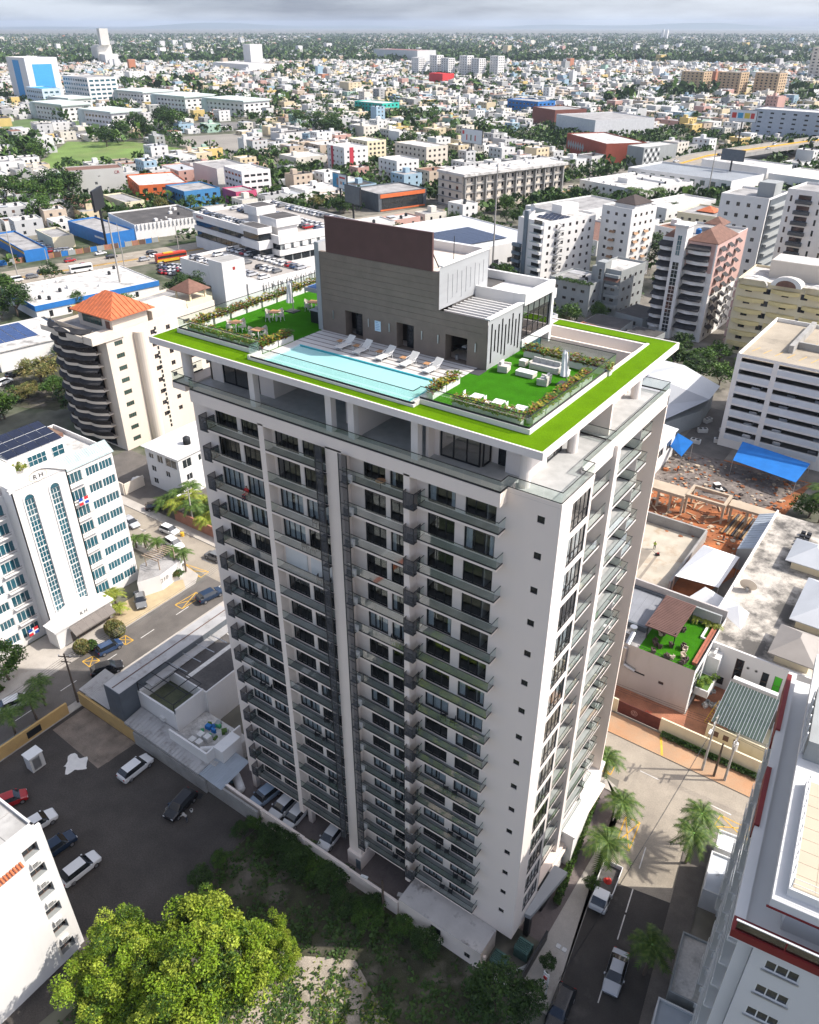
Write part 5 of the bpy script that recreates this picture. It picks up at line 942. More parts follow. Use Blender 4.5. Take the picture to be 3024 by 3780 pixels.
sheet_('red_yard', [(-13.5, 38.3), (9, 38.3), (9, 51), (3.4, 51), (3.4, 43), (-13.5, 43)], .02, M('red_yard_floor', (.33, .14, .08), .9, .25, .4, dirt=.5, dcol=(.12, .08, .06), dscale=.25, fine=.2))
yr = random.Random(21)
for k in range(16): tag(MB().box(-.3, .3, -.2, .2, 0, .35, [GREYP, WHITE, BLUEP, ACW][k % 4]).box(-.15, .2, -.25, .1, .35, .6, [ACW, GREYP, STEEL, WHITE][k % 4]).build('junk_piece', None, (yr.uniform(4.2, 8.5), yr.uniform(46, 50.5), .02), yr.random() * 3), 'piece of discarded yard junk below the white club wall', 'junk', 'junk in the yard')
LD = thing('ladder', 'yellow leaning ladder beside the translucent canopy', 'ladder', (6.0, 43.2, 0), .3); b = MB(); b.tube((0, 0, .1), (1.4, 2.0, 2.6), .05, KERBY); b.tube((.5, -.3, .1), (1.9, 1.7, 2.6), .05, KERBY)
for k in range(8): b.tube((1.4 * k / 8, 2 * k / 8, .1 + 2.5 * k / 8), (.5 + 1.4 * k / 8, -.3 + 2 * k / 8, .1 + 2.5 * k / 8), .03, KERBY)
b.build('rails_and_rungs', LD)
sheet_('construction_ground', [(-30, 57.2), (-8, 57.2), (-.4, 80), (.6, 96), (3, 122), (-30, 122)], .01, SOIL); sheet_('rubble_ground', [(-29, 104), (-3, 104), (2.5, 121.5), (-29, 121.5)], .03, RUB)
FS = thing('fresh_slab', 'freshly poured concrete floor inside low shuttering walls', 'slab', (-20, 66.5, 0))
WET = M('fresh_concrete', (.44, .39, .31), .75, .15, .4, dirt=.55, dcol=(.3, .19, .1), dscale=.22, fine=.06); b = MB(); b.prism([(1.5, 0), (11.4, 2.2), (11.4, 21), (0, 21)], 0, .25, WET); b.build('floor', FS)
WETD = M('wet_concrete', (.25, .215, .17), .5, .1, .6); MB().poly([(3.2, 2, .258), (5.4, 2.3, .258), (5.2, 12, .258), (3.0, 12, .258)], WETD).build('wet_strip', FS); MB().poly([(6.2, 2, .258), (6.7, 2, .258), (6.6, 12.5, .258), (6.2, 12.5, .258)], WETD).build('wet_strip', FS)
b = MB(); b.box(-.4, 11.7, 21.2, 21.6, 0, 2.2, CONC); b.box(11.5, 11.9, 2.2, 21.2, 0, 2.2, CONC); b.box(-.4, 0, 0, 21.2, 0, 1.8, CONC); b.build('shutter_wall', FS)
tag(MB().box(-22.8, -15, 94.2, 97.6, 3.4, 4.0, M('raw_concrete', (.42, .34, .25), .9, .1, .5)).build('raised_slab'), 'raised bare concrete floor slab above the excavation', 'slab')
RS2 = thing('unfinished_building', 'unfinished concrete beam frame over red rubble', 'structure', (-15, 95, 0)); RC = MATS['raw_concrete']
for (x0_, x1_, y0_, y1_) in ((0, 7.5, 0, .5), (0, 7.5, 4.2, 4.7), (0, .5, .5, 4.2), (7, 7.5, .5, 4.2)): bx('beam', RC, RS2, x0_, x1_, y0_, y1_, 3.6, 4.2)
for (x, y_) in ((.05, .05), (7.05, .05), (.05, 4.25), (7.05, 4.25)): bx('column', RC, RS2, x, x + .4, y_, y_ + .4, 0, 3.6)
for k in range(4): tag(bx('column', RC, None, -22.6 + k * 2.4, -22.2 + k * 2.4, 94.4, 94.8, 0, 3.4), 'concrete column under the raised slab, %s from the tower' % ORD[k], 'column', 'columns under the raised slab')
tag(MB().box(-7.3, 1.5, 96.5, 99.2, 3.2, 3.7, RC).build('raised_slab'), 'narrow raised slab littered with timber beside the concrete frame', 'slab')
for k in range(3): tag(bx('column', RC, None, -6.9 + k * 3, -6.5 + k * 3, 96.7, 97.1, 0, 3.2), 'concrete column under the timber littered slab, %s from the left' % ORD[k], 'column', 'columns under the narrow slab')
PIP = [M('rust_pipe', (.3, .14, .05), .8, .3, 2), M('dark_pipe', (.05, .05, .055), .6, .2, 2), M('wood_pole', (.32, .22, .12), .9, .2, 2)]
for k in range(9): tag(MB().tube((-6.6 + k * .48, 91.8, .25), (-6.2 + k * .48, 100.3, .25), .2, PIP[k % 3], 8).build('steel_pipe'), '%s pipe from the left in the stack on red soil' % ORD[k], 'pipe', 'stacked pipes')
dr = random.Random(31)
WOODP = M('raw_plank', (.42, .3, .19), .9, .2, 2)
for k in range(40):
 x, y_ = dr.uniform(-20, -6), dr.uniform(87.5, 103); a = dr.uniform(0, 3.1); l_ = dr.uniform(.8, 2.2)
 tag(ob('plank', cmesh(('pl', k % 5), lambda: MB().box(-1 - k % 3 * .3, 1 + k % 3 * .3, -.12, .12, 0, .1, WOODP).mesh('plank')), None, (x, y_, .04 + dr.random() * .15), a), 'loose timber plank scattered on the red building site', 'plank', 'scattered planks')
b = MB()
for k in range(900):
 x, y_ = dr.uniform(-28, 1), dr.uniform(86, 120); sz_ = dr.uniform(.1, .42) * (1 if k % 5 else 1.7)
 if -16 < x < -7 and 94 < y_ < 100 and k % 3: continue
 b.prism([(x + sz_ * cos(t) * dr.uniform(.6, 1), y_ + sz_ * sin(t) * dr.uniform(.6, 1)) for t in [j * pi / 3.5 for j in range(7)]], 0, sz_ * dr.uniform(.3, .8), [RUB, RUB, RC, SOIL][k % 4] if y_ > 103 else [SOIL, RUB, RC][k % 3])
tag(b.build('rubble'), 'scattered rubble lumps over the red building site', 'rubble', kind='stuff')
SK = thing('skid_loader', 'small white skid steer loader on the building site rubble', 'loader', (-12, 107, .03), .8); b = MB(); b.box(-1.1, .9, -.6, .6, .35, .9, ACW); b.box(-.9, .3, -.5, .5, .9, 1.9, BLACKM); b.box(-.95, .35, -.55, .55, 1.9, 2.0, ACW); b.build('body', SK)
b = MB(); b.tube((-.9, -.65, 1.3), (1.5, -.65, .4), .09, ACW); b.tube((-.9, .65, 1.3), (1.5, .65, .4), .09, ACW); b.box(1.4, 1.9, -.8, .8, .05, .6, BLACKM); b.build('bucket_arm', SK)
for (x, y_) in ((-.7, -.7), (.6, -.7), (-.7, .7), (.6, .7)): MB().tube((x, y_ - .12, .35), (x, y_ + .12, .35), .35, BLACKM, 14).build('wheel', SK)
for q, (pts_, lab) in enumerate(((((-12.3, 122.6), (1.8, 120.2), (.9, 113.6), (-12.1, 116)), 'long blue tarpaulin awning along the parking garage foot'), (((-25, 118.6), (-20.8, 116.2), (-21.4, 111.4), (-25.2, 114.9)), 'small blue tarpaulin awning beside the white roofed house'))):
 e = thing('tarpaulin_awning', lab, 'awning', (pts_[0][0], pts_[0][1], 0)); o = pts_[0]; zz = (5.0, 5.0, 3.4, 3.4)
 MB().poly([(p[0] - o[0], p[1] - o[1], z) for p, z in zip(pts_, zz)], BLUET).poly([(p[0] - o[0], p[1] - o[1], z - .04) for p, z in reversed(list(zip(pts_, zz)))], BLUET).build('sheet', e)
 for p, z in zip(pts_, zz): MB().cyl((p[0] - o[0], p[1] - o[1]), .06, 0, z - .05, STEEL, 6).build('post', e)
WH = building('house', 'white walled house with pale sheet roof between the tower and the building site', 'house', (-34, 100), 9, 17, 6.4, 0, WHITE, TW_, .1, (), [(2, 5, 3.2, 5.2, 2), (7, 10, 3.2, 5.2, 2), (12, 15, 3.0, 5.2, 2)]); MB().poly([(-.4, -.4, 6.7), (9.4, -.4, 6.5), (9.4, 17.4, 6.5), (-.4, 17.4, 7.4)], TW_).build('sheet_roof', WH)
ANG = thing('angular_roof_hall', 'hall with folded angular pale metal roof planes behind the tower', 'building', (-44, 122, 0)); AM = M('pale_metal_sheet', (.5, .51, .52), .5, .05, .3); AM2 = M('grey_metal_sheet', (.36, .37, .39), .5, .05, .3)
b = MB()
def tri(*p, m=AM): b.poly(p, m)
tri((0, 10, 10), (7, 8, 12), (9, 28, 8.5), (0, 30, 8)); tri((7, 8, 12), (20, 14, 7), (19, 26, 6), (9, 28, 8.5)); tri((0, 10, 10), (4, -2, 6), (7, 8, 12), m=AM2); tri((4, -2, 6), (14, 1, 5), (20, 14, 7), (7, 8, 12), m=AM2); tri((6, -5, 6.8), (11, -3, 4.2), (14, 1, 5), (4, -2, 6), m=AM); tri((6, -5, 6.8), (4, -2, 6), (1, -4, 4), m=AM2); tri((6, -5, 6.8), (1, -4, 4), (6, -6.4, 4.2), (11, -3, 4.2), m=AM)
b.build('folded_roof', ANG); b = MB(); b.prism([(1, -3.5), (11, -2.5), (14, 1.2), (19, 13.8), (18, 25.5), (0.4, 29)], 0, 4.1, GREYP); b.build('wall', ANG); occ(-44, 116, 22, 38)
rsheet('service_yard', -26, -15, 118, 148, .02, ASPH)
for k in range(5): tag(MB().box(0, 2.2, 0, 1.1, 0, .9, ACW).cyl((.6, .55), .4, .9, .95, BLACKM, 12).cyl((1.6, .55), .4, .9, .95, BLACKM, 12).build('roof_condenser', None, (-24 + (k % 2) * 4.5, 126 + k * 3, 4.0 if 0 else .02), .3 * k), 'white twin fan condenser in the yard left of the parking garage, %s from the front' % ORD[k], 'condenser', 'yard condensers')
GA = thing('parking_garage', 'white multi storey parking garage with open decks and yellow bay lines on top', 'garage', (-18.6, 128.6, 0), -.02); occ(-20, 127, 50, 34)
hg = []
for f in range(7):
 z = 2.2 + f * 2.75
 for (x0_, x1_) in ((1.0, 7.6), (8.6, 20.5), (21.5, 33.5), (34.5, 46)): hg.append((x0_, x1_, z + 1.2 if f else z + .9, z + 2.3))
GWH = M('garage_white', (.72, .70, .66), .75, .05, .2, dirt=.2, dcol=(.45, .4, .34), dscale=.3, zs=.3)
wallmesh(48, 21.6, hg, GWH, .5).build('front_wall', GA)
for h in hg: bx('spandrel_panel', M('pale_blue_grey', (.56, .6, .63), .6, .05), GA, h[0] + .05, h[1] - .05, -.08, -.003, h[2] - 1.15, h[2] - .1)
b = MB(); b.box(.01, .3, .5, 30, 0, 21.6, GWH); b.box(.3, 48, 29.7, 30, 0, 21.6, GWH); b.build('side_wall', GA)
for f in range(7): bx('deck', CONC, GA, .3, 48, .5, 29.7, 2.0 + f * 2.75, 2.2 + f * 2.75)
bx('back_shade', BROWNF, GA, .4, 48, 12, 12.3, 2.3, 20)
bx('top_deck', M('stained_deck', (.36, .31, .24), .9, .12, .3, dirt=.6, dcol=(.16, .14, .11), dscale=.15, fine=.12), GA, .3, 48, .5, 29.7, 20.6, 20.75); bx('ramp_wall', CONC, GA, 8, 9, 9, 29, 20.75, 22.4); bx('ramp_wall', CONC, GA, 9, 40, 13, 13.6, 20.75, 22.2)
for k in range(18): MB().bar((1.6 + k * 2.4, 5.4, 20.76), (2.4 + k * 2.4, 8.8, 20.76), .14, .012, LINEY).build('bay_line', GA)
for k in range(6): MB().bar((11 + k * 2.4, 15.4, 20.76), (11.8 + k * 2.4, 18.8, 20.76), .14, .012, LINEY).build('bay_line', GA)
# ================================================================ middle distance, measured landmarks
def blk(label, x, y, W, D, H, rot, wall, roof=ROOFW, fl=3, cf=4, cr_=4, ww=1.4, wh=1.2, name='building', cat='building', par=.6, glass=DGL, frame=BROWNF, nx=2, group=None, top=3, base=1.0, cl=0, nz=1):
 fh = (H - .2) / fl
 return building(name, label, cat, (x, y), W, D, H, rot, wall, roof, par, grid(W, H, fl, cf, ww, wh, base=base, nx=nx, nz=nz) if cf else (), grid(D, H, fl, cr_, ww, wh, base=base, nx=nx, nz=nz) if cr_ else (), grid(D, H, fl, cl, ww, wh, base=base, nx=nx) if cl else (), frame, glass, group, occm=3)
rr = random.Random(77)
AT = blk('white and pink apartment tower with rows of black balcony awnings and tiled roof', -60, 194, 16, 26, 28, -.04, WHITE, ROOFG, 9, 0, 6, 1.3, 1.2, 'apartment_tower', 'tower')
for f in range(9):
 z = 2.4 + f * 2.85
 for (x0_, x1_) in ((-.4, 4.0), (8.0, 14.5)):
  n_ = 8; pts_ = [(x0_ + (x1_ - x0_) * k / n_, -.5 - 1.1 * sin(pi * k / n_)) for k in range(n_ + 1)]
  b = MB(); b.prism(pts_ + [(x1_, -.01), (x0_, -.01)], 0, .95, WHITE); o = b.build('bulging_balcony', AT, (0, 0, z))
  b = MB(); m_ = x1_ - x0_
  b.poly([(x0_ - .1, -1.9, 1.5), (x1_ + .1, -1.9, 1.5), (x1_ - .1, -.1, 2.5), (x0_ + .1, -.1, 2.5)], AWN); b.poly([(x0_ - .1, -1.9, 1.2), (x1_ + .1, -1.9, 1.2), (x1_ + .1, -1.9, 1.5), (x0_ - .1, -1.9, 1.5)], AWN); b.poly([(x1_ + .1, -1.9, 1.2), (x1_ - .1, -.1, 1.4), (x1_ - .1, -.1, 2.5), (x1_ + .1, -1.9, 1.5)], AWN); b.build('awning', o)
 for (y0_, y1_) in ((2, 6), (9, 12), (16, 19)):
  b = MB(); b.poly([(17.2, y0_, z + 1.2), (17.2, y1_, z + 1.2), (16.02, y1_, z + 2.0), (16.02, y0_, z + 2.0)], AWN); b.poly([(17.2, y0_, z + .95), (17.2, y1_, z + .95), (17.2, y1_, z + 1.2), (17.2, y0_, z + 1.2)], AWN); b.build('side_awning', AT)
bx('pink_cladding', PINKP, AT, 7.2, 15.6, -.06, -.004, 20.2, 28.6); bx('pink_cladding', PINKP, AT, 16.004, 16.06, .2, 25.8, 14, 28.6)
bx('stair_tower', WHITE, AT, 4.1, 7.6, -2.4, 2.5, 0, 32.5); MB().box(3.6, 8.1, -2.9, 3.0, 32.5, 32.9, WHITE).build('stair_cap', AT)
for f in range(9): win(AT, 4.9, 6.8, 2 + f * 2.3, 4.2 + f * 2.3, 2, 2, FRW, DGL, y=-2.44, name='stair_window')
win(AT, 5.2, 6.5, 24.4, 30.0, 2, 4, FRW, BGL, y=-2.44, name='stair_window'); hip('hip_roof', AT, 8, 15.5, .5, 16, 28.6, 3.0, BRTILE, .8); hip('hip_roof', AT, 0.5, 4.0, .5, 10, 28.6, 2, BRTILE, .4); hip('hip_roof', AT, 6, 11, 17, 23, 30.2, 1.8, BRTILE, .4)
MATS['brown_tile'].node_tree  # tile tint shared
tank(AT, 6, 12, 28, .8, 1.6, BLUEP)
YB_ = blk('cream and yellow apartment building with wavy balconies and white scalloped parapet', -36, 190.5, 26, 18, 20.5, 0, CREAM, ROOFW, 6, 5, 3, 1.8, 1.5, 'apartment_block')
for f in range(6):
 z = 2.6 + f * 3.2
 for k in range(3):
  x0_ = .6 + k * 8.6; n_ = 8; pts_ = [(x0_ + 7.4 * j / n_, -.4 - 1.2 * sin(pi * j / n_)) for j in range(n_ + 1)]
  b = MB(); b.prism(pts_ + [(x0_ + 7.4, -.01), (x0_, -.01)], 0, 1.0, M('yellow_balcony', (.68, .56, .28), .8, .08, .4)); b.build('wavy_balcony', YB_, (0, 0, z))
for k in range(3):
 b = MB()
 for j in range(10):
  a, c = pi * j / 10, pi * (j + 1) / 10
  b.quad((3.9 * cos(a), -1.8, 2.6 * sin(a)), (3.9 * cos(c), -1.8, 2.6 * sin(c)), (3.9 * cos(c), 3, 1.8 * sin(c)), (3.9 * cos(a), 3, 1.8 * sin(a)), ROOFW)
  if k == 1: b.quad((3.9 * cos(a), -1.85, 2.6 * sin(a)), (2.6 * cos(a), -1.85, 1.7 * sin(a)), (2.6 * cos(c), -1.85, 1.7 * sin(c)), (3.9 * cos(c), -1.85, 2.6 * sin(c)), WHITE); b.poly([(0, -1.84, 0), (2.6 * cos(a), -1.84, 1.7 * sin(a)), (2.6 * cos(c), -1.84, 1.7 * sin(c))], BRTILE)
 b.build('barrel_canopy', YB_, (4.3 + k * 8.6, 0, 20.0 + (1.0 if k == 1 else 0)))
bx('roof_wall', BEIGE, YB_, 6, 26, 8, 17, 20.5, 25.2); bx('roof_cover', ROOFW, YB_, 6.2, 25.8, 8.2, 16.8, 25.2, 25.3)
for k in range(7): bx('bay_window', PINKP, YB_, -.7, -.01, .3, 2.6, 1.5 + k * 2.8, 3.2 + k * 2.8)
GG = blk('grey green low apartment building with roof garden plants', -96.5, 198, 15.2, 14, 10, -.12, GREYP, ROOFG, 3, 4, 3, 1.4, .9, 'apartment_block'); bx('roof_canopy', CORR, GG, 5, 11, 2, 6, 12.3, 12.4); rooftop(GG, 15, 14, 10, rr, 3)
G2 = blk('grey apartment building with red edged balconies beside the dark sheds', -84.5, 203.5, 10.5, 16, 14, -.12, GREYP, ROOFW, 4, 3, 4, 1.4, 1.1, 'apartment_block'); bx('stair_core', GREYP, G2, 2, 5, -1.0, 3, 0, 16.5); win(G2, 3, 4.1, 11, 14.5, 1, 3, FRW, DGL, y=-1.04)
for f in range(4): bx('balcony', GREYP, G2, 5.6, 10.4, -1.4, -.01, 2.8 + f * 3.2, 3.7 + f * 3.2)
MB().poly([(5.4, -1.9, 11.4), (10.6, -1.9, 11.4), (10.6, -.1, 12.2), (5.4, -.1, 12.2)], BRTILE).build('awning', G2)
for k, (x, y, W, D, lab) in enumerate(((-76, 181, 12, 10, 'left'), (-62, 178, 9, 9, 'right'), (-72, 196, 10, 12, 'rear'))): blk('low dark roofed shed before the awning tower, %s one' % lab, x, y, W, D, 3.6, -.1 * k, GREYP, ROOFB, 1, 2, 1, name='shed', cat='shed', par=.1)
WBG = blk('white apartment tower with blue grey stripe and solar panels on its roof', -124.5, 226, 13, 27, 21, -.3, WHITE, ROOFW, 7, 2, 7, 1.2, 1.2, 'apartment_tower', 'tower'); bx('grey_stripe', M('blue_grey_stripe', (.13, .17, .2), .6), WBG, 3.2, 5.0, -.35, -.003, 0, 24.2)
for f in range(7):
 o = bx('balcony', WHITE, WBG, 7.4, 12.9, -1.5, -.01, 1.6 + f * 2.95, 2.6 + f * 2.95); bx('glass_panel', BGLASS, o, -2.7, 2.7, -.74, -.72, 1.0, 1.5); bx('recess', DGL, WBG, 8, 12, -.02, -.004, 2.7 + f * 2.95, 4.2 + f * 2.95)
for f in range(4): bx('glazed_bay', DGL, WBG, -1.2, 2.4, -1.0, -.01, 1 + f * 2.9, 2.6 + f * 2.9); bx('bay_slab', MATS['blue_grey_stripe'], WBG, -1.4, 2.6, -1.2, -.012, 2.6 + f * 2.9, 3.7 + f * 2.9)
for i in range(3):
 for k in range(5): MB().poly([(0, 0, .3), (1.8, 0, .3), (1.8, 1.8, .8), (0, 1.8, .8)], SOLARM).build('solar_panel', WBG, (3 + k * 1.9, 6 + i * 3.2, 21))
bx('roof_house', WHITE, WBG, 1, 6, 16, 25, 21, 24.4); bx('roof_house', WHITE, WBG, 3.0, 5.2, .1, 3, 21, 24.2)
for k in range(2):
 b = MB()
 for j in range(14):
  a, c = 2 * pi * j / 14, 2 * pi * (j + 1) / 14; b.poly([(0, .3, 0), (1.3 * cos(a), 0, 1.3 * sin(a)), (1.3 * cos(c), 0, 1.3 * sin(c))], FRW)
 b.tube((0, .2, -1.6), (0, .2, 0), .06, STEEL); b.build('satellite_dish', WBG, (1.8 + k * 3.4, 1.5, 25.2 if k else 22.6))
b = MB()
for f in range(7): b.box(.05, 1.6, 0, 3.0, f * 2.9, f * 2.9 + .12, STEEL); b.bar((.4, .2, f * 2.9), (.4, 2.8, f * 2.9 + 1.45), .5, .1, STEEL); b.bar((1.2, 2.8, f * 2.9 + 1.45), (1.2, .2, f * 2.9 + 2.9), .5, .1, STEEL)
b.build('fire_stair', WBG, (13.0, 6, .5))
WBH = blk('white apartment tower with dark brown hip roof and small tan awnings', -101.5, 247, 13, 15, 24.5, -.25, WHITE, ROOFG, 8, 3, 4, 1.2, 1.1, 'apartment_tower', 'tower', nx=2); hip('hip_roof', WBH, 4, 12.5, 2, 12, 26.4, 2.4, M('dark_brown_tile', (.06, .045, .04), .85, .2, 1), .5); bx('penthouse', WHITE, WBH, 4, 12.5, 2, 12, 24.5, 26.3)
for f in range(5):
 for k in range(2): MB().poly([(13.9, 2.5 + k * 6, 4.2 + f * 3), (13.9, 5 + k * 6, 4.2 + f * 3), (13.02, 5 + k * 6, 4.9 + f * 3), (13.02, 2.5 + k * 6, 4.9 + f * 3)], M('tan_awning', (.3, .18, .1), .8)).build('awning', WBH)
 MB().poly([(4.5, -.9, 4.2 + f * 3), (7, -.9, 4.2 + f * 3), (7, -.02, 4.9 + f * 3), (4.5, -.02, 4.9 + f * 3)], MATS['tan_awning']).build('awning', WBH)
WT = blk('tall white apartment tower with dark glazed side and rooftop stair block', -61, 250, 16, 18, 32, -.1, WHITE, ROOFG, 9, 4, 0, 1.2, 1.2, 'apartment_tower', 'tower'); bx('dark_side', SLATE, WT, 16.004, 16.3, 1, 17.5, 0, 32); bx('roof_house', GREYP, WT, 10, 15.5, 5, 12, 32, 36.5)
for f in range(10): bx('side_balcony', GREYP, WT, 16.3, 17.6, 2, 16, 1.6 + f * 3.05, 2.6 + f * 3.05)
WT2 = blk('broad white apartment tower with dark recessed balconies, upper right edge', -37, 233, 30, 16, 38, -.12, WHITE, ROOFG, 12, 0, 0, 1.3, 1.2, 'apartment_tower', 'tower')
for f in range(12):
 z = 1.2 + f * 3.05
 for x in (3.2, 17.0):
  o = bx('balcony', M('charcoal_balcony', (.07, .075, .08), .6), WT2, x, x + 4.6, -1.2, -.01, z, z + 1.0); bx('recess', DGL, WT2, x + .4, x + 4.2, -.03, -.004, z + 1.05, z + 2.4)
 for x in (1.2, 9.6, 13.0, 23.6): bx('slim_window', DGL, WT2, x, x + .6, -.04, -.003, z + .3, z + 2.0)
OF = building('office_block', 'long beige concrete office block with deep vertical piers', 'building', (-227.6, 328.8), 19.7, 72, 15.6, -.33, BEIGE, ROOFW, .6, grid(19.7, 15.6, 4, 3, 2.0, 1.8, base=1.2, nx=2), grid(72, 15.6, 4, 20, 1.4, 1.9, base=1.2, nx=1), (), BROWNF, DGL, depth=.3)
for k in range(11): bx('pier', CONC, OF, 19.72, 21.2, 1 + k * 6.9, 1.7 + k * 6.9, 0, 15.6)
for f in range(4): bx('ledge', CONC, OF, 19.72, 20.4, .5, 71, 3.4 + f * 3.9, 3.9 + f * 3.9)
for f in range(5): bx('ledge', CONC, OF, -.3, 19.9, -.5, -.02, .4 + f * 3.9, .9 + f * 3.9)
MB().box(-.6, 22, -.6, 72.5, 15.7, 16.9, ROOFW).build('roof_cornice', OF); rooftop(OF, 19, 70, 16.9, rr, 12)
CM = blk('white commercial building with cluttered flat roof beyond the office block', -179, 398, 41, 46, 7, -.33, WHITE, ROOFW, 2, 8, 8, 1.6, 1.4); rooftop(CM, 40, 45, 7, rr, 14); bx('roof_house', WHITE, CM, 15, 22, 14, 21, 7, 9.5); bx('roof_wall', WHITE, CM, 6, 34, 30, 31, 7, 8)
ML = blk('wide hall with ribbed grey metal roof and white edge', -170, 445, 66, 36, 8.2, -.22, WHITE, M('mall_metal', (.33, .35, .37), .45, .06, .1, metal=.3), 2, 10, 0, 3, 2.6, glass=GGL, par=1.0)
for k in range(34): bx('roof_rib', MATS['mall_metal'], ML, 2 + k * 1.9, 2.25 + k * 1.9, 1, 35, 8.2, 8.42)
blk('white annex with long window strip behind the ribbed metal roof', -140, 486, 45, 24, 11, -.35, WHITE, ROOFW, 2, 9, 0, 3, 1.2);
blk('low white roofed hall with pale vaulted cover at the right behind the metal roof', -96, 468, 30, 34, 9, -.3, WHITE, M('pale_vault', (.62, .58, .5), .7, .05), 1, 4, 0)
SO = blk('low hall with white metal roof carrying a solar panel field behind the roof house', -192, 232, 52, 44, 8, -.32, WHITE, M('white_metal_roof', (.6, .61, .62), .5, .06, .2, metal=.1), 1, 6, 6, 2.4, 2, par=.4)
for i in range(8):
 for k in range(12): bx('solar_panel', SOLARM, SO, 20 + k * 2.05, 21.95 + k * 2.05, 6 + i * 3.1, 8.95 + i * 3.1, 8.35, 8.4)
blk('low white workshop with rust red sheet roofs beside the solar hall', -150, 285, 40, 30, 5.5, -.33, WHITE, BRTILE, 1, 4, 4)
blk('long white walled warehouse with grey roof below the office block', -172, 322, 26, 46, 5.5, -.33, WHITE, ROOFG, 1, 4, 8); blk('low white building with palms along its wall', -132, 362, 19, 40, 5, -.3, WHITE, ROOFW, 1, 4, 8)
HO = blk('small cream house with orange gabled roof behind the towers', -104, 342, 20, 24, 7, -.1, CREAM, ROOFG, 2, 5, 4); hip('hip_roof', HO, 6, 14, 8, 16, 7.6, 2, TERRA, .4)
DL = thing('dealership_building', 'white car dealership with banded facade and roof parking deck', 'building', (-258, 189, 0), -.2); occ(-258, 189, 64, 40, -.2, 3)
LW, LD_ = 62, 40
b = MB(); b.box(.5, LW - .5, .5, LD_, 0, 13.2, GREYP); b.build('body', DL)
for (z0_, z1_) in ((0, 4.4), (7.0, 9.0), (11.2, 14.2)): b = MB(); b.box(0, LW, -.3, .48, z0_, z1_, WHITE); b.box(LW - .48, LW + .1, .48, LD_, z0_, z1_, WHITE); b.build('band', DL)
for k in range(16): bx('glazing', DGL, DL, 1 + k * 3.8, 4.5 + k * 3.8, .3, .49, 4.4, 7.0); bx('glazing', DGL, DL, 1 + k * 3.8, 4.5 + k * 3.8, .3, .49, 9.0, 11.2)
for k in range(9): bx('rib_panel', WHITE, DL, LW + .1, LW + .35, 2 + k * 4.1, 4.6 + k * 4.1, 9.4, 11.0); bx('glazing', DGL, DL, LW - .48, LW - .3, 2 + k * 4.1, 5.4 + k * 4.1, 4.6, 6.8)
bx('roof_deck', M('deck_grey', (.36, .33, .3), .9, .1, .2, dirt=.4, dcol=(.2, .18, .16), dscale=.15), DL, .5, LW - .5, .5, LD_ - .5, 13.2, 13.3)
b = MB(); b.box(0, LW, LD_ - .4, LD_, 13.2, 14.2, WHITE); b.box(0, .4, 0, LD_, 13.2, 14.2, WHITE); b.build('parapet', DL)
RL = M('red_sign_letter', (.3, .02, .02), .5); text('sign_lettering', 'HONDA', RL, 1.5, (5.5, -.33, 12.8), (pi / 2, 0, 0), DL, .05)
for (x0_, y0_, w_, d_, h_) in ((28, 9, 7, 7, 6.5), (48, 3, 9, 9, 6)):
 b = MB(); b.box(x0_, x0_ + w_, y0_, y0_ + d_, 13.3, 13.3 + h_ * .5, WHITE); b.box(x0_ - 1, x0_ + w_ + 1, y0_ - 1, y0_ + d_ + 1, 13.3 + h_ * .5, 13.3 + h_, WHITE); b.box(x0_ - .7, x0_ + w_ + .7, y0_ - .7, y0_ + d_ + .7, 13.3 + h_, 13.32 + h_, ROOFB); b.build('roof_house', DL)
b = MB(); b.box(46, 58, -6.5, -.31, 4.6, 7.0, WHITE); b.box(46, 58, -6.5, -.31, 9.4, 12.4, WHITE); b.box(47, 57, -5.8, -.31, 7.0, 9.4, DGL); b.box(47, 57, -5.8, -.31, 12.4, 15, DGL); b.box(46, 58, -6.5, -.31, 15, 17.2, WHITE); b.box(46.3, 57.7, -6.2, -.5, 17.2, 17.22, ROOFB); b.build('corner_block', DL)
for x in (47.5, 52, 56.5): MB().cyl((x, -5.5), .6, 0, 4.6, WHITE, 12, r2=1.1).build('column', DL)
PD = thing('parking_deck', 'white walled parking deck full of cars in front of the dealership', 'garage', (-226, 153, 0), -.12); occ(-226, 140, 52, 36, -.12, 2)
b = MB(); b.box(0, 47, 0, 27, 0, 6.2, WHITE); b.box(.3, 46.7, .3, 26.7, 6.2, 6.22, MATS['deck_grey']); b.build('body', PD)
b = MB(); b.box(0, 47, 0, .3, 6.2, 7.2, WHITE); b.box(46.7, 47, .3, 27, 6.2, 7.2, WHITE); b.box(0, .3, .3, 27, 6.2, 7.2, WHITE); b.build('parapet', PD)
for k in range(20): bx('slot_window', DGL, PD, 47.003, 47.05, 1 + k * 1.3, 1.35 + k * 1.3, 3.2, 5.4)
for k in range(12): bx('wall_rib', WHITE, PD, 47.003, 47.2, 1.6 + k * 2.1, 1.9 + k * 2.1, .2, 6.2)
bx('stair_tower', WHITE, PD, 39, 46.5, -14, -5, 0, 15.6); bx('tower_cap', CONC, PD, 39.3, 46.2, -13.7, -5.3, 15.6, 15.62); bx('tower_plate', REDP, PD, 46.5, 46.55, -10, -9, 12.6, 13.6); b = MB(); b.box(39.5, 46.7, -5, -.003, 0, 7.0, WHITE); b.box(46.5, 47, -5, 0, 0, 7.2, WHITE); b.build('link_wall', PD)
for k in range(3): MB().tube((47.0, 6 + k * 4, 5.0), (47.6, 6 + k * 4, 5.2), .45, FRW, 10).build('wall_fan', PD)
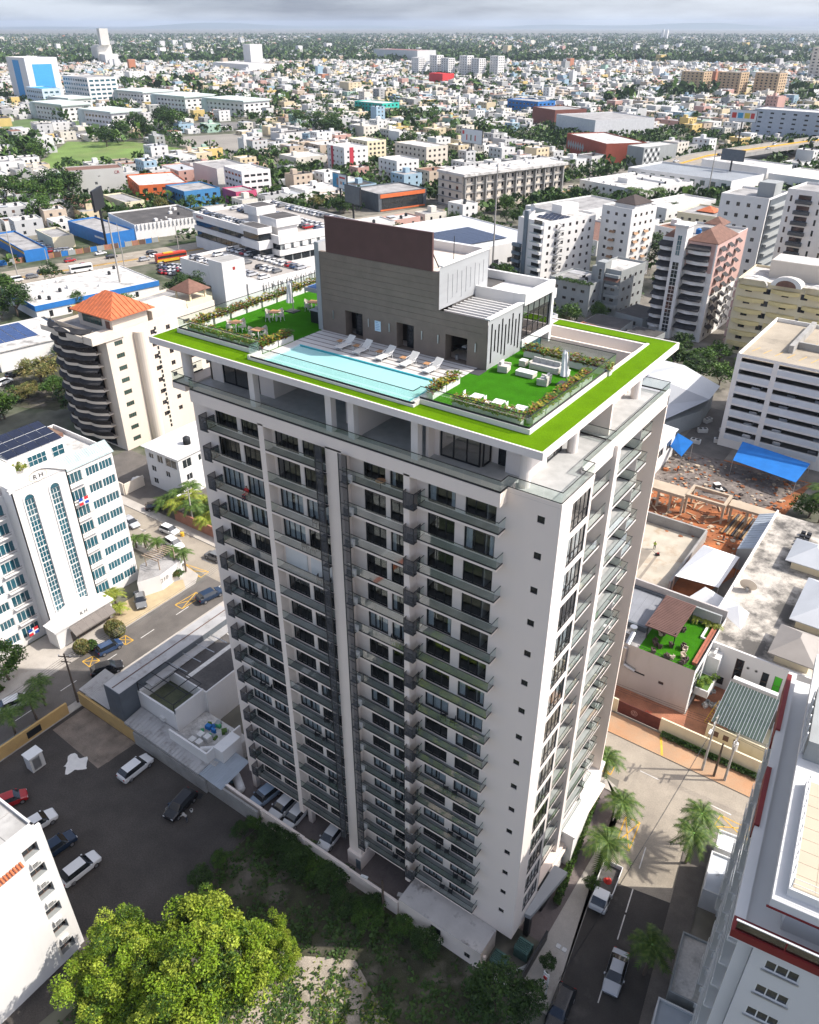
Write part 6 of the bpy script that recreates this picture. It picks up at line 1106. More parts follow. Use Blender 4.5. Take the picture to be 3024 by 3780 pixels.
BB = building('warehouse', 'long low white warehouse with bright blue band and stained roof', 'building', (-250.9, 96.5), 28, 43, 4.4, -.19, WHITE, ROOFW, .3, (), [(4 + 6 * k, 5.2 + 6 * k, .4, 2.4, 1) for k in range(6)], (), BROWNF, DGL)
b = MB(); b.box(-.2, 28.25, -.25, -.003, 3.0, 4.7, BLUEP); b.box(28.003, 28.3, -.25, 43.2, 3.0, 4.7, BLUEP); b.build('blue_band', BB); bx('brick_panel', BRICK, BB, 28.003, 28.1, 13, 17, 0, 2.9); rooftop(BB, 28, 43, 4.4, rr, 10)
BK = blk('low white building with wide black roof and bracketed wall by the avenue', -320, 191, 33, 34, 6, -.3, WHITE, ROOFB, 1, 0, 0); rooftop(BK, 33, 34, 6, rr, 10)
for k in range(18): bx('bracket', WHITE, BK, 33.003, 33.6, 1 + k * 1.85, 1.5 + k * 1.85, 4.6, 6.6)
BS = blk('low shop with blue walls and white lettering band by the avenue', -324.5, 172.5, 37, 13, 5, -.18, BLUEP, ROOFG, 1, 0, 0); bx('lettering_band', FRW, BS, 26, 36, -.05, -.003, 2.6, 3.4)
GS = blk('low canopy of a blue and yellow service yard beside the avenue', -332, 141, 40, 9, 4, -.25, BLUEP, ROOFG, 1, 0, 0); bx('yellow_trim', KERBY, GS, 0, 40, -.06, -.003, 3.2, 4.0); blk('flat canopy on yellow columns inside the service yard', -322, 155, 20, 9, 4.4, -.25, CREAM, ROOFG, 1, 0, 0)
FNC = thing('painted_fence', 'blue and yellow panelled fence between service yard and avenue', 'fence', (-297, 122, 0), pi / 2 - .28)
for k in range(22): bx('fence_panel', [BLUEP, GREYP, BRICK, BROWNF][k % 4], FNC, k * 3, 2.9 + k * 3, 0, .15, 0, 2.0); bx('fence_post', KERBY, FNC, 2.9 + k * 3, 3.0 + k * 3, -.05, .2, 0, 2.3)
CRB = building('warehouse', 'tall pale grey windowless warehouse with small red initials', 'building', (-416, 234), 16, 30, 13, -.5, GREYP, BRTILE, .4, [(5, 6, 8, 9), (10, 11, 8, 9)], [(14, 15.4, 5.5, 7, 2), (14, 15.4, 3, 4.4, 2), (5, 6, 3, 4), (9, 10, 3, 4), (20, 21, 3, 4), (4, 5.5, 9.5, 10), (16, 17.5, 9.5, 10)]); CRB.children[0];
M('pale_warehouse', (.52, .51, .47), .8, .04, .2)
for c in CRB.children:
 if c.name.startswith(('wall', 'parapet')): c.data.materials[0] = MATS['pale_warehouse']
text('sign_lettering', 'CR', RL, 2.2, (16.05, 26.5, 11.2), (pi / 2, 0, pi / 2), CRB, .05)
blk('orange and white car showroom with vehicles on its roof', -398, 262, 40, 26, 7, -.5, M('orange_paint', (.55, .12, .03), .7), ROOFW, 2, 6, 5, 2, 1.6); blk('blue trimmed corner shop with rounded grey roof', -350, 250, 24, 20, 7.5, -.3, M('mid_blue', (.05, .2, .4), .7), ROOFG, 2, 6, 4, 2, 1.4)
blk('windowless pale grey cube hall beside the white office', -382, 298, 32, 22, 11, -.3, M('pale_hall', (.58, .56, .52), .8, .04, .2), ROOFG, 1, 0, 0); blk('white four storey office with ribbon windows', -345, 288, 24, 17, 13, -.35, WHITE, ROOFW, 4, 5, 4, 2.8, 1.2); blk('bright pink wall shop beside the white office', -326, 268, 16, 12, 6, -.3, M('magenta_paint', (.5, .08, .16), .7), ROOFG, 1, 2, 2); blk('yellow low house below the grey warehouse', -366, 222, 28, 10, 5, -.25, CREAM, ROOFG, 1, 6, 2)
RA = blk('white apartment block with red vertical stripe', -357, 391, 22, 18, 13.5, -.35, WHITE, ROOFW, 4, 4, 4); bx('red_stripe', M('red_stripe', (.45, .03, .05), .7), RA, 5, 8, -.06, -.003, 0, 14); bx('red_stripe', MATS['red_stripe'], RA, 22.003, 22.06, 4, 7, 0, 14)
blk('white and red striped apartment block behind the showroom', -300, 372, 20, 16, 12, -.35, WHITE, ROOFW, 4, 4, 4)
blk('beige apartment block with brown balconies left of the office', -330, 430, 34, 18, 13, -.3, BEIGE, ROOFW, 4, 7, 4, 1.8, 1.4); blk('cream apartment block with balconies behind the striped block', -376, 436, 24, 16, 12, -.3, CREAM, ROOFW, 4, 5, 4, 1.8, 1.4)
SHW = blk('dark showroom with orange frame beside the office block', -262, 300, 24, 30, 8, -.33, SLATE, ROOFG, 1, 0, 0); bx('orange_frame', M('orange_frame', (.6, .14, .04), .6), SHW, 24.003, 24.3, 1, 29, 6.4, 8.2); bx('orange_frame', MATS['orange_frame'], SHW, 24.003, 24.3, 1, 29, .2, .9); bx('display_glass', DGL, SHW, 24.003, 24.1, 2, 28, 1, 6.3)
DM = building('showroom', 'grey showroom with black and white diamond pattern facade', 'building', (-199, 514), 14, 34, 12, -.33, GREYP, ROOFW, .5)
for i in range(6):
 for j in range(4): MB().poly([(14.03, 1 + i * 2.6 + 1.3, j * 2.8 + .4), (14.03, 1 + i * 2.6 + 2.6, j * 2.8 + 1.8), (14.03, 1 + i * 2.6 + 1.3, j * 2.8 + 3.2), (14.03, 1 + i * 2.6, j * 2.8 + 1.8)], BLACKM if (i + j) % 2 else FRW).build('diamond_panel', DM)
BRR = blk('rust red store with grey diamond shapes on its wall', -262, 553, 64, 30, 12, -.7, M('rust_red_wall', (.3, .07, .04), .8), ROOFW, 1, 0, 0)
for k in range(12): MB().poly([(2 + k * 4, -.05, 6), (4 + k * 4, -.05, 9), (6 + k * 4, -.05, 6), (4 + k * 4, -.05, 3)], GREYP).build('diamond_panel', BRR) if k < 7 else None
blk('white walled mall hall right of the brick block', -330, 672, 60, 60, 13, -.55, M('pale_hall2', (.6, .6, .6), .8), ROOFG, 1, 0, 0); blk('dark brick red block beside the white mall hall', -377, 716, 40, 34, 14, -.55, M('brick_dark', (.2, .07, .05), .8), ROOFG, 1, 0, 0)
blk('strong blue office block behind the mall', -455, 806, 46, 26, 12, -.3, BLUEP, ROOFG, 3, 8, 4, 3, 1.6); blk('grey apartment slab with white ledges at the right edge', -176, 728, 60, 24, 21, -.2, M('grey_slab', (.45, .48, .52), .8), ROOFW, 6, 6, 4, 3, 1.2)
blk('bright teal four storey house in the dense quarter', -592, 712, 46, 24, 10, -.2, M('teal_paint', (.03, .42, .33), .7), ROOFW, 3, 8, 4, 2.4, 1.6); blk('small red cube building in front of the white apartment row', -797, 1158, 34, 24, 15, -.3, M('pure_red', (.55, .03, .03), .7), M('pure_red', ()), 3, 0, 0)
for k in range(6): blk('white apartment high rise, %s from the left in the distant row' % ORD[k], -985 + k * 29, 1375 + k * 7 + (k % 2) * 12, 22, 16, 28 + (k % 2) * 4, -.3, WHITE, ROOFW, 8, 3, 3, 2.4, 1.6, 'apartment_tower', 'tower', group='distant white high rises')
for k in range(3): blk('tan and brown apartment high rise right of centre, %s from the left' % ORD[k], -395 + k * 46, 1180 + k * 10, 34, 20, 27, -.25, M('tan_tower', (.5, .36, .22), .8), ROOFW, 8, 5, 3, 2.6, 1.7, 'apartment_tower', 'tower', group='tan high rises')
CG = M('campus_panel', (.5, .56, .53), .8, .05, .1)
for k, (x, y, W, D, lab) in enumerate(((-706, 450, 52, 30, 'white ministry building nearest the field'), (-815, 470, 60, 30, 'white ministry building left of the nearest one'), (-892, 628, 60, 40, 'white ministry building with drum ends, left rear'), (-800, 610, 60, 40, 'white ministry building with drum ends, middle rear'), (-712, 606, 66, 34, 'white ministry building with flat green grey roof, right rear'), (-860, 520, 40, 26, 'pale low ministry hall by the left edge'))):
 e = blk(lab, x, y, W, D, 13, -.1, WHITE, CG, 3, 9, 5, 3.2, 1.8); MB().cyl((0, 3), 6, 0, 13.6, CG, 16).build('drum_end', e); bx('roof_plate', CG, e, -1.5, W + 1.5, -1.5, D + 1, 13.7, 15.2)
HS = blk('large white and blue hospital with tall slab, far left', -1062, 600, 60, 40, 46, -.2, WHITE, ROOFW, 8, 0, 0, par=1); bx('blue_panel', M('hospital_blue', (.05, .3, .6), .6), HS, 60.003, 60.3, 8, 32, 0, 40); bx('blue_panel', MATS['hospital_blue'], HS, 20, 40, -.3, -.003, 0, 44)
HS2 = blk('striped hospital wing with rows of blue windows', -965, 610, 70, 36, 28, -.2, WHITE, ROOFG, 6, 10, 5, 5, 2.2, glass=BGL); blk('long blue topped hospital wing', -1000, 580, 50, 22, 16, -.2, M('hospital_pale', (.5, .6, .66), .7), M('hospital_blue', ()), 3, 8, 3, 4, 2, glass=BGL)
SI = thing('grain_silo', 'tall pale concrete silo with higher elevator tower on the skyline', 'silo', (-1915, 1340, 0), -.4); bx('silo_body', M('silo_concrete', (.62, .6, .54), .85), SI, 0, 62, 0, 30, 0, 40); bx('elevator_tower', MATS['silo_concrete'], SI, 46, 70, 6, 26, 40.01, 74)
for k in range(6): MB().cyl((5 + k * 10.4, -1), 5, 0, 37, MATS['silo_concrete'], 12).build('silo_tube', SI)
bx('low_hall', WHITE, SI, 62.01, 110, 0, 30, 0, 22)
S2 = thing('grain_silo', 'smaller pale silo cluster near the left edge', 'silo', (-2050, 1010, 0), -.5); bx('silo_body', MATS['silo_concrete'], S2, 0, 30, 0, 24, 0, 46); bx('silo_body', MATS['silo_concrete'], S2, 30.1, 70, 0, 24, 0, 26)
blk('big white plant hall on the left skyline', -1430, 1280, 160, 60, 14, -.3, WHITE, ROOFW, 1, 0, 0); blk('white plant tower above factory roofs', -1480, 1420, 34, 30, 44, -.3, WHITE, ROOFW, 1, 0, 0); blk('red roofed long factory on the skyline', -1480, 1900, 190, 60, 26, -.3, M('factory_white', (.6, .6, .58), .8), M('factory_red', (.3, .12, .1), .8), 2, 0, 0)
for k in range(2):
 p_ = U(14, 1070 + k * 16, 160)[:2]; tag(MB().box(-9, 9, -9, 9, 0, 46, WHITE).box(-6, 6, -6, 6, 46, 54, FRW).build('skyline_tower', None, (p_[0], p_[1], 0)), 'slender white tower, %s of the pair on the horizon' % ('left' if k == 0 else 'right'), 'tower', 'twin horizon towers')
blk('beige apartment tower on the right skyline', -330, 1640, 40, 30, 48, -.2, BEIGE, ROOFW, 10, 4, 3, 4, 2)
SD = thing('solar_shed', 'low hall with angled solar roof panels at the left edge', 'building', U(9, 0, 560, 0)[:2] + (0,), -.2); occ(SD.location[0] - 20, SD.location[1] - 8, 44, 30, -.2); p0 = U(9, 0, 420, 6); p1 = U(9, 200, 400, 6); SD.location = (p0[0] - 6, p0[1] - 6, 0)
b = MB(); b.box(0, 22, 0, 20, 0, 5.6, WHITE); b.box(-.4, 22.4, -.4, 20.4, 5.6, 5.9, ROOFW); b.build('hall', SD)
for i in range(4):
 for k in range(8): bx('solar_panel', M('blue_solar', (.03, .06, .16), .2, .15, .4), SD, 1 + k * 1.9, 2.8 + k * 1.9, 1.4 + i * 3.1, 4.3 + i * 3.1, 5.95, 6.02)
MB().poly([(14, -9, 4.4), (26, -9, 4.4), (26, -.4, 5.4), (14, -.4, 5.4)], CORR).build('lean_to', SD);
for x in (14.3, 20, 25.6): bx('post', FRW, SD, x, x + .2, -8.8, -8.6, 0, 4.3)
pk = [U(9, 180, 360)[:2], U(9, 420, 330)[:2], U(9, 600, 340)[:2], U(9, 480, 500)[:2], U(9, 250, 480)[:2]]; sheet_('side_car_park', pk, .012, ASPH); OPEN.append(pk)
sb_ = [U(9, 0, 880)[:2], U(9, 200, 560)[:2], U(9, 480, 500)[:2], U(9, 620, 900)[:2], U(9, 400, 990)[:2], U(9, 100, 960)[:2]]; sheet_('scrub_slope', sb_, .014, SCRUB); OPEN.append(sb_)
def billboard(label, base, H, W, hh, col, art, rot=-.3):
 e = thing('billboard', label, 'billboard', base + (0,), rot); MB().cyl((0, 0), .5, 0, H, BLACKM, 10).build('mast', e); o = bx('board', BLACKM, e, -W / 2, W / 2, -.4, .4, H, H + hh); bx('poster', col, e, -W / 2 + .2, W / 2 - .2, -.45, -.41, H + .2, H + hh - .2)
 for (x0_, x1_, z0_, z1_, c) in art: bx('poster_print', c, e, x0_ * W - W / 2, x1_ * W - W / 2, -.49, -.452, H + z0_ * hh, H + z1_ * hh)
 return e
PWH = M('poster_white', (.65, .68, .7), .6, .05); PBL = M('poster_blue', (.05, .3, .5), .6, .2, .4); PRD = M('poster_red', (.5, .05, .04), .6); PYL = M('poster_yellow', (.6, .45, .05), .6); PSK = M('poster_skin', (.45, .25, .17), .6)
bb = U(12, 1700, 330)[:2]; billboard('billboard with a blue and white poster of a smiling person', (-262, 290), 9.5, 13, 7, PWH, ((.02, .42, .05, .95, PBL), (.3, .42, .2, .7, PSK), (.5, .9, .7, .82, PRD), (.55, .68, .3, .5, PSK), (.72, .85, .3, .5, PBL)))
billboard('white billboard with red stripe beside the avenue', (-286, 164), 16, 14, 8, PWH, ((.05, .5, .55, .8, GREYP), (.2, .9, .1, .2, PRD), (.1, .8, .3, .45, GREYP)), -.9)
billboard('billboard with pink lettering beside the flyover', (-158, 628), 20, 20, 8, PWH, ((.08, .25, .3, .75, PRD), (.3, .5, .3, .75, PBL), (.55, .75, .3, .75, PYL), (.78, .92, .3, .75, PRD)), -.1); billboard('white billboard with small coloured figures behind the office block', (-300, 480), 10, 22, 9, PWH, ((.05, .15, .6, .85, PRD), (.25, .3, .2, .6, PRD), (.45, .5, .2, .6, GARD), (.65, .7, .2, .6, PRD)), -.3)
billboard('unlit dark billboard frame near the metal roofed mall', (-118, 470), 14, 14, 6, SLATE, (), -.2); billboard('dark lattice billboard behind the dealership', (-236, 268), 8, 13, 8, SLATE, (), -.3)
# ================================================================ vegetation
def leafmat(name, c, var=.3): return M(name, c, .6, var, .8, spec=.25)
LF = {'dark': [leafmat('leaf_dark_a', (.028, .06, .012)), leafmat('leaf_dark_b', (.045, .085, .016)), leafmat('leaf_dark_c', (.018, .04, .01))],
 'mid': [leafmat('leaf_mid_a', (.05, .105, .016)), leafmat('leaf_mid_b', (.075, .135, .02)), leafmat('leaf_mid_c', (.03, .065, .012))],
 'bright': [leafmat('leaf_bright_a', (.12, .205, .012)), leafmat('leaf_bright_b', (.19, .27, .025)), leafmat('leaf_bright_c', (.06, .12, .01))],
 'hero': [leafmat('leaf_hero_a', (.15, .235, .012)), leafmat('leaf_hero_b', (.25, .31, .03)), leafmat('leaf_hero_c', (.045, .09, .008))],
 'dry': [leafmat('leaf_dry_a', (.15, .14, .04)), leafmat('leaf_dry_b', (.1, .12, .035)), leafmat('leaf_dry_c', (.2, .16, .06))],
 'croton': [leafmat('leaf_croton_a', (.1, .16, .02)), leafmat('leaf_croton_b', (.3, .24, .03)), leafmat('leaf_croton_c', (.17, .05, .02)), leafmat('leaf_croton_d', (.06, .11, .02))],
 'palm': [leafmat('leaf_palm_a', (.04, .08, .012)), leafmat('leaf_palm_b', (.075, .12, .02))], 'palmy': [leafmat('leaf_palmy_a', (.2, .21, .025)), leafmat('leaf_palmy_b', (.13, .18, .02))]}
BARK = M('bark', (.13, .1, .075), .95, .2, 2, bump=.3)
def crown(seed, nc, per, Rx, Rz, leaf, mats, cr=.35, z0=0, flat=.0):
 """leaf quads gathered in clumps over a lumpy crown volume"""
 q = random.Random(seed); b = MB()
 for c in range(nc):
  u = q.uniform(-1, 1) if not flat else q.uniform(-flat, 1); t = q.uniform(0, 2 * pi); s = sqrt(max(0, 1 - u * u)); k = q.uniform(.45, 1.0) ** .6
  lump = .78 + .22 * sin(3 * t + seed) * sin(2.2 * u + seed * 1.7) + q.uniform(-.1, .14)
  cx, cy, cz = Rx * k * lump * s * cos(t), Rx * k * lump * s * sin(t), z0 + Rz + Rz * k * lump * u
  r_ = Rx * cr * q.uniform(.6, 1.15); tone = q.random()
  for j in range(per):
   a, e = q.uniform(0, 2 * pi), q.uniform(-.55, 1); ee = sqrt(max(0, 1 - e * e)); rr_ = r_ * q.uniform(.5, 1)
   p = (cx + rr_ * ee * cos(a), cy + rr_ * ee * sin(a), cz + rr_ * e * .8)
   l_ = leaf * q.uniform(.6, 1.3); d1 = (q.uniform(-1, 1), q.uniform(-1, 1), q.uniform(-.5, .5)); n1 = sqrt(sum(x * x for x in d1)) or 1; d1 = [x / n1 * l_ for x in d1]
   d2 = (q.uniform(-1, 1), q.uniform(-1, 1), q.uniform(-.5, .5)); n2 = sqrt(sum(x * x for x in d2)) or 1; d2 = [x / n2 * l_ * .62 for x in d2]
   m_ = mats[min(len(mats) - 1, 0 if tone < .45 else (1 if tone < .75 else 2))] if q.random() < .75 else mats[q.randrange(len(mats))]
   b.quad((p[0] - d1[0], p[1] - d1[1], p[2] - d1[2]), (p[0] + d2[0], p[1] + d2[1], p[2] + d2[2]), (p[0] + d1[0], p[1] + d1[1], p[2] + d1[2]), (p[0] - d2[0], p[1] - d2[1], p[2] - d2[2]), m_)
 return b
def trunk(seed, h, r, spread, n=5):
 q = random.Random(seed); b = MB(); b.tube((0, 0, 0), (q.uniform(-.1, .1), q.uniform(-.1, .1), h * .55), r, BARK, 8, r * .7)
 for k in range(n):
  a = 2 * pi * k / n + q.random(); b.tube((0, 0, h * (.35 + .05 * k / n)), (spread * cos(a), spread * sin(a), h * q.uniform(.8, 1.05)), r * .5, BARK, 6, r * .15)
 return b
TREE_ME = {}
def treemesh(kind, var, big=False):
 key = (kind, var, big)
 if key not in TREE_ME:
  sd = 100 + var * 7 + len(kind)
  if big == 'hero': cm_ = crown(sd, 200, 250, 1.0, .62, .02, LF['hero'], .15, .33, flat=.55)
  elif big: cm_ = crown(sd, 90, 48, 1.0, .62, .05, LF[kind], .24, .33, flat=.55)
  else: cm_ = crown(sd, 46, 26, 1.0, .68, .085, LF[kind], .3, .28, flat=.6)
  TREE_ME[key] = (cm_.mesh('crown'), trunk(sd, .95, .055, .55).mesh('trunk'))
 return TREE_ME[key]
TCOUNT = [0]
def tree(p, h, r, kind='mid', label=None, group=None, big=False, name='tree', var=None, parts=True):
 v = TCOUNT[0] % 4 if var is None else var; TCOUNT[0] += 1
 cm_, tm = treemesh(kind, v, big)
 e = thing(name, label, 'tree', (p[0], p[1], p[2] if len(p) > 2 else 0), R.uniform(0, 6.28), group)
 o = ob('crown', cm_, e); o.scale = (r, r, h / 1.64 * 1.0); t = ob('trunk', tm, e); t.scale = (r, r, h / 1.6); return e
def palm_meshes(kind, seed, nf=19, L=1.0, droop=.55):
 q = random.Random(seed); b = MB(); ms = LF[kind]
 for k in range(nf):
  a = 2 * pi * k / nf + q.uniform(-.15, .15); up = q.uniform(.15, .95) if k % 3 else q.uniform(.6, 1.2); l_ = L * q.uniform(.85, 1.1); pts_ = []
  for j in range(9):
   t = j / 8; rr_ = l_ * (t * cos(up * .6) * .97); zz = l_ * (t * sin(up) * .75 - droop * t * t * 1.1); pts_.append((rr_ * cos(a), rr_ * sin(a), zz))
  for j in range(8):
   p, n_ = pts_[j], pts_[j + 1]; wd = L * .27 * (1 - abs(j / 8 - .35) * .9); px, py = -sin(a), cos(a)
   for s in (-1, 1):
    for m_ in range(2):
     f = m_ / 2; bx_ = [p[i] + (n_[i] - p[i]) * f for i in range(3)]; ex = [p[i] + (n_[i] - p[i]) * (f + .5) for i in range(3)]
     tip = (ex[0] + px * s * wd + (n_[0] - p[0]) * .9, ex[1] + py * s * wd + (n_[1] - p[1]) * .9, ex[2] - wd * .45)
     b.poly([tuple(bx_), tuple(ex), tip], ms[(k + j) % 2])
 return b
PALM_ME = {}
def palm(p, h, L, label, kind='palm', group=None, royal=False, name='palm_tree'):
 v = TCOUNT[0] % 3; TCOUNT[0] += 1; key = (kind, v)
 if key not in PALM_ME: PALM_ME[key] = palm_meshes(kind, 40 + v).mesh('fronds')
 e = thing(name, label, 'palm', (p[0], p[1], p[2] if len(p) > 2 else 0), R.uniform(0, 6), group); o = ob('fronds', PALM_ME[key], e, (0, 0, h)); o.scale = (L, L, L)
 b = MB(); b.tube((0, 0, 0), (.1, .05, h * .5), .17, BARK, 8, .15); b.tube((.1, .05, h * .5), (0, 0, h), .15, BARK, 8, .11); b.build('trunk', e)
 if royal: MB().tube((0, 0, h - 1.1), (0, 0, h + .1), .16, M('crownshaft_green', (.12, .25, .05), .5), 8, .1).build('crownshaft', e)
 return e
c1 = U(11, 1230, 1640, 8)[:2]; c2 = U(11, 700, 1640, 7)[:2]; c3 = U(11, 900, 1950, 6)[:2]
tree(c1, 14.0, 6.9, 'bright', 'big sunlit yellow green tree in the lower left foreground', None, 'hero', var=0); tree(c2, 11.5, 5.6, 'bright', 'darker rounded tree left of the big sunlit tree, beside the blank white wall', None, 'hero', var=1); tree(c3, 8.5, 5.6, 'bright', 'lower leafy tree at the bottom edge below the two big trees', None, 'hero', var=0)
tree(U(11, 1560, 1560, 7)[:2], 9.5, 3.2, 'bright', 'slim leafy tree at the right side of the big sunlit tree', None, 'hero', var=1)
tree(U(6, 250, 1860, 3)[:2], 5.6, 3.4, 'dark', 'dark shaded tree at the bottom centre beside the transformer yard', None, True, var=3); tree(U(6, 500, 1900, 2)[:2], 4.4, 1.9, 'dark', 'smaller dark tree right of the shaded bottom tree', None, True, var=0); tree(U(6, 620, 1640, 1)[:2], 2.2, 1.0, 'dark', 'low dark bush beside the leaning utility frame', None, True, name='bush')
sh = [(4, 330, 590), (4, 420, 640), (4, 500, 690), (4, 560, 730), (4, 250, 650), (4, 380, 720), (4, 640, 800), (4, 700, 880), (4, 900, 1010), (4, 1050, 1100), (4, 760, 1010), (4, 520, 800), (4, 150, 780), (4, 60, 880), (4, 1160, 1200), (4, 870, 1050)]
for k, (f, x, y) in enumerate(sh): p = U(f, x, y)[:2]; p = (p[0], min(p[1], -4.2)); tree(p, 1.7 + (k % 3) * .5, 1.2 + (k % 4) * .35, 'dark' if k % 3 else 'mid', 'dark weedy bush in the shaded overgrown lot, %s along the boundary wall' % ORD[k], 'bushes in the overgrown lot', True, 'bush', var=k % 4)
def weeds(name, poly, n, h, kinds, label, seed):
 q = random.Random(seed); b = MB(); xs = [p[0] for p in poly]; ys = [p[1] for p in poly]; c = 0
 while c < n:
  x, y = q.uniform(min(xs), max(xs)), q.uniform(min(ys), max(ys)); c += 1
  if not inpoly(x, y, poly): continue
  if sin(x * .8 + 1.3) * sin(y * .7 + x * .35) < .05 and q.random() < .8: continue
  for j in range(4):
   a = q.uniform(0, 6.28); s = h * q.uniform(.5, 1.4); cx, cy = x + q.uniform(-.15, .15), y + q.uniform(-.15, .15); m_ = LF[kinds[q.randrange(len(kinds))]][q.randrange(2)]
   b.poly([(cx, cy, .01), (cx + s * cos(a) * .8, cy + s * sin(a) * .8, s * .5), (cx + s * cos(a + .6), cy + s * sin(a + .6), s * .35)], m_)
 return tag(b.build(name), label, 'weeds', kind='stuff')
weeds('lot_weeds', [(-31.5, -40), (2, -40), (2, -4), (-31.5, -4)], 9000, .4, ('dark', 'dark', 'dark'), 'patchy weeds and creepers over the empty lot', 5); weeds('slab_creepers', [(-24, -26), (-12, -24), (-4.5, -13), (-12.5, -9.5), (-19, -13.4)], 2600, .3, ('bright', 'dry'), 'yellow green creepers growing over the cracked slab', 6)
for k, (x, y, h, L, lab) in enumerate(((2.6, 22.3, 2.4, 2.6, 'date palm on the pale pavement nearest the street corner'), (3.4, 16.0, 2.6, 3.0, 'date palm on the pavement behind the parked pickup truck'), (-1.4, 26.6, 3.4, 2.6, 'date palm half hidden behind the tower corner'))): palm((x, y, .13), h, L, lab, 'palm')
for k, (x, y, lab) in enumerate(((11.0, 23.6, 'royal palm nearest the crossing on the right pavement'), (11.1, 20.6, 'second royal palm from the crossing, casting a shadow on the road'), (11.9, 6.0, 'dark royal palm at the bottom right of the shaded street'))): palm((x, y, .13), 5.2, 2.6, lab, 'palm', None, True)
tree((3.9, 11.2, .13), 2.6, 1.0, 'mid', 'small street tree beside the white pickup truck', None, True, var=2)
def hedge(label, x0, x1, y0, y1, h, kind='mid', rot=0):
 q = random.Random(int(x0 * 10) + 999); b = MB(); n_ = int((abs(x1 - x0) + .4) * (abs(y1 - y0) + .4) * 140)
 for k in range(n_):
  x, y, z = q.uniform(x0, x1), q.uniform(y0, y1), h * q.uniform(.25, 1) ** .5; s = .13 * q.uniform(.6, 1.3); d1 = [q.uniform(-1, 1) * s for _ in range(3)]; d2 = [q.uniform(-1, 1) * s for _ in range(3)]
  b.quad((x - d1[0], y - d1[1], z - d1[2]), (x + d2[0], y + d2[1], z + d2[2]), (x + d1[0], y + d1[1], z + d1[2]), (x - d2[0], y - d2[1], z - d2[2]), LF[kind][q.randrange(3)])
 e = thing('hedge', label, 'hedge'); b.build('foliage', e); bx('stems', BARK, e, x0 + .15, x1 - .15, y0 + .15, y1 - .15, 0.02, h * .55); return e
hg_ = hedge('long leafy green hedge on the strip beside the white podium', -.42, .42, 0, 17.0, 1.1, 'mid'); hg_.location = (1.5, 7.4, .02); hg_.rotation_euler = (0, 0, .148); hedge('clipped hedge in front of the compound wall across the street', 2.2, 14.6, 36.9, 37.6, .7, 'dark')
def blob(p, rx, ry, rz, kind, label, group=None):
 q = random.Random(int(p[0] * 7 + p[1])); b = MB()
 for k in range(int(900 * rx)):
  a, e = q.uniform(0, 6.28), q.uniform(-.6, 1); ee = sqrt(1 - e * e); s = .14 * q.uniform(.6, 1.2); k_ = q.uniform(.9, 1.02); x, y, z = rx * ee * cos(a) * k_, ry * ee * sin(a) * k_, rz * .7 + rz * e * k_ * .7
  d1 = [q.uniform(-1, 1) * s for _ in range(3)]; d2 = [q.uniform(-1, 1) * s for _ in range(3)]
  b.quad((x - d1[0], y - d1[1], z - d1[2]), (x + d2[0], y + d2[1], z + d2[2]), (x + d1[0], y + d1[1], z + d1[2]), (x - d2[0], y - d2[1], z - d2[2]), LF[kind][q.randrange(3)])
 e = thing('topiary_shrub', label, 'shrub', (p[0], p[1], .1), 0, group); b.build('foliage', e); MB().cyl((0, 0), rx * .5, 0, rz, M('shrub_core', (.03, .05, .01), .9), 10).build('stem', e); return e
blob(U(10, 740, 1110), 1.9, 1.4, 1.7, 'dry', 'large clipped olive green shrub beside the entrance awning'); blob(U(10, 530, 1225), 1.25, 1.2, 1.6, 'dry', 'round clipped yellow green shrub by the street'); blob(U(10, 592, 1205), .8, .8, 1.2, 'mid', 'small round clipped shrub next to the yellow green one')
for k, (x, y, h, L, kd) in enumerate(((715, 960, 3.4, 2.0, 'palmy'), (745, 930, 3.0, 1.9, 'palmy'), (765, 985, 1.8, 1.8, 'palmy'))): palm(U(10, x, y), h, L, 'yellow green cluster palm between forecourt and clipped shrub, %s from the left' % ORD[k], kd, 'forecourt palms')
for k, (x, y, h) in enumerate(((930, 560, 2.4), (1010, 590, 2.6), (1115, 690, 4.2), (1185, 710, 4.2), (870, 560, 2.2))): palm(U(10, x, y), h, 1.9, 'garden palm beside the pergola wall, %s in the row' % ORD[k], 'palm', 'palms by the pergola')
for k in range(12): tree((U(10, 1060 + (k % 4) * 28, 760 - (k // 4) * 40)), 2.4, 1.1, 'mid' if k % 2 else 'dry', 'leafy garden shrub beside the pergola wall, %s of the clump' % ORD[k], 'garden shrubs', True, 'bush', var=k % 4) if k < 6 else None
for k in range(12):
 p = (-97 + (k % 4) * 3.8 + (k // 4) * 1.1, 37.2 + (k // 4) * 2.4); palm(p, 2.6 + (k % 3) * .9, 2.9, 'areca palm in the thicket behind the brick wall, %s from the left' % ORD[k], 'palmy' if k % 2 else 'palm', 'palms behind the brick wall')
for k, (x, y, h) in enumerate(((100, 1750, 4.2), (235, 1650, 4.2), (290, 1560, 4.5))): palm(U(10, x, y), h, 2.2, 'shaded palm by the lot fence on the left street, %s from the left edge' % ORD[k], 'palm', 'palms by the lot fence')
tree(U(10, 60, 1400), 7, 3.6, 'mid', 'leafy street tree in front of the white apartment block, left edge', None, True, var=1); hedge('green garden patch behind the left pavement', -80.5, -77, -13, -8.5, .8, 'mid')
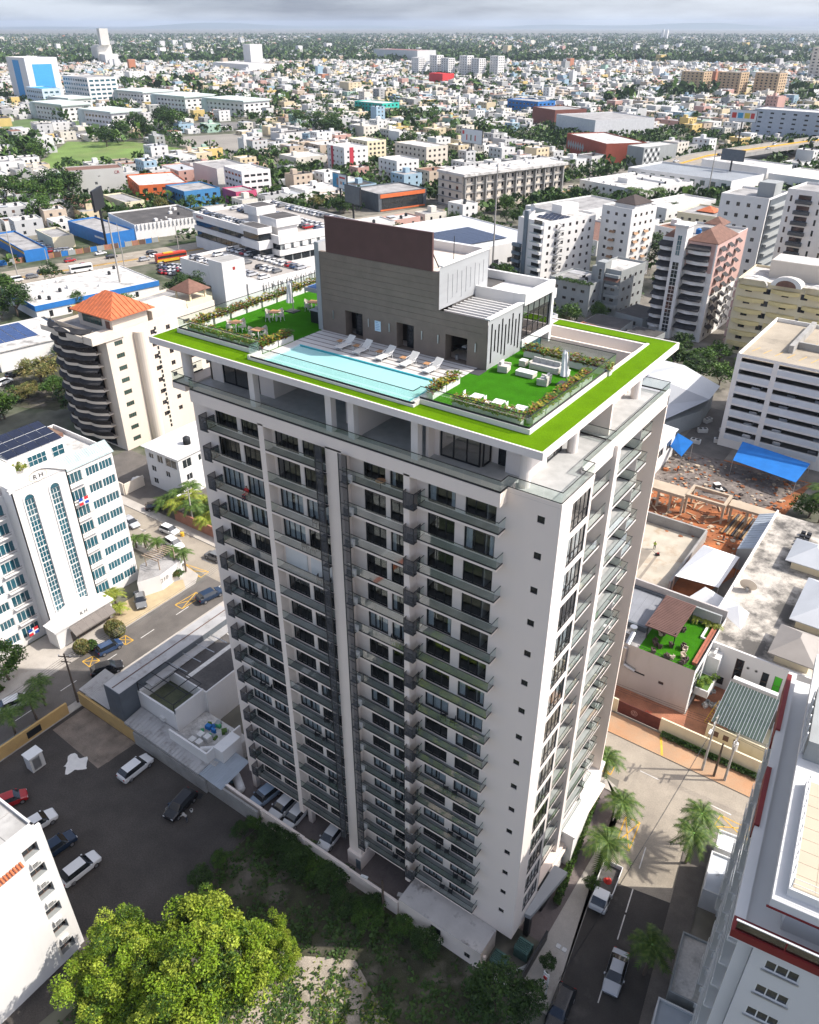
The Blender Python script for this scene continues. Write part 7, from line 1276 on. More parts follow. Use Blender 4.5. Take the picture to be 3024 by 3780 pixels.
for k, (f, x, y, h, r, kd, lab) in enumerate(((9, 130, 320, 11, 7.0, 'dark', 'round dark tree beside the blue banded warehouse'), (9, 565, 275, 6.5, 3.4, 'mid', 'clipped green tree in front of the blue banded warehouse'), (9, 300, 800, 8, 6.5, 'dry', 'sparse pale scrub tree on the slope behind the wooden deck'), (9, 420, 900, 6, 4.5, 'mid', 'green bush on the scrub slope near the curved balconies'), (9, 200, 900, 4, 4.5, 'dry', 'dry yellowish shrub above the wooden deck'), (9, 480, 640, 6, 4, 'mid', 'leafy tree left of the stacked curved balconies'), (9, 1330, 215, 10, 8, 'dark', 'wide dark tree between warehouse and parking deck'), (9, 580, 830, 6, 3.5, 'mid', 'green bush beside the lowest curved balconies'),
 (16, 830, 420, 15, 9.5, 'dark', 'broad dark tree between the white towers'), (16, 570, 690, 7, 3.2, 'mid', 'narrow tree beside the grey green building'), (16, 300, 560, 5, 3, 'mid', 'bushy tree left of the grey green building'), (15, 1110, 385, 6, 4, 'mid', 'bright tree by the palm lined wall'), (7, 1640, 860, 5, 4, 'mid', 'green tree at the far corner of the stained flat roof'))): tree(U(f, x, y), h, r, kd, lab, None, True, var=k % 4)
for k, (x, y) in enumerate(((930, 345), (965, 350), (1000, 360), (1030, 350), (1055, 345))): palm(U(15, x, y), 8, 4, 'tall palm along the low white building, %s from the left' % ORD[k], 'palm', 'palms along the low building')
palm(U(7, 1720, 900), 7, 4.5, 'tall palm at the right edge above the stained roof', 'palm'); palm(U(16, 460, 690), 3, 2.6, 'palm at the foot of the grey green building', 'palm')
for k in range(7): palm((-6 - k * 1.0 + (k % 3), 33 + 0 * k, 0), .1, .1, 'x') if 0 else None
for k, (x, y) in enumerate(((-15, 40.2), (-18, 41), (-21, 40), (-24, 41.5), (-12.5, 41))): tree((x - 6, y + 1.5), 4.5, 2.2, 'mid' if k % 2 else 'bright', 'leafy tree seen through the roof frame opening, %s from the right' % ORD[k], 'trees behind the tower', True, var=k % 4)
def tuft(p, r, h, kind, label, group=None, seed=1):
 key = ('tuft', kind, seed % 3); me = cmesh(key, lambda: crown(seed % 3 + 300, 16, 22, 1.0, .6, .13, LF[kind], .35).mesh('foliage')); o = ob('potted_plant', me, None, p, seed); o.scale = (r, r, h); return tag(o, label, 'plant', group)
for k in range(9): tuft((U(16, 370 + k * 20, 470 + k * 4, 10.6)), 1.4, 1.2, 'mid', 'roof garden plant on the grey green building, %s from the left' % ORD[k], 'grey building roof plants', k)
for k in range(4): tuft(U(9, 30 + k * 40, 1450 - k * 12, 25), 1.2, 1.3, 'palmy', 'yellow green roof plant left of the curved pediment, %s from the left' % ORD[k], 'roof plants by the pediment', k)
for k in range(3): tuft((3.9 + k * .6, 46.2 + k * 1.2, 3.25), .7, .7, 'bright', 'bright plant in the restaurant window planter, %s from the street' % ORD[k], 'window planter plants', k)
for k in range(5): palm((-3.2 + k * 1.5, 54.3, 7.15), .7, 1.0, 'small palm against the green wall of the restaurant terrace, %s from the left' % ORD[k], 'palmy', 'terrace palms')
mt = random.Random(55); MT = []
for (f, x0, x1, y0, y1, n_, r0, r1) in ((12, 40, 230, 60, 130, 12, 6, 9), (12, 0, 400, 270, 430, 16, 6, 11), (13, 520, 800, 520, 600, 12, 8, 13), (13, 900, 1250, 420, 470, 22, 6, 11), (13, 1240, 1480, 520, 590, 10, 7, 12), (13, 500, 900, 355, 395, 20, 7, 11), (13, 150, 560, 440, 520, 18, 5, 9), (12, 1290, 1500, 180, 250, 9, 5, 8), (12, 480, 640, 20, 60, 6, 6, 11), (15, 130, 420, 40, 130, 7, 6, 9), (14, 1080, 1260, 380, 420, 12, 8, 14), (14, 1600, 1725, 360, 440, 8, 9, 14), (14, 850, 950, 420, 450, 7, 8, 13), (14, 0, 120, 500, 640, 12, 6, 10), (14, 200, 310, 330, 400, 6, 7, 10), (13, 1150, 1330, 290, 340, 10, 8, 12), (15, 1500, 1725, 120, 190, 10, 5, 8), (13, 1100, 1700, 500, 520, 16, 5, 8)):
 for k in range(n_):
  p = U(f, mt.uniform(x0, x1), mt.uniform(y0, y1));
  MT.append((p, mt.uniform(r0, r1), f))
# ================================================================ dense quarters to the horizon
fr_ = random.Random(2024)
PAL = [('white', (.68, .67, .64)), ('white', (.6, .59, .57)), ('off white', (.62, .58, .5)), ('cream', (.6, .5, .33)), ('beige', (.48, .39, .3)), ('grey', (.34, .34, .33)), ('pale grey', (.48, .48, .47)), ('pink', (.5, .3, .25)), ('yellow', (.58, .43, .16)), ('pale blue', (.3, .42, .5)), ('terracotta', (.42, .17, .09)), ('mint', (.33, .47, .38))]
PW = [20, 18, 12, 9, 9, 8, 8, 4, 4, 4, 2, 2]
PMAT = [M('house_wall_%d' % i, c[1], .8, .08, .15, dirt=.25, dcol=tuple(v * .5 for v in c[1]), dscale=.3, zs=.3) for i, c in enumerate(PAL)]
RPAL = [('stained white', ROOFW), ('grey', ROOFG), ('pale', M('pale_flat_roof', (.52, .5, .46), .9, .15, .1, dirt=.5, dcol=(.2, .19, .18), dscale=.1)), ('rust sheet', M('rust_sheet_roof', (.22, .11, .07), .8, .2, .2)), ('metal sheet', M('metal_sheet_roof', (.4, .41, .42), .6, .1, .2)), ('dark', ROOFB)]
RWT = [30, 24, 22, 6, 14, 8]
def visible(x, y, m=80):
 p = proj((x, y, 4)); return p and -m < p[0] < 3024 + m and 60 < p[1] < 1500
def openland(x, y):
 return any(inpoly(x, y, P) for P in OPEN)
HOUSES = []; ROT = -.31; cR, sR = cos(ROT), sin(ROT)
def noise2(x, y): return sin(x * .0031 + 1.7) * sin(y * .0027 + .6) + .6 * sin(x * .0083 + y * .006) + .4 * sin(y * .017 - x * .011)
cell = 17.0
for i in range(-130, 150):
 for j in range(2, 200):
  u, v = i * cell, j * cell
  if i % 5 == 0 or j % 7 == 0: continue          # local streets
  x, y = u * cR - v * sR - 330 * 0 + fr_.uniform(-2.5, 2.5), u * sR + v * cR + fr_.uniform(-2.5, 2.5)
  d = hypot(x - CAM[0], y - CAM[1])
  if d < 165 or d > 2300 or not visible(x, y): continue
  W, D = fr_.uniform(8, 15), fr_.uniform(8, 15); H = fr_.choice([3.2, 3.4, 3.6, 3.8, 6.2, 6.4, 6.6, 9.2]) if d > 300 else fr_.choice([3.4, 3.8, 6.2, 6.6])
  if fr_.random() < .07: W *= 2.2; D *= 1.6; H = fr_.uniform(4, 7)
  if fr_.random() < .006 and d > 600: H = fr_.uniform(12, 20)
  if d > 420 and noise2(x, y) > 1.2: continue      # green pockets
  if fr_.random() < .1: continue
  if taken(x, y, max(W, D) * .62) or openland(x, y): continue
  HOUSES.append((d, x, y, W, D, H, ROT + fr_.uniform(-.06, .06) + (pi / 2 if fr_.random() < .3 else 0), fr_.choices(range(len(PAL)), PW)[0], fr_.choices(range(len(RPAL)), RWT)[0]))
HOUSES.sort(key=lambda h: -(h[3] + h[4]) * (h[5] + 5) / h[0] ** 2)
LM = [('blue banded warehouse', (-238, 115)), ('dealership', (-228, 205)), ('solar hall', (-170, 250)), ('office block', (-205, 360)), ('ribbed metal mall', (-135, 455)), ('showroom with orange frame', (-250, 312)), ('tall grey warehouse', (-400, 245)), ('blue trimmed shop', (-340, 260)), ('white four storey office', (-333, 293)), ('red striped block', (-347, 398)), ('diamond pattern showroom', (-190, 530)), ('rust red store', (-235, 535)), ('white mall hall', (-300, 700)), ('teal house', (-570, 722)), ('grassy field', (-510, 330)), ('empty car lot', (-505, 450)), ('strong blue office', (-435, 815)), ('grey slab', (-145, 740)), ('small red cube', (-782, 1168)), ('awning tower', (-50, 205)), ('yellow wavy building', (-22, 200)), ('service yard', (-315, 145)), ('ministry buildings', (-760, 540)), ('flyover billboard', (-158, 628)), ('white high rise row', (-900, 1395))]
seen = {}
def relation(x, y):
 p = proj((x, y, 3)); best = min(LM, key=lambda L: hypot(L[1][0] - x, L[1][1] - y)); q = proj((best[1][0], best[1][1], 3)); dx, dy = p[0] - q[0], p[1] - q[1]
 s = ('right of' if dx > 0 else 'left of') if abs(dx) > abs(dy) * 1.2 else ('below' if dy > 0 else 'above'); return s, best[0]
STW = {3: 'single storey', 6: 'two storey', 9: 'three storey', 12: 'four storey'}
_t = tank(None, 0, 0, 0, .7, 1.5); TANKM = _t.data; bpy.data.objects.remove(_t)
def house_mesh(W, D, H, wi, ri):
 b = MB(); b.box(0, W, 0, D, 0, H, PMAT[wi]); b.box(.25, W - .25, .25, D - .25, H, H + .02, RPAL[ri][1]); p = .5
 b.box(0, W, 0, .2, H, H + p, PMAT[wi]); b.box(0, W, D - .2, D, H, H + p, PMAT[wi]); b.box(0, .2, .2, D - .2, H, H + p, PMAT[wi]); b.box(W - .2, W, .2, D - .2, H, H + p, PMAT[wi]); return b.mesh('wall')
NIND = 300
for idx, (d, x, y, W, D, H, rot, wi, ri) in enumerate(HOUSES[:NIND]):
 s, lm = relation(x, y); st = 'big' if W * D > 240 else ('slim' if H > 11 else STW[3 * int(round(min(H, 12) / 3.15))])
 ctr = seen.get((s, lm), 0); seen[(s, lm)] = ctr + 1
 lab = '%s %s house, %s roof, %s %s the %s' % (st, PAL[wi][0], RPAL[ri][0], ORD[min(ctr, 70)], s, lm)
 e = thing('house', lab, 'house', (x - W / 2 * cos(rot) + D / 2 * sin(rot), y - W / 2 * sin(rot) - D / 2 * cos(rot), 0), rot, 'houses of the dense quarter')
 ob('wall', house_mesh(W, D, H, wi, ri), e)
 fl = max(1, int(round(H / 3.1))); near = d < 900
 for f in range(fl):
  for k in range(2 + (W > 11)):
   xx = 1 + (W - 2) * (k + .5) / (2 + (W > 11)); bx('window', DGL if fr_.random() < .8 else BROWNF, e, xx - .65, xx + .65, -.03, .02, f * 3.1 + 1.0, f * 3.1 + 2.3)
  if near:
   for k in range(2): yy = 1 + (D - 2) * (k + .5) / 2; bx('window', DGL, e, W - .02, W + .03, yy - .6, yy + .6, f * 3.1 + 1.0, f * 3.1 + 2.3)
 t = fr_.random()
 if t < .35: bx('roof_house', PMAT[wi], e, W * .2, W * .2 + 3, D * .5, D * .5 + 3, H + .03, H + 2.6)
 if t > .3: ob('water_tank', TANKM, e, (W * .7, D * .4, H + .02))
 if t > .6: ob('water_tank', TANKM, e, (W * .4, D * .75, H + .02))
 if t > .8: bx('roof_shed', RPAL[4][1], e, W * .1, W * .45, D * .1, D * .4, H + .6, H + .7); bx('shed_post', PMAT[5], e, W * .12, W * .14, D * .12, D * .14, H, H + .6)
def addhouse(b, x, y, W, D, H, rot, wi, ri, wins=True):
 c, s = cos(rot), sin(rot); n0 = len(b.v); f0 = len(b.f)
 b.box(-W / 2, W / 2, -D / 2, D / 2, 0, H, PMAT[wi]); b.m[-5] = b.mi(RPAL[ri][1])
 if wins:
  for f in range(max(1, int(H / 3.1))):
   for k in (-1, 1): b.box(k * W * .25 - .8, k * W * .25 + .8, -D / 2 - .05, -D / 2 + .02, f * 3.1 + 1, f * 3.1 + 2.3, DGL)
   b.box(W / 2 - .02, W / 2 + .05, -.8, .8, f * 3.1 + 1, f * 3.1 + 2.3, DGL)
 if fr_.random() < .5: b.box(-1.5, 1.5, -1, 2, H, H + 2.3, PMAT[wi])
 if fr_.random() < .6: q = fr_.uniform(-.3, .3) * W; b.box(q, q + 1.3, D * .2, D * .2 + 1.3, H, H + 1.4, BLACKM)
 for k in range(n0, len(b.v)): v = b.v[k]; b.v[k] = (x + v[0] * c - v[1] * s, y + v[0] * s + v[1] * c, v[2])
b = MB()
for (d, x, y, W, D, H, rot, wi, ri) in HOUSES[NIND:]: addhouse(b, x, y, W, D, H, rot, wi, ri, d < 1300)
tag(b.build('distant_houses'), 'mass of small flat roofed houses filling the middle distance', 'houses', kind='stuff')
b = MB(); nfar = 0; cell = 34.0
for i in range(-220, 220):
 for j in range(20, 330):
  u, v = i * cell, j * cell; x, y = u * cR - v * sR + fr_.uniform(-9, 9), u * sR + v * cR + fr_.uniform(-9, 9); d = hypot(x - CAM[0], y - CAM[1])
  if d < 2300 or d > 9000 or not visible(x, y, 20): continue
  if noise2(x * .8, y * .8) > .25 or fr_.random() < .25 + max(0, (d - 3000) / 6500): continue
  W, D, H = fr_.uniform(12, 24), fr_.uniform(12, 24), fr_.choice([3.5, 4, 6, 6, 8]);
  if fr_.random() < .01: H = fr_.uniform(14, 26)
  if fr_.random() < .05: W *= 2.5; D *= 1.5
  wi = fr_.choices(range(len(PAL)), PW)[0]; c, s = cos(ROT), sin(ROT); n0 = len(b.v); b.box(-W / 2, W / 2, -D / 2, D / 2, 0, H, PMAT[wi]); b.m[-5] = b.mi(RPAL[fr_.choices(range(len(RPAL)), RWT)[0]][1]); nfar += 1
  for k in range(n0, len(b.v)): q = b.v[k]; b.v[k] = (x + q[0] * c - q[1] * s, y + q[0] * s + q[1] * c, q[2])
tag(b.build('far_city'), 'hazy mass of far city houses below the horizon', 'houses', kind='stuff')
FT = []
for k in range(75000):
 d = 170 * (9500 / 170) ** fr_.random(); a = HEAD + fr_.uniform(-.6, .6); x, y = CAM[0] - sin(a) * d, CAM[1] + cos(a) * d
 if not visible(x, y, 30): continue
 g = noise2(x, y) > (1.2 if d < 2300 else .25)
 if d < 420: prob = .055
 elif d < 2300: prob = .6 if g else .3
 else: prob = .9 if g else .4
 if fr_.random() > prob: continue
 if d < 2600 and (taken(x, y, 2) or openland(x, y)): continue
 FT.append((d, x, y, fr_.uniform(2.6, 5.5) * (1 if d < 2300 else 2.2)))
clear = [(h[1], h[2], max(h[3], h[4]) * .5) for h in HOUSES if h[0] < 900]
FT2 = []
for (p, r, f) in MT: FT2.append((hypot(p[0] - CAM[0], p[1] - CAM[1]), p[0], p[1], r, 1))
for (d, x, y, r) in FT:
 if d < 900 and any(abs(x - c[0]) < c[2] + r * .4 and abs(y - c[1]) < c[2] + r * .4 for c in clear): continue
 FT2.append((d, x, y, r, 0))
FT2.sort(key=lambda t: t[0] / t[3])
seen2 = {}
NT = 300
for (d, x, y, r, k) in FT2[:NT]:
 if any(abs(x - c[0]) < 1 and abs(y - c[1]) < 1 for c in clear): continue
 s, lm = relation(x, y); c = seen2.get((s, lm), 0); seen2[(s, lm)] = c + 1; kd = fr_.choice(['dark', 'dark', 'mid', 'mid', 'dry' if k == 0 and fr_.random() < .3 else 'mid'])
 sz = 'large' if r > 7 else ('medium' if r > 4.5 else 'small'); tree((x, y), r * fr_.uniform(1.2, 1.6), r * .85, kd, '%s %s tree, %s %s the %s' % (sz, {'dark': 'dark green', 'mid': 'green', 'dry': 'yellowish'}[kd], ORD[min(c, 70)], s, lm), 'trees of the dense quarter')
b = MB(); LD3 = LF['dark'] + LF['mid']
for (d, x, y, r, k) in FT2[NT:]:
 n_ = 26 if d < 1200 else (14 if d < 2500 else 7)
 for j in range(n_):
  a, e = fr_.uniform(0, 6.28), fr_.uniform(-.5, 1); ee = sqrt(1 - e * e); px, py, pz = x + r * .8 * ee * cos(a), y + r * .8 * ee * sin(a), r * .75 + r * .6 * e; l_ = r * (.3 if n_ > 20 else .5) * fr_.uniform(.7, 1.2)
  d1 = [fr_.uniform(-1, 1) * l_ for _ in range(3)]; d2 = [fr_.uniform(-1, 1) * l_ for _ in range(3)]
  b.quad((px - d1[0], py - d1[1], pz - d1[2]), (px + d2[0], py + d2[1], pz + d2[2]), (px + d1[0], py + d1[1], pz + d1[2]), (px - d2[0], py - d2[1], pz - d2[2]), LD3[fr_.randrange(6)])
tag(b.build('distant_trees'), 'scattered green trees between the far houses', 'trees', kind='stuff')
b = MB();
for k in range(60):
 a0, a1 = HEAD + .75 - 1.5 * k / 60, HEAD + .75 - 1.5 * (k + 1) / 60; h0, h1 = 60 + 50 * sin(k * .35) + 35 * sin(k * .9 + 1), 60 + 50 * sin((k + 1) * .35) + 35 * sin((k + 1) * .9 + 1); dd = 24000
 f = lambda a, r: (CAM[0] - sin(a) * r, CAM[1] + cos(a) * r)
 p, q, p2, q2 = f(a0, dd), f(a1, dd), f(a0, dd + 3000), f(a1, dd + 3000)
 b.quad((*p, -1), (*q, -1), (*q2, max(5, h1)), (*p2, max(5, h0)), M('hill_green', (.04, .06, .03), .95))
tag(b.build('hills'), kind='structure')
# ================================================================ vehicles
TYRE = M('tyre', (.02, .02, .02), .8); RIM = M('rim_alloy', (.4, .4, .42), .3, .05, metal=.7); HLG = M('headlight_lens', (.7, .72, .75), .1); TLG = M('tail_light', (.35, .01, .01), .2); CGL = PG('car_glass', (.015, .018, .022), .04, .8)
CARC = {'white': (.72, .72, .71), 'silver': (.42, .43, .45), 'grey': (.16, .165, .17), 'black': (.012, .012, .014), 'dark blue': (.03, .06, .13), 'pale blue': (.3, .38, .48), 'red': (.35, .015, .02), 'navy': (.015, .03, .06), 'yellow': (.6, .55, .05)}
CARM = {k: M('car_paint_' + k.replace(' ', '_'), c, .22, .02, .3, spec=.6, metal=.0) for k, c in CARC.items()}
ST = {  # stations: x, half width, zbottom, zshoulder, ztop, half top width, cabin flag
'sedan': [(2.32, .62, .38, .55, .58, .5, 0), (2.2, .8, .24, .66, .7, .66, 0), (1.2, .88, .22, .86, .93, .7, 0), (.45, .9, .22, .92, 1.42, .6, 1), (-.85, .9, .22, .94, 1.44, .6, 1), (-1.6, .89, .22, .96, 1.06, .66, 0), (-2.2, .84, .26, .92, .97, .66, 0), (-2.34, .74, .4, .78, .8, .55, 0)],
'suv': [(2.25, .66, .4, .68, .72, .55, 0), (2.12, .84, .28, .82, .88, .7, 0), (1.2, .92, .26, 1.0, 1.06, .74, 0), (.55, .93, .26, 1.06, 1.62, .66, 1), (-1.55, .93, .26, 1.08, 1.64, .66, 1), (-2.1, .92, .26, 1.06, 1.2, .76, 0), (-2.22, .88, .3, .98, 1.02, .72, 0), (-2.3, .8, .42, .84, .86, .6, 0)],
'hatch': [(1.95, .6, .38, .6, .64, .5, 0), (1.85, .78, .26, .74, .8, .66, 0), (1.15, .84, .24, .92, 1.0, .7, 0), (.5, .85, .24, .98, 1.52, .62, 1), (-1.45, .85, .24, 1.0, 1.54, .62, 1), (-1.85, .84, .26, .98, 1.1, .7, 0), (-1.95, .78, .36, .8, .84, .6, 0)],
'van': [(2.5, .7, .4, .9, .95, .6, 0), (2.35, .9, .3, 1.05, 1.15, .78, 0), (1.9, .94, .28, 1.15, 1.95, .8, 1), (-2.2, .95, .28, 1.15, 2.0, .82, 1), (-2.45, .93, .3, 1.1, 1.3, .8, 0), (-2.52, .85, .4, .9, .95, .7, 0)]}
def carmeshes(kind, paint, simple=False):
 S = ST[kind]; body = MB(); glass = MB(); ring = []
 for (x, w, zb, zs, zt, wt, c) in S: ring.append([(x, -w * .9, zb), (x, -w, zb + .16), (x, -w, zs - .12), (x, -w * .96, zs), (x, -wt, zt - .03 if c else zt), (x, -wt * .75, zt), (x, wt * .75, zt), (x, wt, zt - .03 if c else zt), (x, w * .96, zs), (x, w, zs - .12), (x, w, zb + .16), (x, w * .9, zb)])
 for i in range(len(S) - 1):
  A, B = ring[i], ring[i + 1]; ca, cb = S[i][6], S[i + 1][6]
  for k in range(11):
   side = k in (3, 7); top = k in (4, 5, 6); f = (A[k], A[k + 1], B[k + 1], B[k])
   if side and (ca or cb) or (top and ca != cb): glass.quad(*f, CGL)
   body.quad(*f, paint)
 body.poly(ring[0], paint); body.poly(list(reversed(ring[-1])), paint)
 for i in range(len(S) - 1): body.quad(ring[i][11], ring[i][0], ring[i + 1][0], ring[i + 1][11], BLACKM)
 for k, v in enumerate(glass.v):
  glass.v[k] = (v[0] * 1.0 , v[1] * 1.006 if abs(v[1]) > .5 else v[1] , v[2] + .008)
 wx = S[0][0] * .62
 wh = MB(); wh.tube((0, -.11, 0), (0, .11, 0), .33, TYRE, 14); rim = MB(); rim.tube((0, -.118, 0), (0, .118, 0), .21, RIM, 10)
 lights = MB();
 if simple:
  for (g, off) in ((glass, 0),):
   n0 = len(body.v); body.v += g.v
   for f in g.f: body.f.append(tuple(q + n0 for q in f)); body.m.append(body.mi(CGL))
  for sx in (-1, 1):
   for sy in (-1, 1): body.tube((wx * sx, sy * (S[2][1] - .1) - .1, .33), (wx * sx, sy * (S[2][1] - .1) + .1, .33), .33, TYRE, 8)
  return body.mesh('car')
 return body.mesh('body', True), glass.mesh('window_glass'), wh.mesh('wheel'), rim.mesh('rim'), wx, S[2][1]
def car(label, p, heading, kind='sedan', color='white', group=None, z=0, name='parked_car', dx=0):
 key = ('car', kind, color); bm_, gm, wm, rm, wx, hw = cmesh(key, lambda: carmeshes(kind, CARM[color]))
 e = thing(name, label, 'car', (p[0], p[1], (p[2] if len(p) > 2 else 0) + z), heading, group); ob('body', bm_, e); ob('window_glass', gm, e); S = ST[kind]
 for sx in (-1, 1):
  for sy in (-1, 1): o = ob('wheel', wm, e, (wx * sx, sy * (hw - .1), .33)); ob('rim', rm, o)
 for sy in (-1, 1):
  bx('headlight', HLG, e, S[0][0] - .22, S[0][0] - .02, sy * S[1][1] * .72 - .14, sy * S[1][1] * .72 + .14, S[1][3] - .16, S[1][3] - .03); bx('tail_light', TLG, e, S[-1][0] - .01, S[-1][0] + .12, sy * S[-2][1] * .78 - .12, sy * S[-2][1] * .78 + .12, S[-2][3] - .2, S[-2][3] - .04)
  bx('mirror', CARM[color], e, S[3][0] + .25, S[3][0] + .42, sy * (hw + .08) - .07, sy * (hw + .08) + .07, S[3][3] - .02, S[3][3] + .12)
 return e
def head(f, a, b_): p, q = U(f, *a), U(f, *b_); return atan2(q[1] - p[1], q[0] - p[0])
def pcar(label, f, a, b_, kind, color, z=.02, group=None): # a = rear px, b = front px on the ground
 p, q = U(f, *a), U(f, *b_); return car(label, ((p[0] + q[0]) / 2, (p[1] + q[1]) / 2, 0), atan2(q[1] - p[1], q[0] - p[0]), kind, color, group, z)
pcar('silver white sedan driving down the shaded street beside the tower', 6, (1130, 1600), (1055, 1860), 'sedan', 'silver'); pcar('dark green black suv at the very bottom of the shaded street', 6, (740, 1880), (660, 2090), 'suv', 'black')
pcar('white suv parked near the worn tiles and plaster spill', 11, (720, 600), (860, 490), 'suv', 'white'); pcar('black car being washed in the middle of the dark lot', 11, (1110, 690), (985, 830), 'suv', 'black'); pcar('white suv parked lowest in the dark lot near the big tree', 11, (385, 1195), (555, 1060), 'suv', 'white'); pcar('dark blue suv half hidden by the blank white building', 11, (260, 1050), (405, 950), 'suv', 'navy'); pcar('white hatchback behind the edge of the blank white building', 11, (170, 900), (275, 835), 'suv', 'white'); pcar('red car mostly hidden behind the blank white building', 11, (25, 745), (110, 712), 'hatch', 'red')
for k, (a, b_, kd, c, lab) in enumerate((((330, 640), (140, 790), 'suv', 'pale blue', 'pale blue suv with open door parked under the tower'), ((520, 740), (340, 920), 'suv', 'white', 'white suv parked second under the tower'), ((630, 850), (480, 1020), 'hatch', 'white', 'white hatchback parked third under the tower'), ((1000, 1060), (860, 1240), 'hatch', 'white', 'white hatchback parked alone beside the tower stair block'))): pcar(lab, 19, a, b_, kd, c)
pcar('grey convertible parked on the sandy forecourt', 10, (890, 870), (905, 945), 'sedan', 'grey', .15); pcar('silver blue estate car turning into the left street', 10, (1290, 900), (1390, 850), 'suv', 'navy'); pcar('dark blue hatchback driving past the clipped shrubs', 10, (645, 1235), (755, 1180), 'hatch', 'dark blue'); pcar('black pickup suv on the left street beside the slate roof', 10, (600, 1370), (775, 1320), 'suv', 'black'); pcar('white suv on the shaded left street near the palms', 10, (40, 1590), (180, 1530), 'suv', 'white')
pcar('white hatchback parked by the kerb under the palm thicket', 10, (1045, 445), (1120, 475), 'hatch', 'white'); pcar('white suv waiting at the junction beside the pergola palms', 10, (1070, 520), (1150, 570), 'suv', 'white'); pcar('silver car partly hidden by the pergola wall', 10, (1080, 640), (1120, 660), 'sedan', 'silver'); pcar('grey hatchback emerging from behind the tower', 10, (1400, 640), (1340, 615), 'hatch', 'grey'); pcar('silver sedan beyond the corner of the white block', 10, (815, 390), (860, 425), 'sedan', 'silver'); pcar('white sedan parked in the small yard beside the white house', 9, (940, 1540), (990, 1480), 'sedan', 'white'); pcar('dark car beside the hedge below the utility pole', 9, (1070, 1690), (1140, 1680), 'hatch', 'black')
for k, (x, y, c) in enumerate(((310, 360, 'black'), (330, 375, 'navy'), (360, 400, 'black'), (430, 440, 'grey'))): pcar('dark car in the side car park left of the curved balconies, %s in the row' % ORD[k], 9, (x - 40, y + 12), (x + 45, y - 6), 'suv', c)
pcar('white car parked by the left edge below the shed', 9, (10, 810), (60, 790), 'suv', 'white'); pcar('black car parked below the shed at the left edge', 9, (60, 760), (150, 735), 'suv', 'black')
pcar('yellow car on the street seen through the roof frame', 16, (485, 860), (520, 850), 'hatch', 'yellow'); pcar('white car on the street seen through the roof frame', 16, (690, 885), (720, 865), 'sedan', 'white'); pcar('dark car beside the trees seen through the roof frame', 16, (450, 890), (490, 880), 'sedan', 'navy'); pcar('black suv parked in front of the awning tower', 16, (960, 885), (1035, 890), 'suv', 'black'); pcar('white pickup at the bend below the awning tower', 16, (890, 925), (950, 915), 'suv', 'white')
PK = thing('pickup_truck', 'white flatbed pickup truck with a red bundle in its open bed', 'truck', (0, 0, 0)); p, q = U(6, 1070, 1000), U(6, 960, 1280); PK.location = ((p[0] + q[0]) / 2, (p[1] + q[1]) / 2, .02); PK.rotation_euler = (0, 0, atan2(q[1] - p[1], q[0] - p[0]))
WP = CARM['white']; b = MB()
cab = [(2.9, .8, .5, .95, 1.0), (2.75, .92, .4, 1.1, 1.3), (2.2, .95, .4, 1.15, 1.95), (1.1, .95, .4, 1.15, 2.0), (1.0, .95, .4, 1.15, 1.9)]
rg_ = [[(x, -w, zb), (x, -w, zs), (x, -w * .82, zt), (x, w * .82, zt), (x, w, zs), (x, w, zb)] for (x, w, zb, zs, zt) in cab]
for A, B in zip(rg_, rg_[1:]):
 for k in range(5): b.quad(A[k], A[k + 1], B[k + 1], B[k], WP)
b.poly(rg_[0], WP); b.poly(list(reversed(rg_[-1])), WP); b.build('cab', PK)
b = MB(); b.quad((2.77, -.74, 1.28), (2.77, .74, 1.28), (2.26, .74, 1.93), (2.26, -.74, 1.93), CGL); b.build('windscreen', PK)
for s in (-1, 1): MB().quad((2.1, s * .965, 1.2), (1.2, s * .965, 1.2), (1.2, s * .85, 1.85), (2.1, s * .85, 1.85), CGL).build('side_window', PK)
b = MB(); b.box(-2.9, .9, -1.0, 1.0, .65, .75, M('truck_bed', (.09, .085, .08), .8, .2, 2)); b.build('bed_floor', PK)
for (x0_, x1_, y0_, y1_) in ((-2.9, .9, -1.05, -.98), (-2.9, .9, .98, 1.05), (-2.97, -2.9, -1.05, 1.05), (.84, .92, -.98, .98)): bx('bed_side', WP, PK, x0_, x1_, y0_, y1_, .7, 1.35)
MB().box(-2.8, 2.2, -.4, .4, .4, .64, BLACKM).build('chassis', PK)
for x in (-2.0, 2.1):
 for s in (-1, 1): o = MB().tube((0, -.12, 0), (0, .12, 0), .38, TYRE, 14).build('wheel', PK, (x, s * .85, .38)); MB().tube((0, -.13, 0), (0, .13, 0), .22, RIM, 10).build('rim', o)
for s in (-1, 1): bx('headlight', HLG, PK, 2.84, 2.93, s * .6 - .14, s * .6 + .14, .8, .95)
cr2 = random.Random(4); b = MB()
for k in range(30):
 a, e = cr2.uniform(0, 6.28), cr2.uniform(0, 1.2); r_ = .45; b.poly([(r_ * cos(a) * cos(e), r_ * sin(a) * cos(e), .45 * sin(e)), (r_ * cos(a + .7) * cos(e) * 1.1, r_ * sin(a + .7) * cos(e), .45 * sin(e) + .03), (r_ * .5 * cos(a + .3) * cos(e + .4), r_ * .5 * sin(a + .3), .5 * sin(e + .4) + .08)], M('red_cloth', (.6, .05, .04), .8))
b.cyl((0, 0), .42, 0, .34, MATS['red_cloth'], 10, r2=.2); bl = b.build('red_bundle'); tag(bl, 'red cloth bundle lying in the pickup bed', 'bundle'); bl.location = (PK.location[0] - cos(PK.rotation_euler[2]) * .9, PK.location[1] - sin(PK.rotation_euler[2]) * .9, .77)
CV = random.Random(8)
SIMPLE = {}
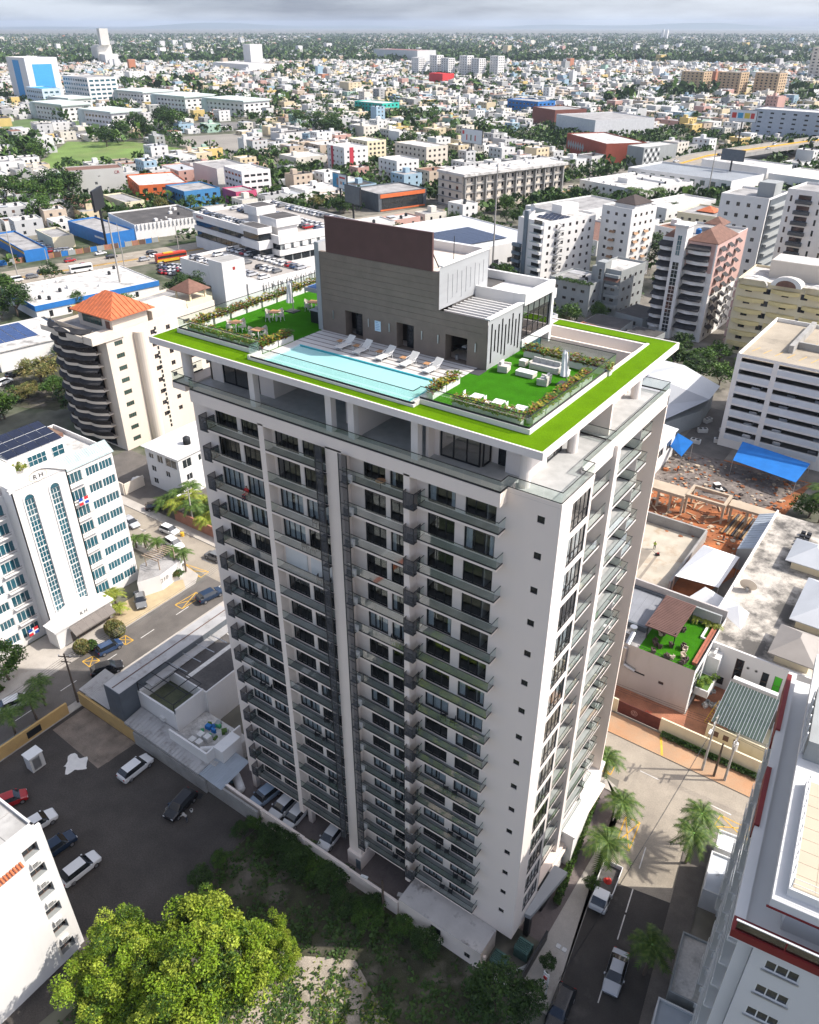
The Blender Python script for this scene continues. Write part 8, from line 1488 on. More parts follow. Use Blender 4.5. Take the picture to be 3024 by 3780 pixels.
def scar(label, p, heading, group, kind=None, col=None):
 kind = kind or CV.choice(['sedan', 'suv', 'suv', 'hatch']); col = col or CV.choices(['white', 'silver', 'grey', 'black', 'red', 'dark blue'], [10, 5, 3, 3, 1.3, 1])[0]; key = (kind, col)
 if key not in SIMPLE: SIMPLE[key] = carmeshes(kind, CARM[col], True)
 return tag(ob('parked_car', SIMPLE[key], None, p, heading), label.replace('COL', col), 'car', group)
HA = pi / 2 - .296
for k, (x, y, kd, c, lab) in enumerate(((345, 618, 'suv', 'red', 'red suv on the avenue'), (495, 582, 'sedan', 'white', 'white sedan on the avenue beside the painted fence'), (548, 600, 'suv', 'black', 'black suv on the avenue left of the bus'), (215, 675, 'suv', 'black', 'black suv on the near lanes of the avenue'), (160, 697, 'suv', 'grey', 'dark grey suv on the near lanes behind the black one'), (80, 715, 'van', 'white', 'white van at the left end of the avenue'), (710, 613, 'suv', 'silver', 'silver suv on the avenue just left of the bus'), (745, 580, 'suv', 'black', 'black suv on the far lanes behind the bus'), (760, 594, 'sedan', 'white', 'white sedan overtaking the bus'), (410, 640, 'sedan', 'red', 'dark red car behind the minibus'))): pcar(lab, 12, (x - 22, y + 5), (x + 22, y - 3), kd, c, .02)
BUS = thing('bus', 'long red and yellow coach on the avenue', 'bus', U(12, 840, 615), HA); b = MB(); b.box(-6.2, 6.2, -1.3, 1.3, .4, 3.4, M('coach_red', (.5, .05, .02), .4)); b.build('body', BUS); bx('stripe', M('coach_yellow', (.6, .4, .03), .4), BUS, -6.21, 3, -1.32, -1.301, .5, 1.5); bx('window_strip', CGL, BUS, -5.8, 6.0, -1.33, -1.302, 1.9, 2.8); bx('windscreen', CGL, BUS, 6.2, 6.24, -1.15, 1.15, 1.5, 3.0); bx('roof_unit', MATS['coach_yellow'], BUS, -3, 1, -.8, .8, 3.4, 3.7)
for x in (-4, 4):
 for s in (-1, 1): MB().tube((x, s * 1.2 - .15, .5), (x, s * 1.2 + .15, .5), .5, TYRE, 12).build('wheel', BUS)
MBS = thing('minibus', 'white minibus on the near lanes of the avenue', 'bus', U(12, 400, 668), HA); b = MB(); b.box(-4.2, 4.2, -1.1, 1.1, .4, 2.8, WP); b.build('body', MBS); bx('window_strip', CGL, MBS, -3.9, 3.8, -1.13, -1.102, 1.5, 2.3); bx('windscreen', CGL, MBS, 4.2, 4.23, -1, 1, 1.3, 2.4)
for x in (-2.8, 2.8):
 for s in (-1, 1): MB().tube((x, s * 1.0 - .13, .42), (x, s * 1.0 + .13, .42), .42, TYRE, 12).build('wheel', MBS)
for k in range(14): y = 455 + k * 26; x = -158 + .33 * (y - 500) + (-7, 4)[k % 2]; z = 8.05 if y > 530 else (3 + (y - 470) * .075 if y > 470 else max(.1, (y - 430) * .075)); scar('COL car on the elevated highway, %s from the near end' % ORD[k], (x, y, z), HA + .02, 'cars on the flyover')
def lotcars(e, spots, z, label, group):
 a = e.rotation_euler[2]; c, s = cos(a), sin(a); rows = {}
 for (x, y, h) in spots:
  r_ = int(round(y / 7)); rows[r_] = rows.get(r_, 0) + 1; n_ = rows[r_]
  scar(label + ', %s in the %s row' % (ORD[min(n_, 60) - 1], ORD[sorted({int(round(q[1] / 7)) for q in spots}).index(r_)]), (e.location[0] + x * c - y * s, e.location[1] + x * s + y * c, z), a + h, group)
sp = []
for k in range(18): sp.append((2.5 + k * 2.5 - (0 if k < 10 else 0), 4.0, pi / 2 + CV.uniform(-.08, .08)) if not 44 < 2.5 + k * 2.5 < 60 else (60, 20, pi / 2))
for k in range(20): sp.append((4 + k * 2.7, 18 + CV.uniform(-.4, .4), pi / 2))
for k in range(21): sp.append((3 + k * 2.7, 24 + CV.uniform(-.4, .4), pi / 2))
for k in range(20): sp.append((5 + k * 2.7, 36, pi / 2))
sp = [q for q in sp if not (27 < q[0] < 36 and 8 < q[1] < 17) and not (47 < q[0] < 58.5 and 1 < q[1] < 13) and CV.random() < .85]
lotcars(DL, sp, 13.32, 'COL car on the dealership roof', 'cars on the dealership roof')
sp = []
for r_ in range(3):
 for k in range(15): sp.append((2.5 + k * 2.9, 4.5 + r_ * 8.5 + CV.uniform(-.4, .4), pi / 2 + CV.uniform(-.06, .06)))
lotcars(PD, [q for q in sp if CV.random() < .85], 6.24, 'COL car on the dealership front deck', 'cars on the front parking deck')
b0 = U(12, 130, 570);
for k in range(26): p = U(12, 140 + (k % 9) * 24 + (k // 9) * 8, 578 - (k // 9) * 22 - (k % 9) * 1.5); scar('COL car in the fenced yard, %s of row %s' % (ORD[k % 9], ORD[k // 9]), p, HA + CV.uniform(-.1, .1), 'cars in the service yard')
for k in range(16): p = U(12, 790 + (k % 6) * 20, 640 + (k // 6) * 18 + (k % 6) * 2); scar('COL car in the lot beside the parking deck, %s of row %s' % (ORD[k % 6], ORD[k // 6]), p, HA + pi / 2, 'cars beside the parking deck')
for k in range(80):
 p = (fp3[0][0] + 0, 0); t = CV.random(); x, y = CV.uniform(190, 1060), 0; y = 592 - (x - 190) * .062 + CV.choice([-14, -7, 0]); scar('COL car in the distant car park beyond the field', U(13, x, y), CV.uniform(-.1, .1), 'cars in the distant car park')
for k in range(20): p = U(15, 330 + (k % 7) * 12, 560 + (k // 7) * 25); scar('COL car parked beside the solar hall, %s of row %s' % (ORD[k % 7], ORD[k // 7]), p, HA + CV.uniform(-.2, .2), 'cars beside the solar hall')
for k, (x, y) in enumerate(((965, 400), (1030, 415), (1060, 420), (955, 455), (690, 280))): scar('COL car in the lot beyond the dark tree, %s from the left' % ORD[k], U(15, x, y), .3, 'cars beyond the dark tree')
for f in range(5):
 for k in range(4): scar('COL car on the %s open garage deck, %s from the left' % (ORD[f], ORD[k]), (-14 + k * 7 + CV.uniform(-1, 1), 132.2, 2.2 + f * 2.75), pi / 2, 'cars inside the garage')
# ================================================================ furniture on the roof terrace
WPL = M('white_plastic', (.72, .71, .69), .5, .04, 2); SLG = M('sling_fabric', (.6, .58, .54), .8, .05, 6); WOODT = M('teak_top', (.45, .24, .12), .6, .15, 6); WICK = M('pale_wicker', (.52, .48, .42), .85, .12, 18, fine=.1); CUSH = M('grey_cushion', (.45, .44, .42), .9, .05, 4); PLW = M('planter_white', (.62, .61, .58), .8, .06, 1)
ZD = 57.62; ZL = 57.6
def croton(seed):
 q = random.Random(seed); b = MB(); ms = LF['croton']
 for k in range(210):
  x, y = q.uniform(-.95, .95), q.uniform(-.28, .28); z = q.uniform(.05, .75) * (1 - .35 * abs(x)) ; s = .13 * q.uniform(.7, 1.4); a = q.uniform(0, 6.28); t = q.uniform(-.3, .7)
  d = (cos(a) * s, sin(a) * s, t * s); w_ = (-sin(a) * s * .45, cos(a) * s * .45, 0); m_ = ms[q.choices(range(4), [3, 2, 2, 3])[0]]
  b.quad((x - d[0], y - d[1], z - d[2]), (x + w_[0], y + w_[1], z + w_[2]), (x + d[0], y + d[1], z + d[2]), (x - w_[0], y - w_[1], z - w_[2]), m_)
 return b.mesh('foliage')
CRO = [croton(k) for k in range(3)]
PBX = cmesh('pbx', lambda: MB().box(-.9, .9, -.26, .26, 0, .5, PLW).box(-.84, .84, -.2, .2, .5, .505, M('potting_soil', (.05, .035, .02), .95)).mesh('planter_box'))
def planter(x, y, rz, label, k, h=ZL):
 e = thing('planter', label, 'planter', (x, y, h), rz, 'roof planters'); ob('box', PBX, e); o = ob('foliage', CRO[k % 3], e, (0, 0, .45)); o.scale = (1.05, 1.3, 1.05); return e
for k in range(9): planter(-37.6, 3.3 + k * 2.05, pi / 2, 'croton planter along the left lawn edge, %s from the front' % ORD[k], k)
for k in range(4): planter(-36.6 + k * 2.15, 1.65, 0, 'croton planter along the front glass of the left lawn, %s from the left' % ORD[k], k + 1)
for k in range(2): planter(-28.75, 2.4 + k * 1.95, pi / 2, 'croton planter between left lawn and pool, %s from the front' % ORD[k], k)
for k in range(2): planter(-12.25 + .35, 2.6 + k * 1.9, pi / 2, 'croton planter at the right end of the pool, %s from the front' % ORD[k], k)
for k in range(3): planter(-8.8 + k * 1.85, 1.5, 0, 'croton planter along the front glass of the right lawn, %s from the left' % ORD[k], k)
for k in range(5): planter(-3.95, 3.0 + k * 1.95, pi / 2, 'croton planter along the right glass of the right lawn, %s from the front' % ORD[k], k)
for k in range(4): planter(-9.6 + k * 1.9, 13.6, 0, 'croton planter behind the sofa group, %s from the left' % ORD[k], k + 2)
def lounger():
 e = thing('sun_lounger', 'x', 'sun lounger', (0, 0, ZD), 0, 'loungers beside the pool'); b = MB()
 for s in (-1, 1): b.tube((-.95, s * .33, .3), (.35, s * .33, .3), .025, WPL); b.tube((.3, s * .33, .3), (.95, s * .33, .85), .025, WPL)
 b.tube((-.95, -.33, .3), (-.95, .33, .3), .025, WPL); b.tube((.95, -.33, .85), (.95, .33, .85), .025, WPL); b.build('frame', e)
 for (x, s) in ((-.8, -1), (-.8, 1), (.5, -1), (.5, 1)): MB().tube((x, s * .33, 0), (x, s * .33, .3), .025, WPL).build('leg', e)
 MB().box(-.93, .3, -.31, .31, .305, .325, SLG).build('seat', e); MB().quad((.3, -.31, .33), (.93, -.31, .86), (.93, .31, .86), (.3, .31, .33), SLG).quad((.3, -.31, .31), (.3, .31, .31), (.93, .31, .84), (.93, -.31, .84), SLG).build('backrest', e)
 for s in (-1, 1): MB().tube((.1, s * .36, .3), (.1, s * .36, .52), .018, WPL).tube((.1, s * .36, .52), (.62, s * .36, .56), .02, WPL).build('armrest', e)
 return e
L0 = lounger(); LX = [-23.7, -21.8, -19.4, -17.0, -14.7]
LB = ['leftmost lounger on the pool deck', 'second lounger from the left on the pool deck', 'middle lounger on the pool deck', 'fourth lounger from the left on the pool deck', 'rightmost lounger on the pool deck, nearest the lawn']
for k, x in enumerate(LX):
 if k == 0: L0.location = (x, 6.4, ZD); L0.rotation_euler = (0, 0, pi / 2 - .1); L0['label'] = 'white ' + LB[0]
 else: dup(L0, (x, 6.4 - .05 * k, ZD), pi / 2 - .1 + .05 * (k % 2), 'white ' + LB[k])
def stable():
 e = thing('side_table', 'x', 'table', (0, 0, ZD), 0, 'lounger side tables'); MB().box(-.25, .25, -.25, .25, .36, .4, WOODT).build('top', e)
 for s in (-1, 1):
  for t in (-1, 1): MB().box(s * .2 - .02, s * .2 + .02, t * .2 - .02, t * .2 + .02, 0, .36, WPL).build('leg', e)
 return e
S0 = stable()
for k, x in enumerate(LX):
 lab = 'small teak topped side table left of the %s' % LB[k].replace(' on the pool deck', '').replace(', nearest the lawn', '')
 if k == 0: S0.location = (x - .75, 6.7, ZD); S0['label'] = lab
 else: dup(S0, (x - .8, 6.6, ZD), 0, lab)
def dtable():
 e = thing('dining_table', 'x', 'table', (0, 0, ZL), 0, 'teak dining tables'); MB().box(-.45, .45, -.45, .45, .7, .75, WOODT).build('top', e)
 for s in (-1, 1):
  for t in (-1, 1): MB().box(s * .4 - .03, s * .4 + .03, t * .4 - .03, t * .4 + .03, 0, .7, WPL).build('leg', e)
 return e
def wchair():
 e = thing('wicker_chair', 'x', 'chair', (0, 0, ZL), 0, 'wicker dining chairs'); MB().box(-.24, .24, -.24, .24, .4, .47, WICK).build('seat', e)
 b = MB(); n_ = 10
 for k in range(n_):
  a, c = pi * .0 + pi * k / n_, pi * (k + 1) / n_
  f = lambda t: (-.05 - .28 * sin(t), .3 * cos(t)); p, q = f(a), f(c); b.quad((*p, .47), (*q, .47), (*q, .84 - .2 * abs(cos(c))), (*p, .84 - .2 * abs(cos(a))), WICK); b.quad((p[0] * .93, p[1] * .93, .47), (p[0] * .93, p[1] * .93, .84 - .2 * abs(cos(a))), (q[0] * .93, q[1] * .93, .84 - .2 * abs(cos(c))), (q[0] * .93, q[1] * .93, .47), WICK)
 b.build('backrest', e)
 for s in (-1, 1):
  for t in (-1, 1): MB().tube((s * .2, t * .2, .4), (s * .24, t * .24, 0), .02, WPL).build('leg', e)
 return e
TB = [(-34.6, 4.4, 'teak dining table nearest the front left corner'), (-31.6, 4.1, 'teak dining table nearest the pool'), (-33.9, 8.6, 'teak dining table mid lawn'), (-33.0, 13.0, 'teak dining table beside the bar')]
D0 = dtable(); W0 = wchair(); first = True
for i, (x, y, lab) in enumerate(TB):
 if i == 0: D0.location = (x, y, ZL); D0['label'] = lab
 else: dup(D0, (x, y, ZL), .1 * i, lab)
 for j, (dx, dy, a, sd) in enumerate(((.75, 0, pi, 'right'), (-.75, 0, 0, 'left'), (0, .75, -pi / 2, 'rear'), (0, -.75, pi / 2, 'front'))):
  l2 = 'pale wicker chair on the %s side of the %s' % (sd, lab.replace('teak dining table', 'table'))
  if first: W0.location = (x + dx, y + dy, ZL); W0.rotation_euler = (0, 0, a); W0['label'] = l2; first = False
  else: dup(W0, (x + dx, y + dy, ZL), a + .1 * (j - 1), l2)
for k in range(3):
 x, y = -9.0 + k * 1.75, 2.75; e = thing('white_table', 'square white garden table on the right lawn, %s from the pool' % ORD[k], 'table', (x + .45, y, ZL), .05, 'white garden tables'); MB().box(-.4, .4, -.4, .4, .68, .72, WPL).build('top', e)
 for s in (-1, 1):
  for t in (-1, 1): MB().box(s * .36 - .03, s * .36 + .03, t * .36 - .03, t * .36 + .03, 0, .68, WPL).build('leg', e)
 e = thing('white_chair', 'white garden chair left of the %s white table from the pool' % ORD[k], 'chair', (x - .4, y, ZL), .1, 'white garden chairs'); MB().box(-.22, .22, -.22, .22, .42, .46, WPL).build('seat', e); MB().box(-.24, -.2, -.22, .22, .46, .85, WPL).build('backrest', e)
 for s in (-1, 1):
  for t in (-1, 1): MB().box(s * .19 - .02, s * .19 + .02, t * .19 - .02, t * .19 + .02, 0, .42, WPL).build('leg', e)
def sofa(name, label, x, y, rz, L, group=None, cat='sofa'):
 e = thing(name, label, cat, (x, y, ZL), rz, group); b = MB(); b.box(-L / 2, L / 2, -.4, .4, .04, .36, WICK); b.build('base', e); bx('backrest', WICK, e, -L / 2, L / 2, .3, .42, .36, .72)
 for s in (-1, 1): bx('armrest', WICK, e, s * (L / 2) - .07, s * (L / 2) + .07, -.4, .29, .36, .58)
 n_ = max(1, round((L - .2) / .65))
 for k in range(n_): w_ = (L - .16) / n_; bx('seat_cushion', CUSH, e, -L / 2 + .08 + k * w_ + .01, -L / 2 + .08 + (k + 1) * w_ - .01, -.36, .28, .36, .47); bx('back_cushion', CUSH, e, -L / 2 + .1 + k * w_, -L / 2 + .06 + (k + 1) * w_, .14, .29, .47, .84)
 return e
sofa('garden_sofa', 'long white wicker sofa with three grey back cushions', -7.6, 11.6, 0, 2.5); sofa('wicker_armchair', 'white wicker armchair at the left of the coffee table', -10.2, 9.6, pi / 2 + .2 , .95, 'wicker armchairs', 'armchair'); sofa('wicker_armchair', 'white wicker armchair in front near the umbrella base', -6.4, 9.0, -pi / 2 + .1, 1.0, 'wicker armchairs', 'armchair')
def ctable(name, label, x, y, w_, d_, h):
 e = thing(name, label, 'table', (x, y, ZL)); bx('base', WICK, e, -w_ / 2, w_ / 2, -d_ / 2, d_ / 2, .03, h - .04); bx('top', WPL, e, -w_ / 2 - .02, w_ / 2 + .02, -d_ / 2 - .02, d_ / 2 + .02, h - .035, h); return e
ctable('coffee_table', 'low white wicker coffee table in front of the sofa', -8.3, 9.7, 1.5, .75, .4); ctable('end_table', 'small white wicker end table left of the sofa', -9.5, 11.5, .55, .55, .5); ctable('end_table', 'small white wicker end table right of the sofa', -5.8, 11.4, .55, .55, .5)
def umbrella(label, x, y, h, tilt):
 e = thing('closed_umbrella', label, 'umbrella', (x, y, ZL)); b = MB(); n_ = 14; prof = [(.05, h), (.16, h - .25), (.2, h - .9), (.24, h - 1.5), (.3, h - 1.95)]
 for (p, q) in zip(prof, prof[1:]):
  for k in range(n_):
   a, c = 2 * pi * k / n_, 2 * pi * (k + 1) / n_; w1, w2 = 1 + .3 * (k % 2), 1 + .3 * ((k + 1) % 2); sx = tilt
   b.quad((p[0] * w1 * cos(a) + sx * (h - p[1]), p[0] * w1 * sin(a), p[1]), (q[0] * w1 * cos(a) + sx * (h - q[1]), q[0] * w1 * sin(a), q[1]), (q[0] * w2 * cos(c) + sx * (h - q[1]), q[0] * w2 * sin(c), q[1]), (p[0] * w2 * cos(c) + sx * (h - p[1]), p[0] * w2 * sin(c), p[1]), M('white_cloth', (.74, .73, .72), .9, .04, 3))
 b.build('folded_canopy', e); MB().tube((.35, 0, .1), (.35, 0, h), .05, STEEL, 8).tube((.35, 0, h - .1), (0, 0, h), .04, STEEL, 6).build('mast', e); MB().box(-.3, .8, -.5, .5, 0, .09, M('umbrella_base', (.06, .06, .065), .8)).build('base', e); return e
umbrella('closed white umbrella beside the sofa group on the right lawn', -5.3, 9.8, 2.7, .08); umbrella('closed white umbrella on the left lawn near the planters', -34.4, 11.3, 2.8, .0)
DCH = M('charcoal_wicker', (.035, .037, .04), .7, .2, 6)
def bchair():
 e = thing('balcony_chair', 'x', 'chair', (0, 0, 0), 0, 'chairs on the balconies'); MB().box(-.24, .24, -.24, .24, .38, .44, DCH).build('seat', e); MB().box(-.26, -.2, -.24, .24, .44, .85, DCH).build('backrest', e)
 for s in (-1, 1):
  for t in (-1, 1): MB().box(s * .2 - .02, s * .2 + .02, t * .2 - .02, t * .2 + .02, 0, .38, DCH).build('leg', e)
 return e
B0 = bchair(); ff = True
for (fl, xs, cn) in ((2, -22.0, 'second'), (3, -23.5, 'second'), (4, -22.0, 'second'), (5, -13.8, 'third'), (7, -8.5, 'right'), (10, -8.0, 'right'), (10, -22.5, 'second'), (11, -24, 'second'), (11, -14, 'third'), (12, -7.3, 'right'), (12, -13.6, 'third'), (13, -22.5, 'second'), (13, -8.6, 'right'), (14, -13.8, 'third'), (14, -6.5, 'right'), (15, -8.0, 'right'), (15, -14.0, 'third'), (6, -32.0, 'left'), (10, -31.5, 'left')):
 for q in range(2):
  lab = 'dark chair on the %s floor balcony from the top, %s front column, %s chair' % (ORD[fl], cn, 'left' if q == 0 else 'right'); p = (xs + q * .95, -.5, ZF[fl])
  if ff: B0.location = p; B0['label'] = lab; ff = False
  else: dup(B0, p, pi * q + .4, lab)
tag(MB().cyl((0, 0), .42, .68, .72, WOODT, 16).tube((0, 0, 0), (0, 0, .68), .03, BLACKM).build('round_table', None, (-14.9, -.5, ZF[0])), 'round orange table on the top balcony of the third column', 'table')
FRD = M('flag_red', (.55, .02, .03), .7); FBL = M('flag_blue', (.02, .06, .3), .7)
for k, (f, x, y, z) in enumerate(((10, 500, 222, 0), (10, 220, 1060, 0))):
 yy = (13.2, .2)[k]; zz = (19.0, 2.2)[k]; e = thing('flag', ('red, white and blue flag hanging from an upper window of the white block', 'red, white and blue flag low on the white block near the entrance')[k], 'flag', (-82.8, yy, zz), pi / 2)
 for (a0, a1, c0, c1, m_) in ((-.8, -.12, .12, .6, FBL), (.12, .8, .12, .6, FRD), (-.8, -.12, -.6, -.12, FRD), (.12, .8, -.6, -.12, FBL)): bx('quarter', m_, e, a0, a1, -.02, .02, c0, c1)
 MB().box(-.8, .8, -.015, .015, -.12, .12, FRW).box(-.12, .12, -.015, .015, .12, .6, FRW).box(-.12, .12, -.015, .015, -.6, -.12, FRW).build('white_cross', e)
# ================================================================ poles, cables, people, haze
GPOLE = M('grey_pole', (.34, .32, .29), .9, .12, 1); DPOLE = M('dark_wood_pole', (.1, .075, .055), .9, .2, 2)
def pole(label, x, y, h, mat=GPOLE, arm=True, lamp=False, rz=0, r=.17, trafo=False):
 e = thing('utility_pole', label, 'pole', (x, y, 0), rz); MB().tube((0, 0, 0), (0, 0, h), r, mat, 8, r * .6).build('shaft', e)
 if arm: MB().box(-.9, .9, -.06, .06, h - .6, h - .48, mat).box(-.7, .7, -.05, .05, h - 1.5, h - 1.4, mat).build('crossarm', e)
 for k in range(3 if arm else 0): MB().cyl((-.8 + k * .8, 0), .06, h - .48, h - .25, FRW, 6).build('insulator', e)
 if trafo: MB().cyl((.45, 0), .32, h - 2.9, h - 1.8, ACW, 12).build('transformer', e)
 if lamp: MB().tube((0, 0, h - 1.2), (-1.8, 0, h - .6), .05, mat).box(-2.5, -1.7, -.14, .14, h - .7, h - .56, FRW).build('lamp_arm', e)
 return e
pole('concrete utility pole with lamp at the stained pavement across the street', 8.4, 34.8, 9.4, GPOLE, True, True, 1.57); pole('concrete pole with transformers right of the lamp pole across the street', 11.2, 34.8, 8.2, GPOLE, True, False, 1.57, trafo=True); pole('short dark wooden pole between the two concrete poles', 9.9, 34.7, 6.0, DPOLE, False)
pole('leaning looking dark utility pole beside the left street crossing', -66.6, -3.9, 9.0, DPOLE, True, False, .5); pole('pale street pole in front of the brick garden wall', -88.5, 36.6, 8.5, GPOLE, True, True, 1.57); pole('wooden pole with lamp inside the boundary wall', -13.4, -3.6, 5.2, DPOLE, False, True, .2);
e = thing('lamp_post', 'slim lamp post with white head on the cracked slab below', 'lamp', (-18.5, -25.0, 0)); MB().tube((0, 0, 0), (0, 0, 6.5), .07, GPOLE, 8).build('shaft', e); MB().tube((0, 0, 6.5), (.9, .5, 6.9), .05, GPOLE).build('arm', e); MB().box(.7, 1.5, .35, .7, 6.85, 7.0, FRW).build('lamp_head', e)
e = thing('utility_stand', 'pale steel utility ladder rack standing at the bottom of the pavement', 'rack', (4.4, -1.6, 0), -.2); b = MB(); b.tube((0, 0, 0), (0, 0, 4.2), .07, FRW); b.tube((.5, 0, 0), (.5, 0, 4.2), .07, FRW); b.build('posts', e)
for k in range(5): MB().box(-.1, .6, -.04, .04, 2.4 + k * .4, 2.46 + k * .4, FRW).build('bar', e)
MB().box(.05, .4, -.15, -.05, 3.2, 3.6, M('red_box', (.4, .03, .03), .6)).build('red_box', e)
for k, (f, x, y, h) in enumerate(((15, 360, 615, 38), (15, 1255, 330, 26), (12, 600, 780, 26), (14, 965, 455, 60), (12, 90, 700, 18), (12, 610, 640, 16), (12, 245, 675, 9), (12, 880, 590, 12))):
 p = U(f, x, y); MB_ = MB().tube((0, 0, 0), (0, 0, h), .4 if h > 20 else .22, GPOLE, 8, .2 if h > 20 else .12); tag(MB_.build('mast', None, p), ['tall thin grey mast right of the roof house', 'tall mast beside the ribbed metal mall', 'tall pale mast behind the terracotta roof', 'distant lattice mast above the dense quarter', 'street lamp mast at the left end of the avenue', 'street lamp mast beside the bus', 'sign mast over the avenue near lanes', 'dark mast beside the painted fence'][k], 'mast')
def cable(label, p, q, sag=.8, r=.022, n=8, group=None):
 b = MB(); pts_ = [tuple(p[i] + (q[i] - p[i]) * k / n for i in range(2)) + (p[2] + (q[2] - p[2]) * k / n - sag * 4 * (k / n) * (1 - k / n),) for k in range(n + 1)]
 for a, c in zip(pts_, pts_[1:]): b.tube(a, c, r, BLACKM, 4)
 return tag(b.build('power_cable'), label, 'cable', group)
for k in range(4): cable('power cable strung along the street behind the tower, %s from the top' % ORD[k], (-60, 35.2, 8.8 - k * .35), (8.4, 34.8, 8.9 - k * .35), 1.6, group='cables along the rear street'); cable('power cable from the lamp pole to the right, %s from the top' % ORD[k], (8.4, 34.8, 8.9 - k * .35), (40, 35, 8.4 - k * .35), .7, group='cables to the right'); cable('power cable along the left street, %s from the top' % ORD[k], (-66.6, -50, 8.6 - k * .35), (-66.6, -3.9, 8.6 - k * .35), 1, group='cables along the left street'); cable('power cable from the dark pole past the slate roof, %s from the top' % ORD[k], (-66.6, -3.9, 8.6 - k * .35), (-66.4, 26, 8.4 - k * .35), 1, group='cables past the slate roof')
for k in range(3): cable('service cable crossing the street to the tower side, %s' % ORD[k], (8.4, 34.8, 8.2 - k * .2), (6.0, -2, 5.2 - k * .2), 1.2, .012, group='cables beside the tower')
def person(label, p, rz, pose, shirt, trousers, skin=(.28, .16, .1), hat=None):
 J = {'stand': [((0, 0, .95), .13), ((0, 0, 1.2), .14), ((0, 0, 1.42), .15), ((0, 0, 1.53), .06), ((0, .01, 1.66), .1), ((0, .01, 1.74), .07), ((.2, 0, 1.4), .07), ((.27, .05, 1.12), .055), ((.26, .2, .92), .045), ((-.2, 0, 1.4), .07), ((-.27, .05, 1.12), .055), ((-.26, .2, .92), .045), ((.1, 0, .9), .1), ((.12, .03, .5), .075), ((.13, 0, .08), .055), ((.13, .14, .04), .045), ((-.1, 0, .9), .1), ((-.12, .03, .5), .075), ((-.13, 0, .08), .055), ((-.13, .14, .04), .045)],
  'bend': [((0, 0, .92), .13), ((0, .2, 1.1), .14), ((0, .4, 1.2), .15), ((0, .5, 1.24), .06), ((0, .6, 1.28), .1), ((0, .66, 1.3), .07), ((.2, .4, 1.18), .07), ((.26, .6, 1.0), .055), ((.2, .75, .85), .045), ((-.2, .4, 1.18), .07), ((-.26, .6, 1.0), .055), ((-.2, .75, .85), .045), ((.1, 0, .88), .1), ((.13, .08, .48), .075), ((.13, 0, .08), .055), ((.13, .14, .04), .045), ((-.1, 0, .88), .1), ((-.13, -.05, .5), .075), ((-.13, -.15, .08), .055), ((-.13, 0, .04), .045)],
  'sit': [((0, 0, .5), .14), ((0, -.05, .75), .14), ((0, -.06, .98), .15), ((0, -.06, 1.1), .06), ((0, -.03, 1.22), .1), ((0, -.03, 1.3), .07), ((.2, -.05, .96), .07), ((.27, .05, .72), .055), ((.2, .25, .66), .045), ((-.2, -.05, .96), .07), ((-.27, .05, .72), .055), ((-.2, .25, .66), .045), ((.1, .05, .5), .1), ((.12, .42, .5), .08), ((.12, .42, .08), .055), ((.12, .55, .04), .045), ((-.1, .05, .5), .1), ((-.12, .42, .5), .08), ((-.12, .42, .08), .055), ((-.12, .55, .04), .045)]}[pose]
 E_ = [(0, 1), (1, 2), (2, 3), (3, 4), (4, 5), (2, 6), (6, 7), (7, 8), (2, 9), (9, 10), (10, 11), (0, 12), (12, 13), (13, 14), (14, 15), (0, 16), (16, 17), (17, 18), (18, 19)]
 me = bpy.data.meshes.new('body'); me.from_pydata([j[0] for j in J], E_, []); o = bpy.data.objects.new('person', me); COL.objects.link(o)
 md = o.modifiers.new('skin', 'SKIN'); md.use_smooth_shade = True
 for i, j in enumerate(J): me.skin_vertices[0].data[i].radius = (j[1], j[1])
 me.skin_vertices[0].data[0].use_root = True; o.modifiers.new('sub', 'SUBSURF').levels = 1; o.modifiers['sub'].render_levels = 1
 dg = bpy.context.evaluated_depsgraph_get(); m2 = bpy.data.meshes.new_from_object(o.evaluated_get(dg)); bpy.data.objects.remove(o)
 m2.materials.clear()
 for m_ in (shirt, trousers, M('skin_tone_%d' % int(skin[0] * 100), skin, .6), M('dark_hair', (.015, .012, .01), .7)): m2.materials.append(m_)
 hz = J[3][0][2]; hy = J[4][0]; hip_ = J[0][0]
 for f in m2.polygons:
  c = f.center
  dh = sqrt((c[0] - hy[0]) ** 2 + (c[1] - hy[1]) ** 2 + (c[2] - hy[2]) ** 2)
  if dh < .2: f.material_index = 3 if c[2] > hy[2] + .02 or c[1] < hy[1] - .04 else 2
  elif min(sqrt(sum((c[i] - J[k][0][i]) ** 2 for i in range(3))) for k in (8, 11)) < .14: f.material_index = 2
  elif min(sqrt(sum((c[i] - J[k][0][i]) ** 2 for i in range(3))) for k in (12, 13, 14, 15, 16, 17, 18, 19)) < .2 and c[2] < hip_[2] + .03 and abs(c[2] - J[8][0][2]) > -1: f.material_index = 1
  else: f.material_index = 0
 o = ob('person', m2, None, p, rz); return tag(o, label, 'person')
SHR = M('red_shirt', (.5, .03, .03), .8); SHD = M('dark_trousers', (.03, .035, .05), .85); SHG = M('grey_shirt', (.35, .34, .32), .8); SHO = M('orange_vest', (.65, .14, .02), .8); SHV = M('lime_vest', (.35, .45, .05), .8)
person('person in red sitting on the third balcony from the top, leftmost column', (-30.2, -.62, ZF[2]), pi, 'sit', SHR, SHD); tag(MB().box(-.24, .24, -.24, .24, .34, .4, DCH).box(-.24, .24, .2, .26, .4, .8, DCH).box(-.2, -.16, -.2, -.16, 0, .34, DCH).box(.16, .2, -.2, -.16, 0, .34, DCH).box(-.2, -.16, .16, .2, 0, .34, DCH).box(.16, .2, .16, .2, 0, .34, DCH).build('balcony_chair', None, (-30.2, -.6, ZF[2])), 'dark balcony chair under the person in red', 'chair')
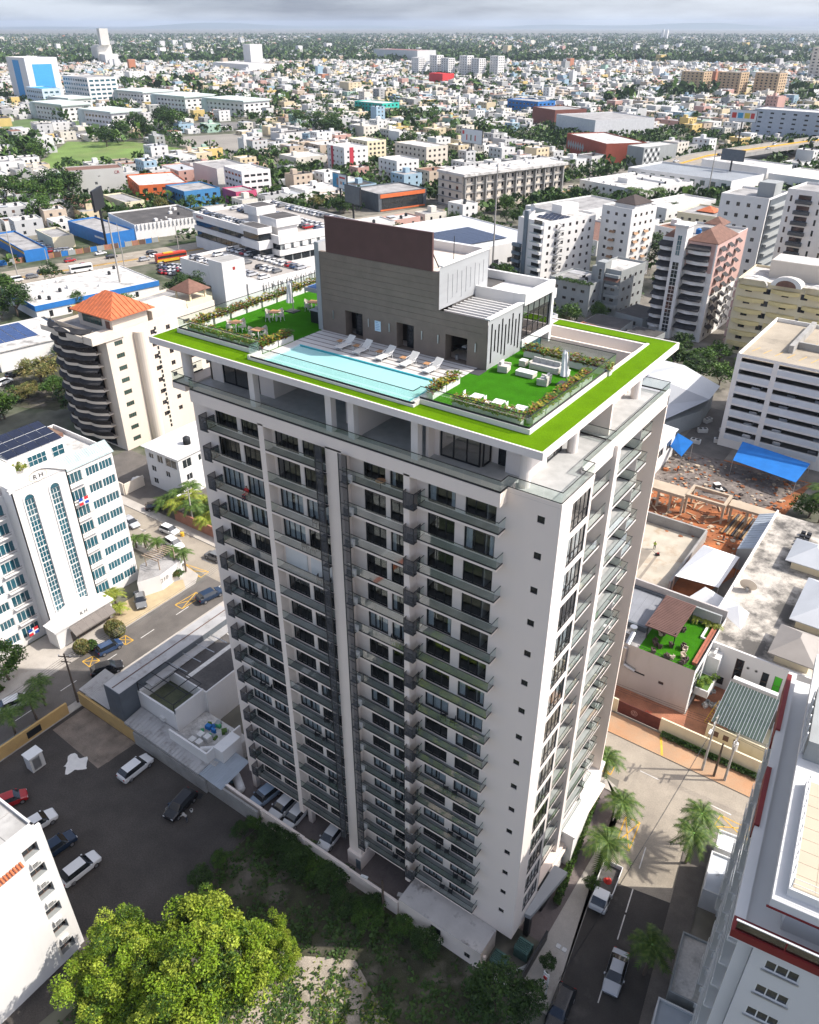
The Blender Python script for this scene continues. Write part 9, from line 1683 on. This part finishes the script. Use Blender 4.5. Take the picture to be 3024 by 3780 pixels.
pw = U(11, 1085, 835); person('person in grey bending to wash the black car', (pw[0], pw[1], .02), 1.9, 'bend', SHG, SHD)
for k, (x, y, c) in enumerate(((970, 770, FRW), (982, 745, BLUEP), (1110, 778, FRW))): p = U(11, x, y); tag(MB().cyl((0, 0), .15, 0, .34, c, 12, r2=.19).cyl((0, 0), .155, .34, .345, BLACKM, 12).build('bucket', None, (p[0], p[1], .02)), ['white bucket left of the black car being washed', 'blue bucket beside the white one at the black car', 'white bucket next to the person washing the car'][k], 'bucket')
for k, (f, x, y, pose, s, lab) in enumerate(((7, 450, 1105, 'stand', SHV, 'worker in lime vest standing on the fresh concrete floor'), (7, 630, 510, 'stand', SHO, 'worker in orange walking on the rubble by the white roofed house'), (7, 985, 1030, 'stand', SHO, 'worker in orange standing at the end of the pipe stack'), (7, 285, 1345, 'stand', SHG, 'worker in grey at the near edge of the fresh concrete floor'), (7, 490, 885, 'bend', SHG, 'worker bending at the far shutter wall'))):
 z_ = .25 if k in (0, 3) else .03; person(lab, U(f, x, y, z_), 1.2 * k, pose, s, SHD)
tag(MB().box(-.35, .35, -.3, .3, .1, .3, BLACKM).cyl((-.2, 0), .22, .0, .1, BLACKM, 12).tube((-.3, 0, .3), (-1.0, 0, .95), .03, BLACKM).box(-.1, .25, -.15, .15, .3, .5, REDP).build('power_trowel', None, U(7, 475, 1150, .25), .5), 'black power trowel machine on the fresh concrete', 'machine')
for k in range(4): tag(MB().box(0, .55, 0, .55, .0, .02, CONC).box(.04, .51, .04, .51, .02, .024, STEEL).build('manhole_cover', None, (3.4 + (k % 2) * .65 - .1 * (k // 2), 3.4 + (k // 2) * .8, .131)), 'square pavement cover beside the shaded street, %s of four' % ORD[k], 'cover', 'pavement covers') if k < 2 else None
tag(MB().box(-.5, .5, -.25, .25, 0, .45, WHITE).build('concrete_bench', None, (-12.6, -1.3, .02), .3), 'small white block at the tower yard by the annex', 'bench'); tag(MB().box(-.6, .6, -.4, .4, 0, .02, BLACKM).box(-.55, -.1, -.3, .3, .02, .2, BLACKM).build('tarpaulin_heap', None, (-40.9, -5.0, .01), .4), 'black crumpled tarpaulin by the lot wall', 'tarpaulin')
tag(MB().cyl((0, 0), .35, 0, .75, KERBY, 12).build('barrel', None, U(10, 1163, 480)), 'orange barrel on the pavement beside the parked white hatchback', 'barrel')
e = thing('gas_tank', 'pair of small blue tanks beside the white gas tank', 'tank', (-39.3, -.9, 0), -.5); MB().tube((-.5, 0, .4), (.7, 0, .4), .28, M('tank_blue', (.15, .28, .36), .5), 12).build('tank_shell', e); MB().tube((-.5, .65, .4), (.7, .65, .4), .28, MATS['tank_blue'], 12).build('tank_shell', e)
b = MB(); b.box(-26000, 26000, -9000, 21000, -1.2, 175, BLACKM); hz_ = b.build('haze'); hz_.data.materials.clear()
hm = bpy.data.materials.new('haze'); hm.use_nodes = True; n = hm.node_tree; n.nodes.clear(); o_ = n.nodes.new('ShaderNodeOutputMaterial'); v_ = n.nodes.new('ShaderNodeVolumePrincipled'); v_.inputs['Color'].default_value = (.72, .84, 1, 1); v_.inputs['Density'].default_value = .00005; v_.inputs['Anisotropy'].default_value = .2
n.links.new(v_.outputs[0], o_.inputs['Volume']); hz_.data.materials.append(hm); tag(hz_, kind='stuff')
